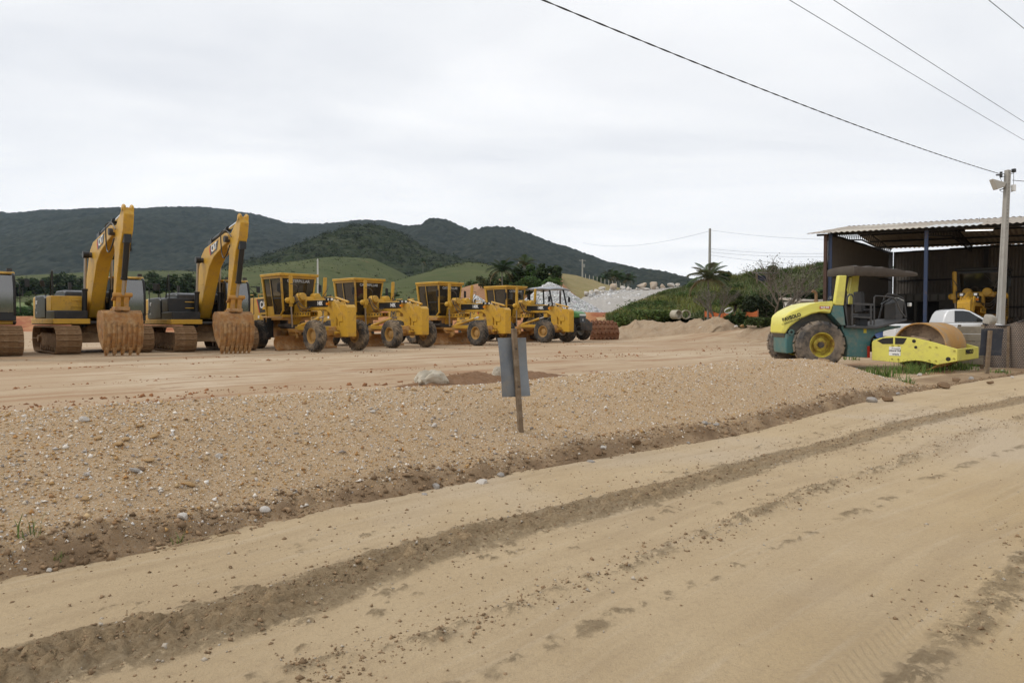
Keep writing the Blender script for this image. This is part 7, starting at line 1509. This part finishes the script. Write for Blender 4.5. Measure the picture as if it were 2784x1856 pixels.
def blades(P, h, rgb, w=.02, bend=.5, jit=.35):
    "3-point blades (two quads) from points P"
    n = len(P); a = rng.uniform(0, 2 * np.pi, n); hh = h * rng.uniform(.5, 1.3, n); dx = np.cos(a); dy = np.sin(a); b = bend * rng.uniform(.2, 1, n); ww = w * rng.uniform(.6, 1.4, n)
    px, py = -dy, dx; z0 = P[:, 2] - .02; L = []
    for (t, o) in ((0, 0), (.55, .25), (1, 1)):
        cx = P[:, 0] + dx * b * hh * o; cy = P[:, 1] + dy * b * hh * o; cz = z0 + hh * (t - .25 * b * o); k = ww * (1 - .85 * t); L += [np.stack([cx - px * k, cy - py * k, cz], -1), np.stack([cx + px * k, cy + py * k, cz], -1)]
    V = np.stack(L, 1).reshape(-1, 3); base = (np.arange(n) * 6)[:, None]; F = np.concatenate([base + np.array([[0, 1, 3, 2]]), base + np.array([[2, 3, 5, 4]])]); c = np.asarray(rgb)[None] * (1 + rng.uniform(-jit, jit, (n, 1))) * (1 + rng.uniform(-.15, .15, (n, 3))); return V, F, np.repeat(np.clip(c, 0, 1), 6, 0)
def bank_grass():
    ny, nx = BG.shape[:2]; n = 26000; i = rng.random(n) ** .8 * (ny * .72); j = rng.random(n) * (nx - 1.01); i0 = i.astype(int); j0 = j.astype(int); f = (i - i0)[:, None]; g = (j - j0)[:, None]
    P = (BG[i0, j0] * (1 - f) + BG[i0 + 1, j0] * f) * (1 - g) + (BG[i0, j0 + 1] * (1 - f) + BG[i0 + 1, j0 + 1] * f) * g
    tone = fbm(P[:, 0], P[:, 1], .18, 3, 44); V, F, c = blades(P, .45 + .25 * np.clip(tone, -1, 1), (.105, .125, .045), .045, .8); tv = np.repeat(tone, 6)[:, None]; c = np.clip(c * (1 + .6 * tv) * np.where(tv > .25, np.array([[1.25, 1.1, .9]]), 1), 0.01, 1)
    # shrubby clumps
    m = 70; q = rng.integers(0, n, m); parts = [(V, F, c)]
    for s in q:
        k = 220; r = rng.uniform(.3, .9); C = P[s] + rng.normal(0, 1, (k, 3)) * np.array([r, r, r * .45]) * .6 + np.array([0, 0, r * .35]); rg = [(.05, .08, .024), (.07, .11, .03), (.10, .14, .04)][rng.integers(0, 3)]; parts.append(leaf_quads(C, np.full(k, .10), rg))
    V, F, c = merge(parts); tag(link('bank_vegetation', np_mesh('bank_vegetation', V, F, cols=c), GRASS), 'tall grass and scrub covering the green bank', 'vegetation', kind='stuff')
bank_grass()
def tufts():
    spots = [(2395, 1016, 40, .30), (2300, 1022, 26, .25), (2358, 1018, 22, .28), (2500, 1003, 60, .34), (2545, 998, 70, .34), (2470, 1008, 50, .30), (2575, 992, 55, .34), (2460, 1046, 26, .30), (2640, 985, 60, .34), (2740, 975, 80, .36), (2775, 970, 80, .36), (2700, 978, 70, .34), (2660, 990, 40, .25), (2800, 980, 90, .35), (2310, 976, 30, .2), (2610, 998, 40, .22), (2720, 1008, 24, .14)]
    parts = []
    for (px, py, wpx, h) in spots:
        c = onz(px, py, .08); n = 70 if wpx < 35 else 190; s = wpx * c.y / FPX / 2; P = np.column_stack([c.x + rng.normal(0, s, n), c.y + rng.normal(0, s * .8, n), np.zeros(n)]); P[:, 2] = np.maximum(ground_z(P[:, 0], P[:, 1]), 0) + .03; parts.append(blades(P, h * np.ones(n), (.13, .19, .05), .012, .7))
    for (px, py, h) in ((58, 1462, .16), (475, 1478, .08), (150, 1520, .06)):
        c = berm_hit(px, py); n = 16; P = np.column_stack([c.x + rng.normal(0, .03, n), c.y + rng.normal(0, .03, n), np.full(n, c.z)]); parts.append(blades(P, h * np.ones(n), (.16, .20, .07), .005, .8))
    V, F, c = merge(parts); tag(link('grass_tufts', np_mesh('grass_tufts', V, F, cols=c), GRASS), kind='stuff')
    # dry stalks at the foot of the berm
    for i, (a, b) in enumerate((((560, 1490), (640, 1470)), ((430, 1508), (640, 1478)), ((20, 1520), (110, 1478)), ((800, 1410), (900, 1380)))):
        A = berm_hit(*a) + Vector((0, 0, .02)); B = berm_hit(*b) + Vector((0, 0, .05)); mb = MB(); hose(mb, A, B, .03, .0025, 10); o = mb.build('dry_stalk', mat('straw', (.35, .26, .15), .9)); tag(o, 'thin dry stalk lying along the foot of the berm', 'stalk', 'dry stalks at the berm foot')
tufts()
# palm, young tree, bushes and bare tree in front of the bank
p = atd(1925, 868, 53); palm((p.x, p.y, 1.2), 3.6, 2.0, 'leafy palm in front of the tall pole on the green bank', 24, rgb=(.10, .115, .05), seed=61, dry=4)
tr_at(1998, 868, 788, 52, 46, 1500, (.085, .115, .03), 'young tree with a small dense crown by the orange mesh', .13, trunk=.45); tr_at(2005, 884, 848, 48, 60, 900, (.04, .065, .02), 'low dark bush in front of the orange mesh', .12, trunk=.05)
tr_at(1968, 790, 735, 78, 40, 500, (.04, .06, .022), 'dark tree on the crest of the green bank beside the palm', .2); tr_at(2096, 746, 722, 79, 26, 300, (.05, .075, .025), 'small tree on the crest of the green bank above the tarp shelter', .2)
tr_at(2075, 872, 800, 50, 110, 1500, (.032, .045, .018), 'dark leafy shrub behind the bare spreading tree', .15, trunk=.1); tr_at(2200, 865, 790, 46, 80, 1200, (.03, .045, .017), 'dark shrub behind the bare tree next to the shed', .15, trunk=.1); tr_at(2150, 858, 795, 55, 120, 1400, (.04, .055, .02), 'dark green shrub at the foot of the bank behind the bare tree', .17, trunk=.1)
tr_at(2060, 886, 862, 43, 70, 800, (.06, .085, .025), 'low green scrub at the foot of the bare tree', .10, trunk=.05); tr_at(1765, 872, 842, 58, 110, 1500, (.10, .14, .038), 'dense low shrub on the green bank by the concrete rings', .16, trunk=.05); tr_at(1690, 880, 858, 55, 44, 700, (.11, .155, .04), 'grassy shrub at the near end of the green bank', .14, trunk=.05)
def bare_tree(px, ybase, d, h, label, seed, spread=1.0):
    r = random.Random(seed); c = atd(px, ybase, d); t = empty('bare_tree', (c.x, c.y, c.z - .1), 0, label, 'tree'); tr = MB(); tw = MB(); leaf = []
    def grow(p, dr, L, rad, dep, mbx):
        n = 4; path = [p]; q = p.copy(); dd = dr.copy()
        for i in range(n): dd = (dd + Vector((r.uniform(-.2, .2), r.uniform(-.2, .2), r.uniform(-.08, .12)))).normalized(); q = q + dd * (L / n); path.append(q.copy())
        (tr if dep > 3 else tw).tube(path, [rad * (1 - .35 * i / n) for i in range(n + 1)], 6 if dep > 3 else 4, caps=False)
        if dep == 0: leaf.append(q.copy()); return
        for k in range(3 if dep < 5 else 4):
            az = r.uniform(0, 6.28); nd = (dd + Vector((math.cos(az), math.sin(az), .1)) * r.uniform(.55, .95) * spread).normalized(); nd.z = max(nd.z, .05); grow(path[-1] if k < 2 else path[2], nd.normalized(), L * r.uniform(.66, .86), rad * .62, dep - 1, mbx)
    for s in (-.18, .18): grow(Vector((s, 0, 0)), Vector((s * 1.4, r.uniform(-.2, .2), 1)).normalized(), h * .34, .085, 5, tr)
    BT_ = mat('bare_bark', (.21, .185, .155), .95, var=(5, .5)); tr.build('trunk', BT_, t); tw.build('branches', BT_, t); C = np.array([q[:] for q in leaf]); C = np.repeat(C, 2, 0) + rng.normal(0, .10, (len(C) * 2, 3)); V, F, cc = leaf_quads(C, np.full(len(C), .045), (.07, .085, .035)); link('crown', np_mesh('crown', V, F, cols=cc), LEAF, t)
bare_tree(2120, 880, 40, 3.9, 'bare spreading grey tree next to the shed', 3); bare_tree(1945, 868, 50, 2.4, 'thin bare sapling beside the palm', 8, .5)
# orange mesh, concrete rings, tarp shelter, small house
def orange_mesh():
    t = empty('safety_mesh', atd(1916, 866, 54), 0, 'orange safety mesh strung along the foot of the green bank', 'mesh fence'); o0 = t.location; OM = mat('orange_mesh', (.46, .12, .03), .8, var=(6, .6, (.36, .09, .03))); V = []; n = 40
    for k in (0, 1):
        for i in range(n + 1):
            u = i / n; px = 1916 + 146 * u; top = atd(px, 845 + 8 * math.sin(u * math.pi) + 1.5 * math.sin(u * 30), 54 - 6 * u) - o0; bt = atd(px, 861 + 8 * math.sin(u * 3) * (u < .8), 54 - 6 * u) - o0; V += [top + Vector((0, .02 * k, 0)), bt + Vector((0, .02 * k, 0))]
    F = []
    for k in (0, 1): F += [(k * 2 * (n + 1) + 2 * i, k * 2 * (n + 1) + 2 * i + 1, k * 2 * (n + 1) + 2 * i + 3, k * 2 * (n + 1) + 2 * i + 2) for i in range(n)]
    mb = MB(); mb.add(V, F); mb.build('mesh', OM, t, sm=60)
    for u in (0, .35, .7, 1.0): a = atd(1916 + 146 * u, 840, 54 - 6 * u) - o0; MB().bar((a.x, a.y + .06, a.z - 1.2), (a.x, a.y + .06, a.z), .06, .06).build('stake', WOOD, t)
orange_mesh()
for i, (px, w, lab, yaw) in enumerate(((1838, 26, 'mossy concrete pipe ring lying half hidden in the grass', .5), (1864, 24, 'clean concrete pipe ring with its open end showing', -.1))):
    c = atd(px, 855, 55.5); mb = MB(); mb.lathe([(.30, -.35), (.37, -.35), (.37, .35), (.30, .35)], (0, 0, 0), 28, 'y', True); o = mb.build('concrete_ring', mat('ring_concrete', (.42, .38, .30), .9, var=(2, .5, (.28, .25, .18))), None, .01); o.location = c; o.rotation_euler = (0, 0, yaw); tag(o, lab, 'pipe ring')
mb = MB(); mb.lathe([(.30, -.05), (.33, -.05), (.33, .05), (.30, .05)], (0, 0, 0), 28, 'y', True); o = mb.build('hoop', WHITE); o.location = atd(1981, 844, 52.2); o.rotation_euler = (.9, 0, .2); tag(o, 'white hoop leaning above the orange mesh', 'hoop')
def shelter():
    c = atd(2085, 765, 74); t = empty('tarp_shelter', c, 0, 'small lean-to with a dark blue tarp on wooden posts on the green bank', 'shelter'); s = 74 / FPX
    for x in (-27, 6, 18): MB().bar((x * s, 0, -.6), (x * s, 0, 23 * s), .12, .12).build('post', WOOD, t)
    MB().bar((6 * s, -.05, 2 * s), (26 * s, -.05, 22 * s), .10, .10).build('brace', WOOD, t); MB().box((-2 * s, .5, 23.5 * s), (54 * s, 1.8, .10), (.1, 0, 0)).build('roof', DARK, t); mb = MB(); V = [(-25 * s, .02, 2 * s), (4 * s, .02, 1 * s), (4 * s, .04, 20 * s), (-10 * s, -.1, 16 * s), (-25 * s, .04, 18 * s)]; mb.add(V + [(a, b + .05, c_) for a, b, c_ in V], [(0, 1, 2, 3, 4), (9, 8, 7, 6, 5)] + [(i, (i + 1) % 5, 5 + (i + 1) % 5, 5 + i) for i in range(5)]); mb.build('tarp', mat('blue_tarp', (.025, .028, .06), .6), t)
shelter()
def hut():
    c = atd(2212, 862, 44); t = empty('small_house', (c.x, c.y, gz(c.x, c.y) + .3), .1, 'small white house with a green window behind the roller', 'house'); W_ = mat('house_white', (.62, .62, .58), .85, var=(2, .3)); MB().box((.4, 1.2, .75), (2.4, 2.4, 1.9)).build('wall', W_, t); MB().box((.4, 1.2, 1.78), (2.9, 2.9, .10), (.10, 0, 0)).build('roof', ROOFM, t)
    w = MB().box((.05, -.02, .95), (.66, .06, .58)).build('window', mat('green_frame', (.07, .16, .07), .6), t); MB().box((.05, -.055, .95), (.54, .02, .46)).build('pane', mat('tinted_window', (.012, .014, .016), .08, spec=.6), w)
hut()
# fence stakes on the far spoil bank and blue drums under the shed
for i in range(12):
    px = 1592 + i * 10.5; c = atd(px, 757 + i * 2.6, 141 + i * .4); o = MB().bar((0, 0, -.6), (0, 0, .9), .12, .12).build('fence_stake', mat('pale_stake', (.45, .42, .36), .9)); o.location = c; tag(o, 'pale fence stake along the top of the spoil bank', 'stake', 'fence stakes on the spoil bank')
for i, (px, d, col, lab) in enumerate(((2397, 31, (.03, .06, .16), 'blue drum standing in the shed behind the roller seat'), (2413, 31.5, (.45, .05, .025), 'red drum standing in the shed behind the roller'))):
    c = atd(px, 872, d); mb = MB(); mb.lathe([(.001, 0), (.28, 0), (.29, .28), (.30, .30), (.29, .32), (.29, .58), (.30, .60), (.29, .62), (.28, .88), (.001, .88)], (0, 0, 0), 20, 'z'); o = mb.build('drum_barrel', mat('drum_paint_%d' % i, col, .5)); o.location = (c.x, c.y, gz(c.x, c.y)); tag(o, lab, 'drum')
o = MB().box((0, 0, .30), (1.0, .5, .6)).build('bench_chest', mat('dark_chest', (.05, .05, .05), .6), None, .03); c = atd(2748, 872, 38); o.location = (c.x, c.y, gz(c.x, c.y)); tag(o, 'dark chest against the pale back wall of the shed', 'chest')
c = atd(2700, 868, 26); V, F = rock_blob(3, 91, .9, .1); o = link('covered_bundle', np_mesh('covered_bundle', V, F, smoothang=40), mat('pale_tarp', (.36, .33, .28), .85, var=(4, .5))); o.location = (c.x - .15, c.y, c.z - .05); o.scale = (.26, .24, .30); tag(o, 'pale wrapped bundle at the foot of the floodlight pole', 'bundle')
# ================================================================== haze
def haze():
    m = bpy.data.materials.new('haze'); m.use_nodes = True; t = m.node_tree; t.nodes.remove(t.nodes['Principled BSDF']); v = N(t, 'ShaderNodeVolumePrincipled'); v.inputs['Color'].default_value = (.60, .78, 1.0, 1); v.inputs['Density'].default_value = HAZE; v.inputs['Anisotropy'].default_value = 0.2; t.links.new(v.outputs[0], t.nodes['Material Output'].inputs['Volume'])
    o = MB().box((0, 1700, 345), (9000, 4300, 710)).build('haze', m, None, sm=None); tag(o, kind='stuff')
HAZE = 0.000042
haze()
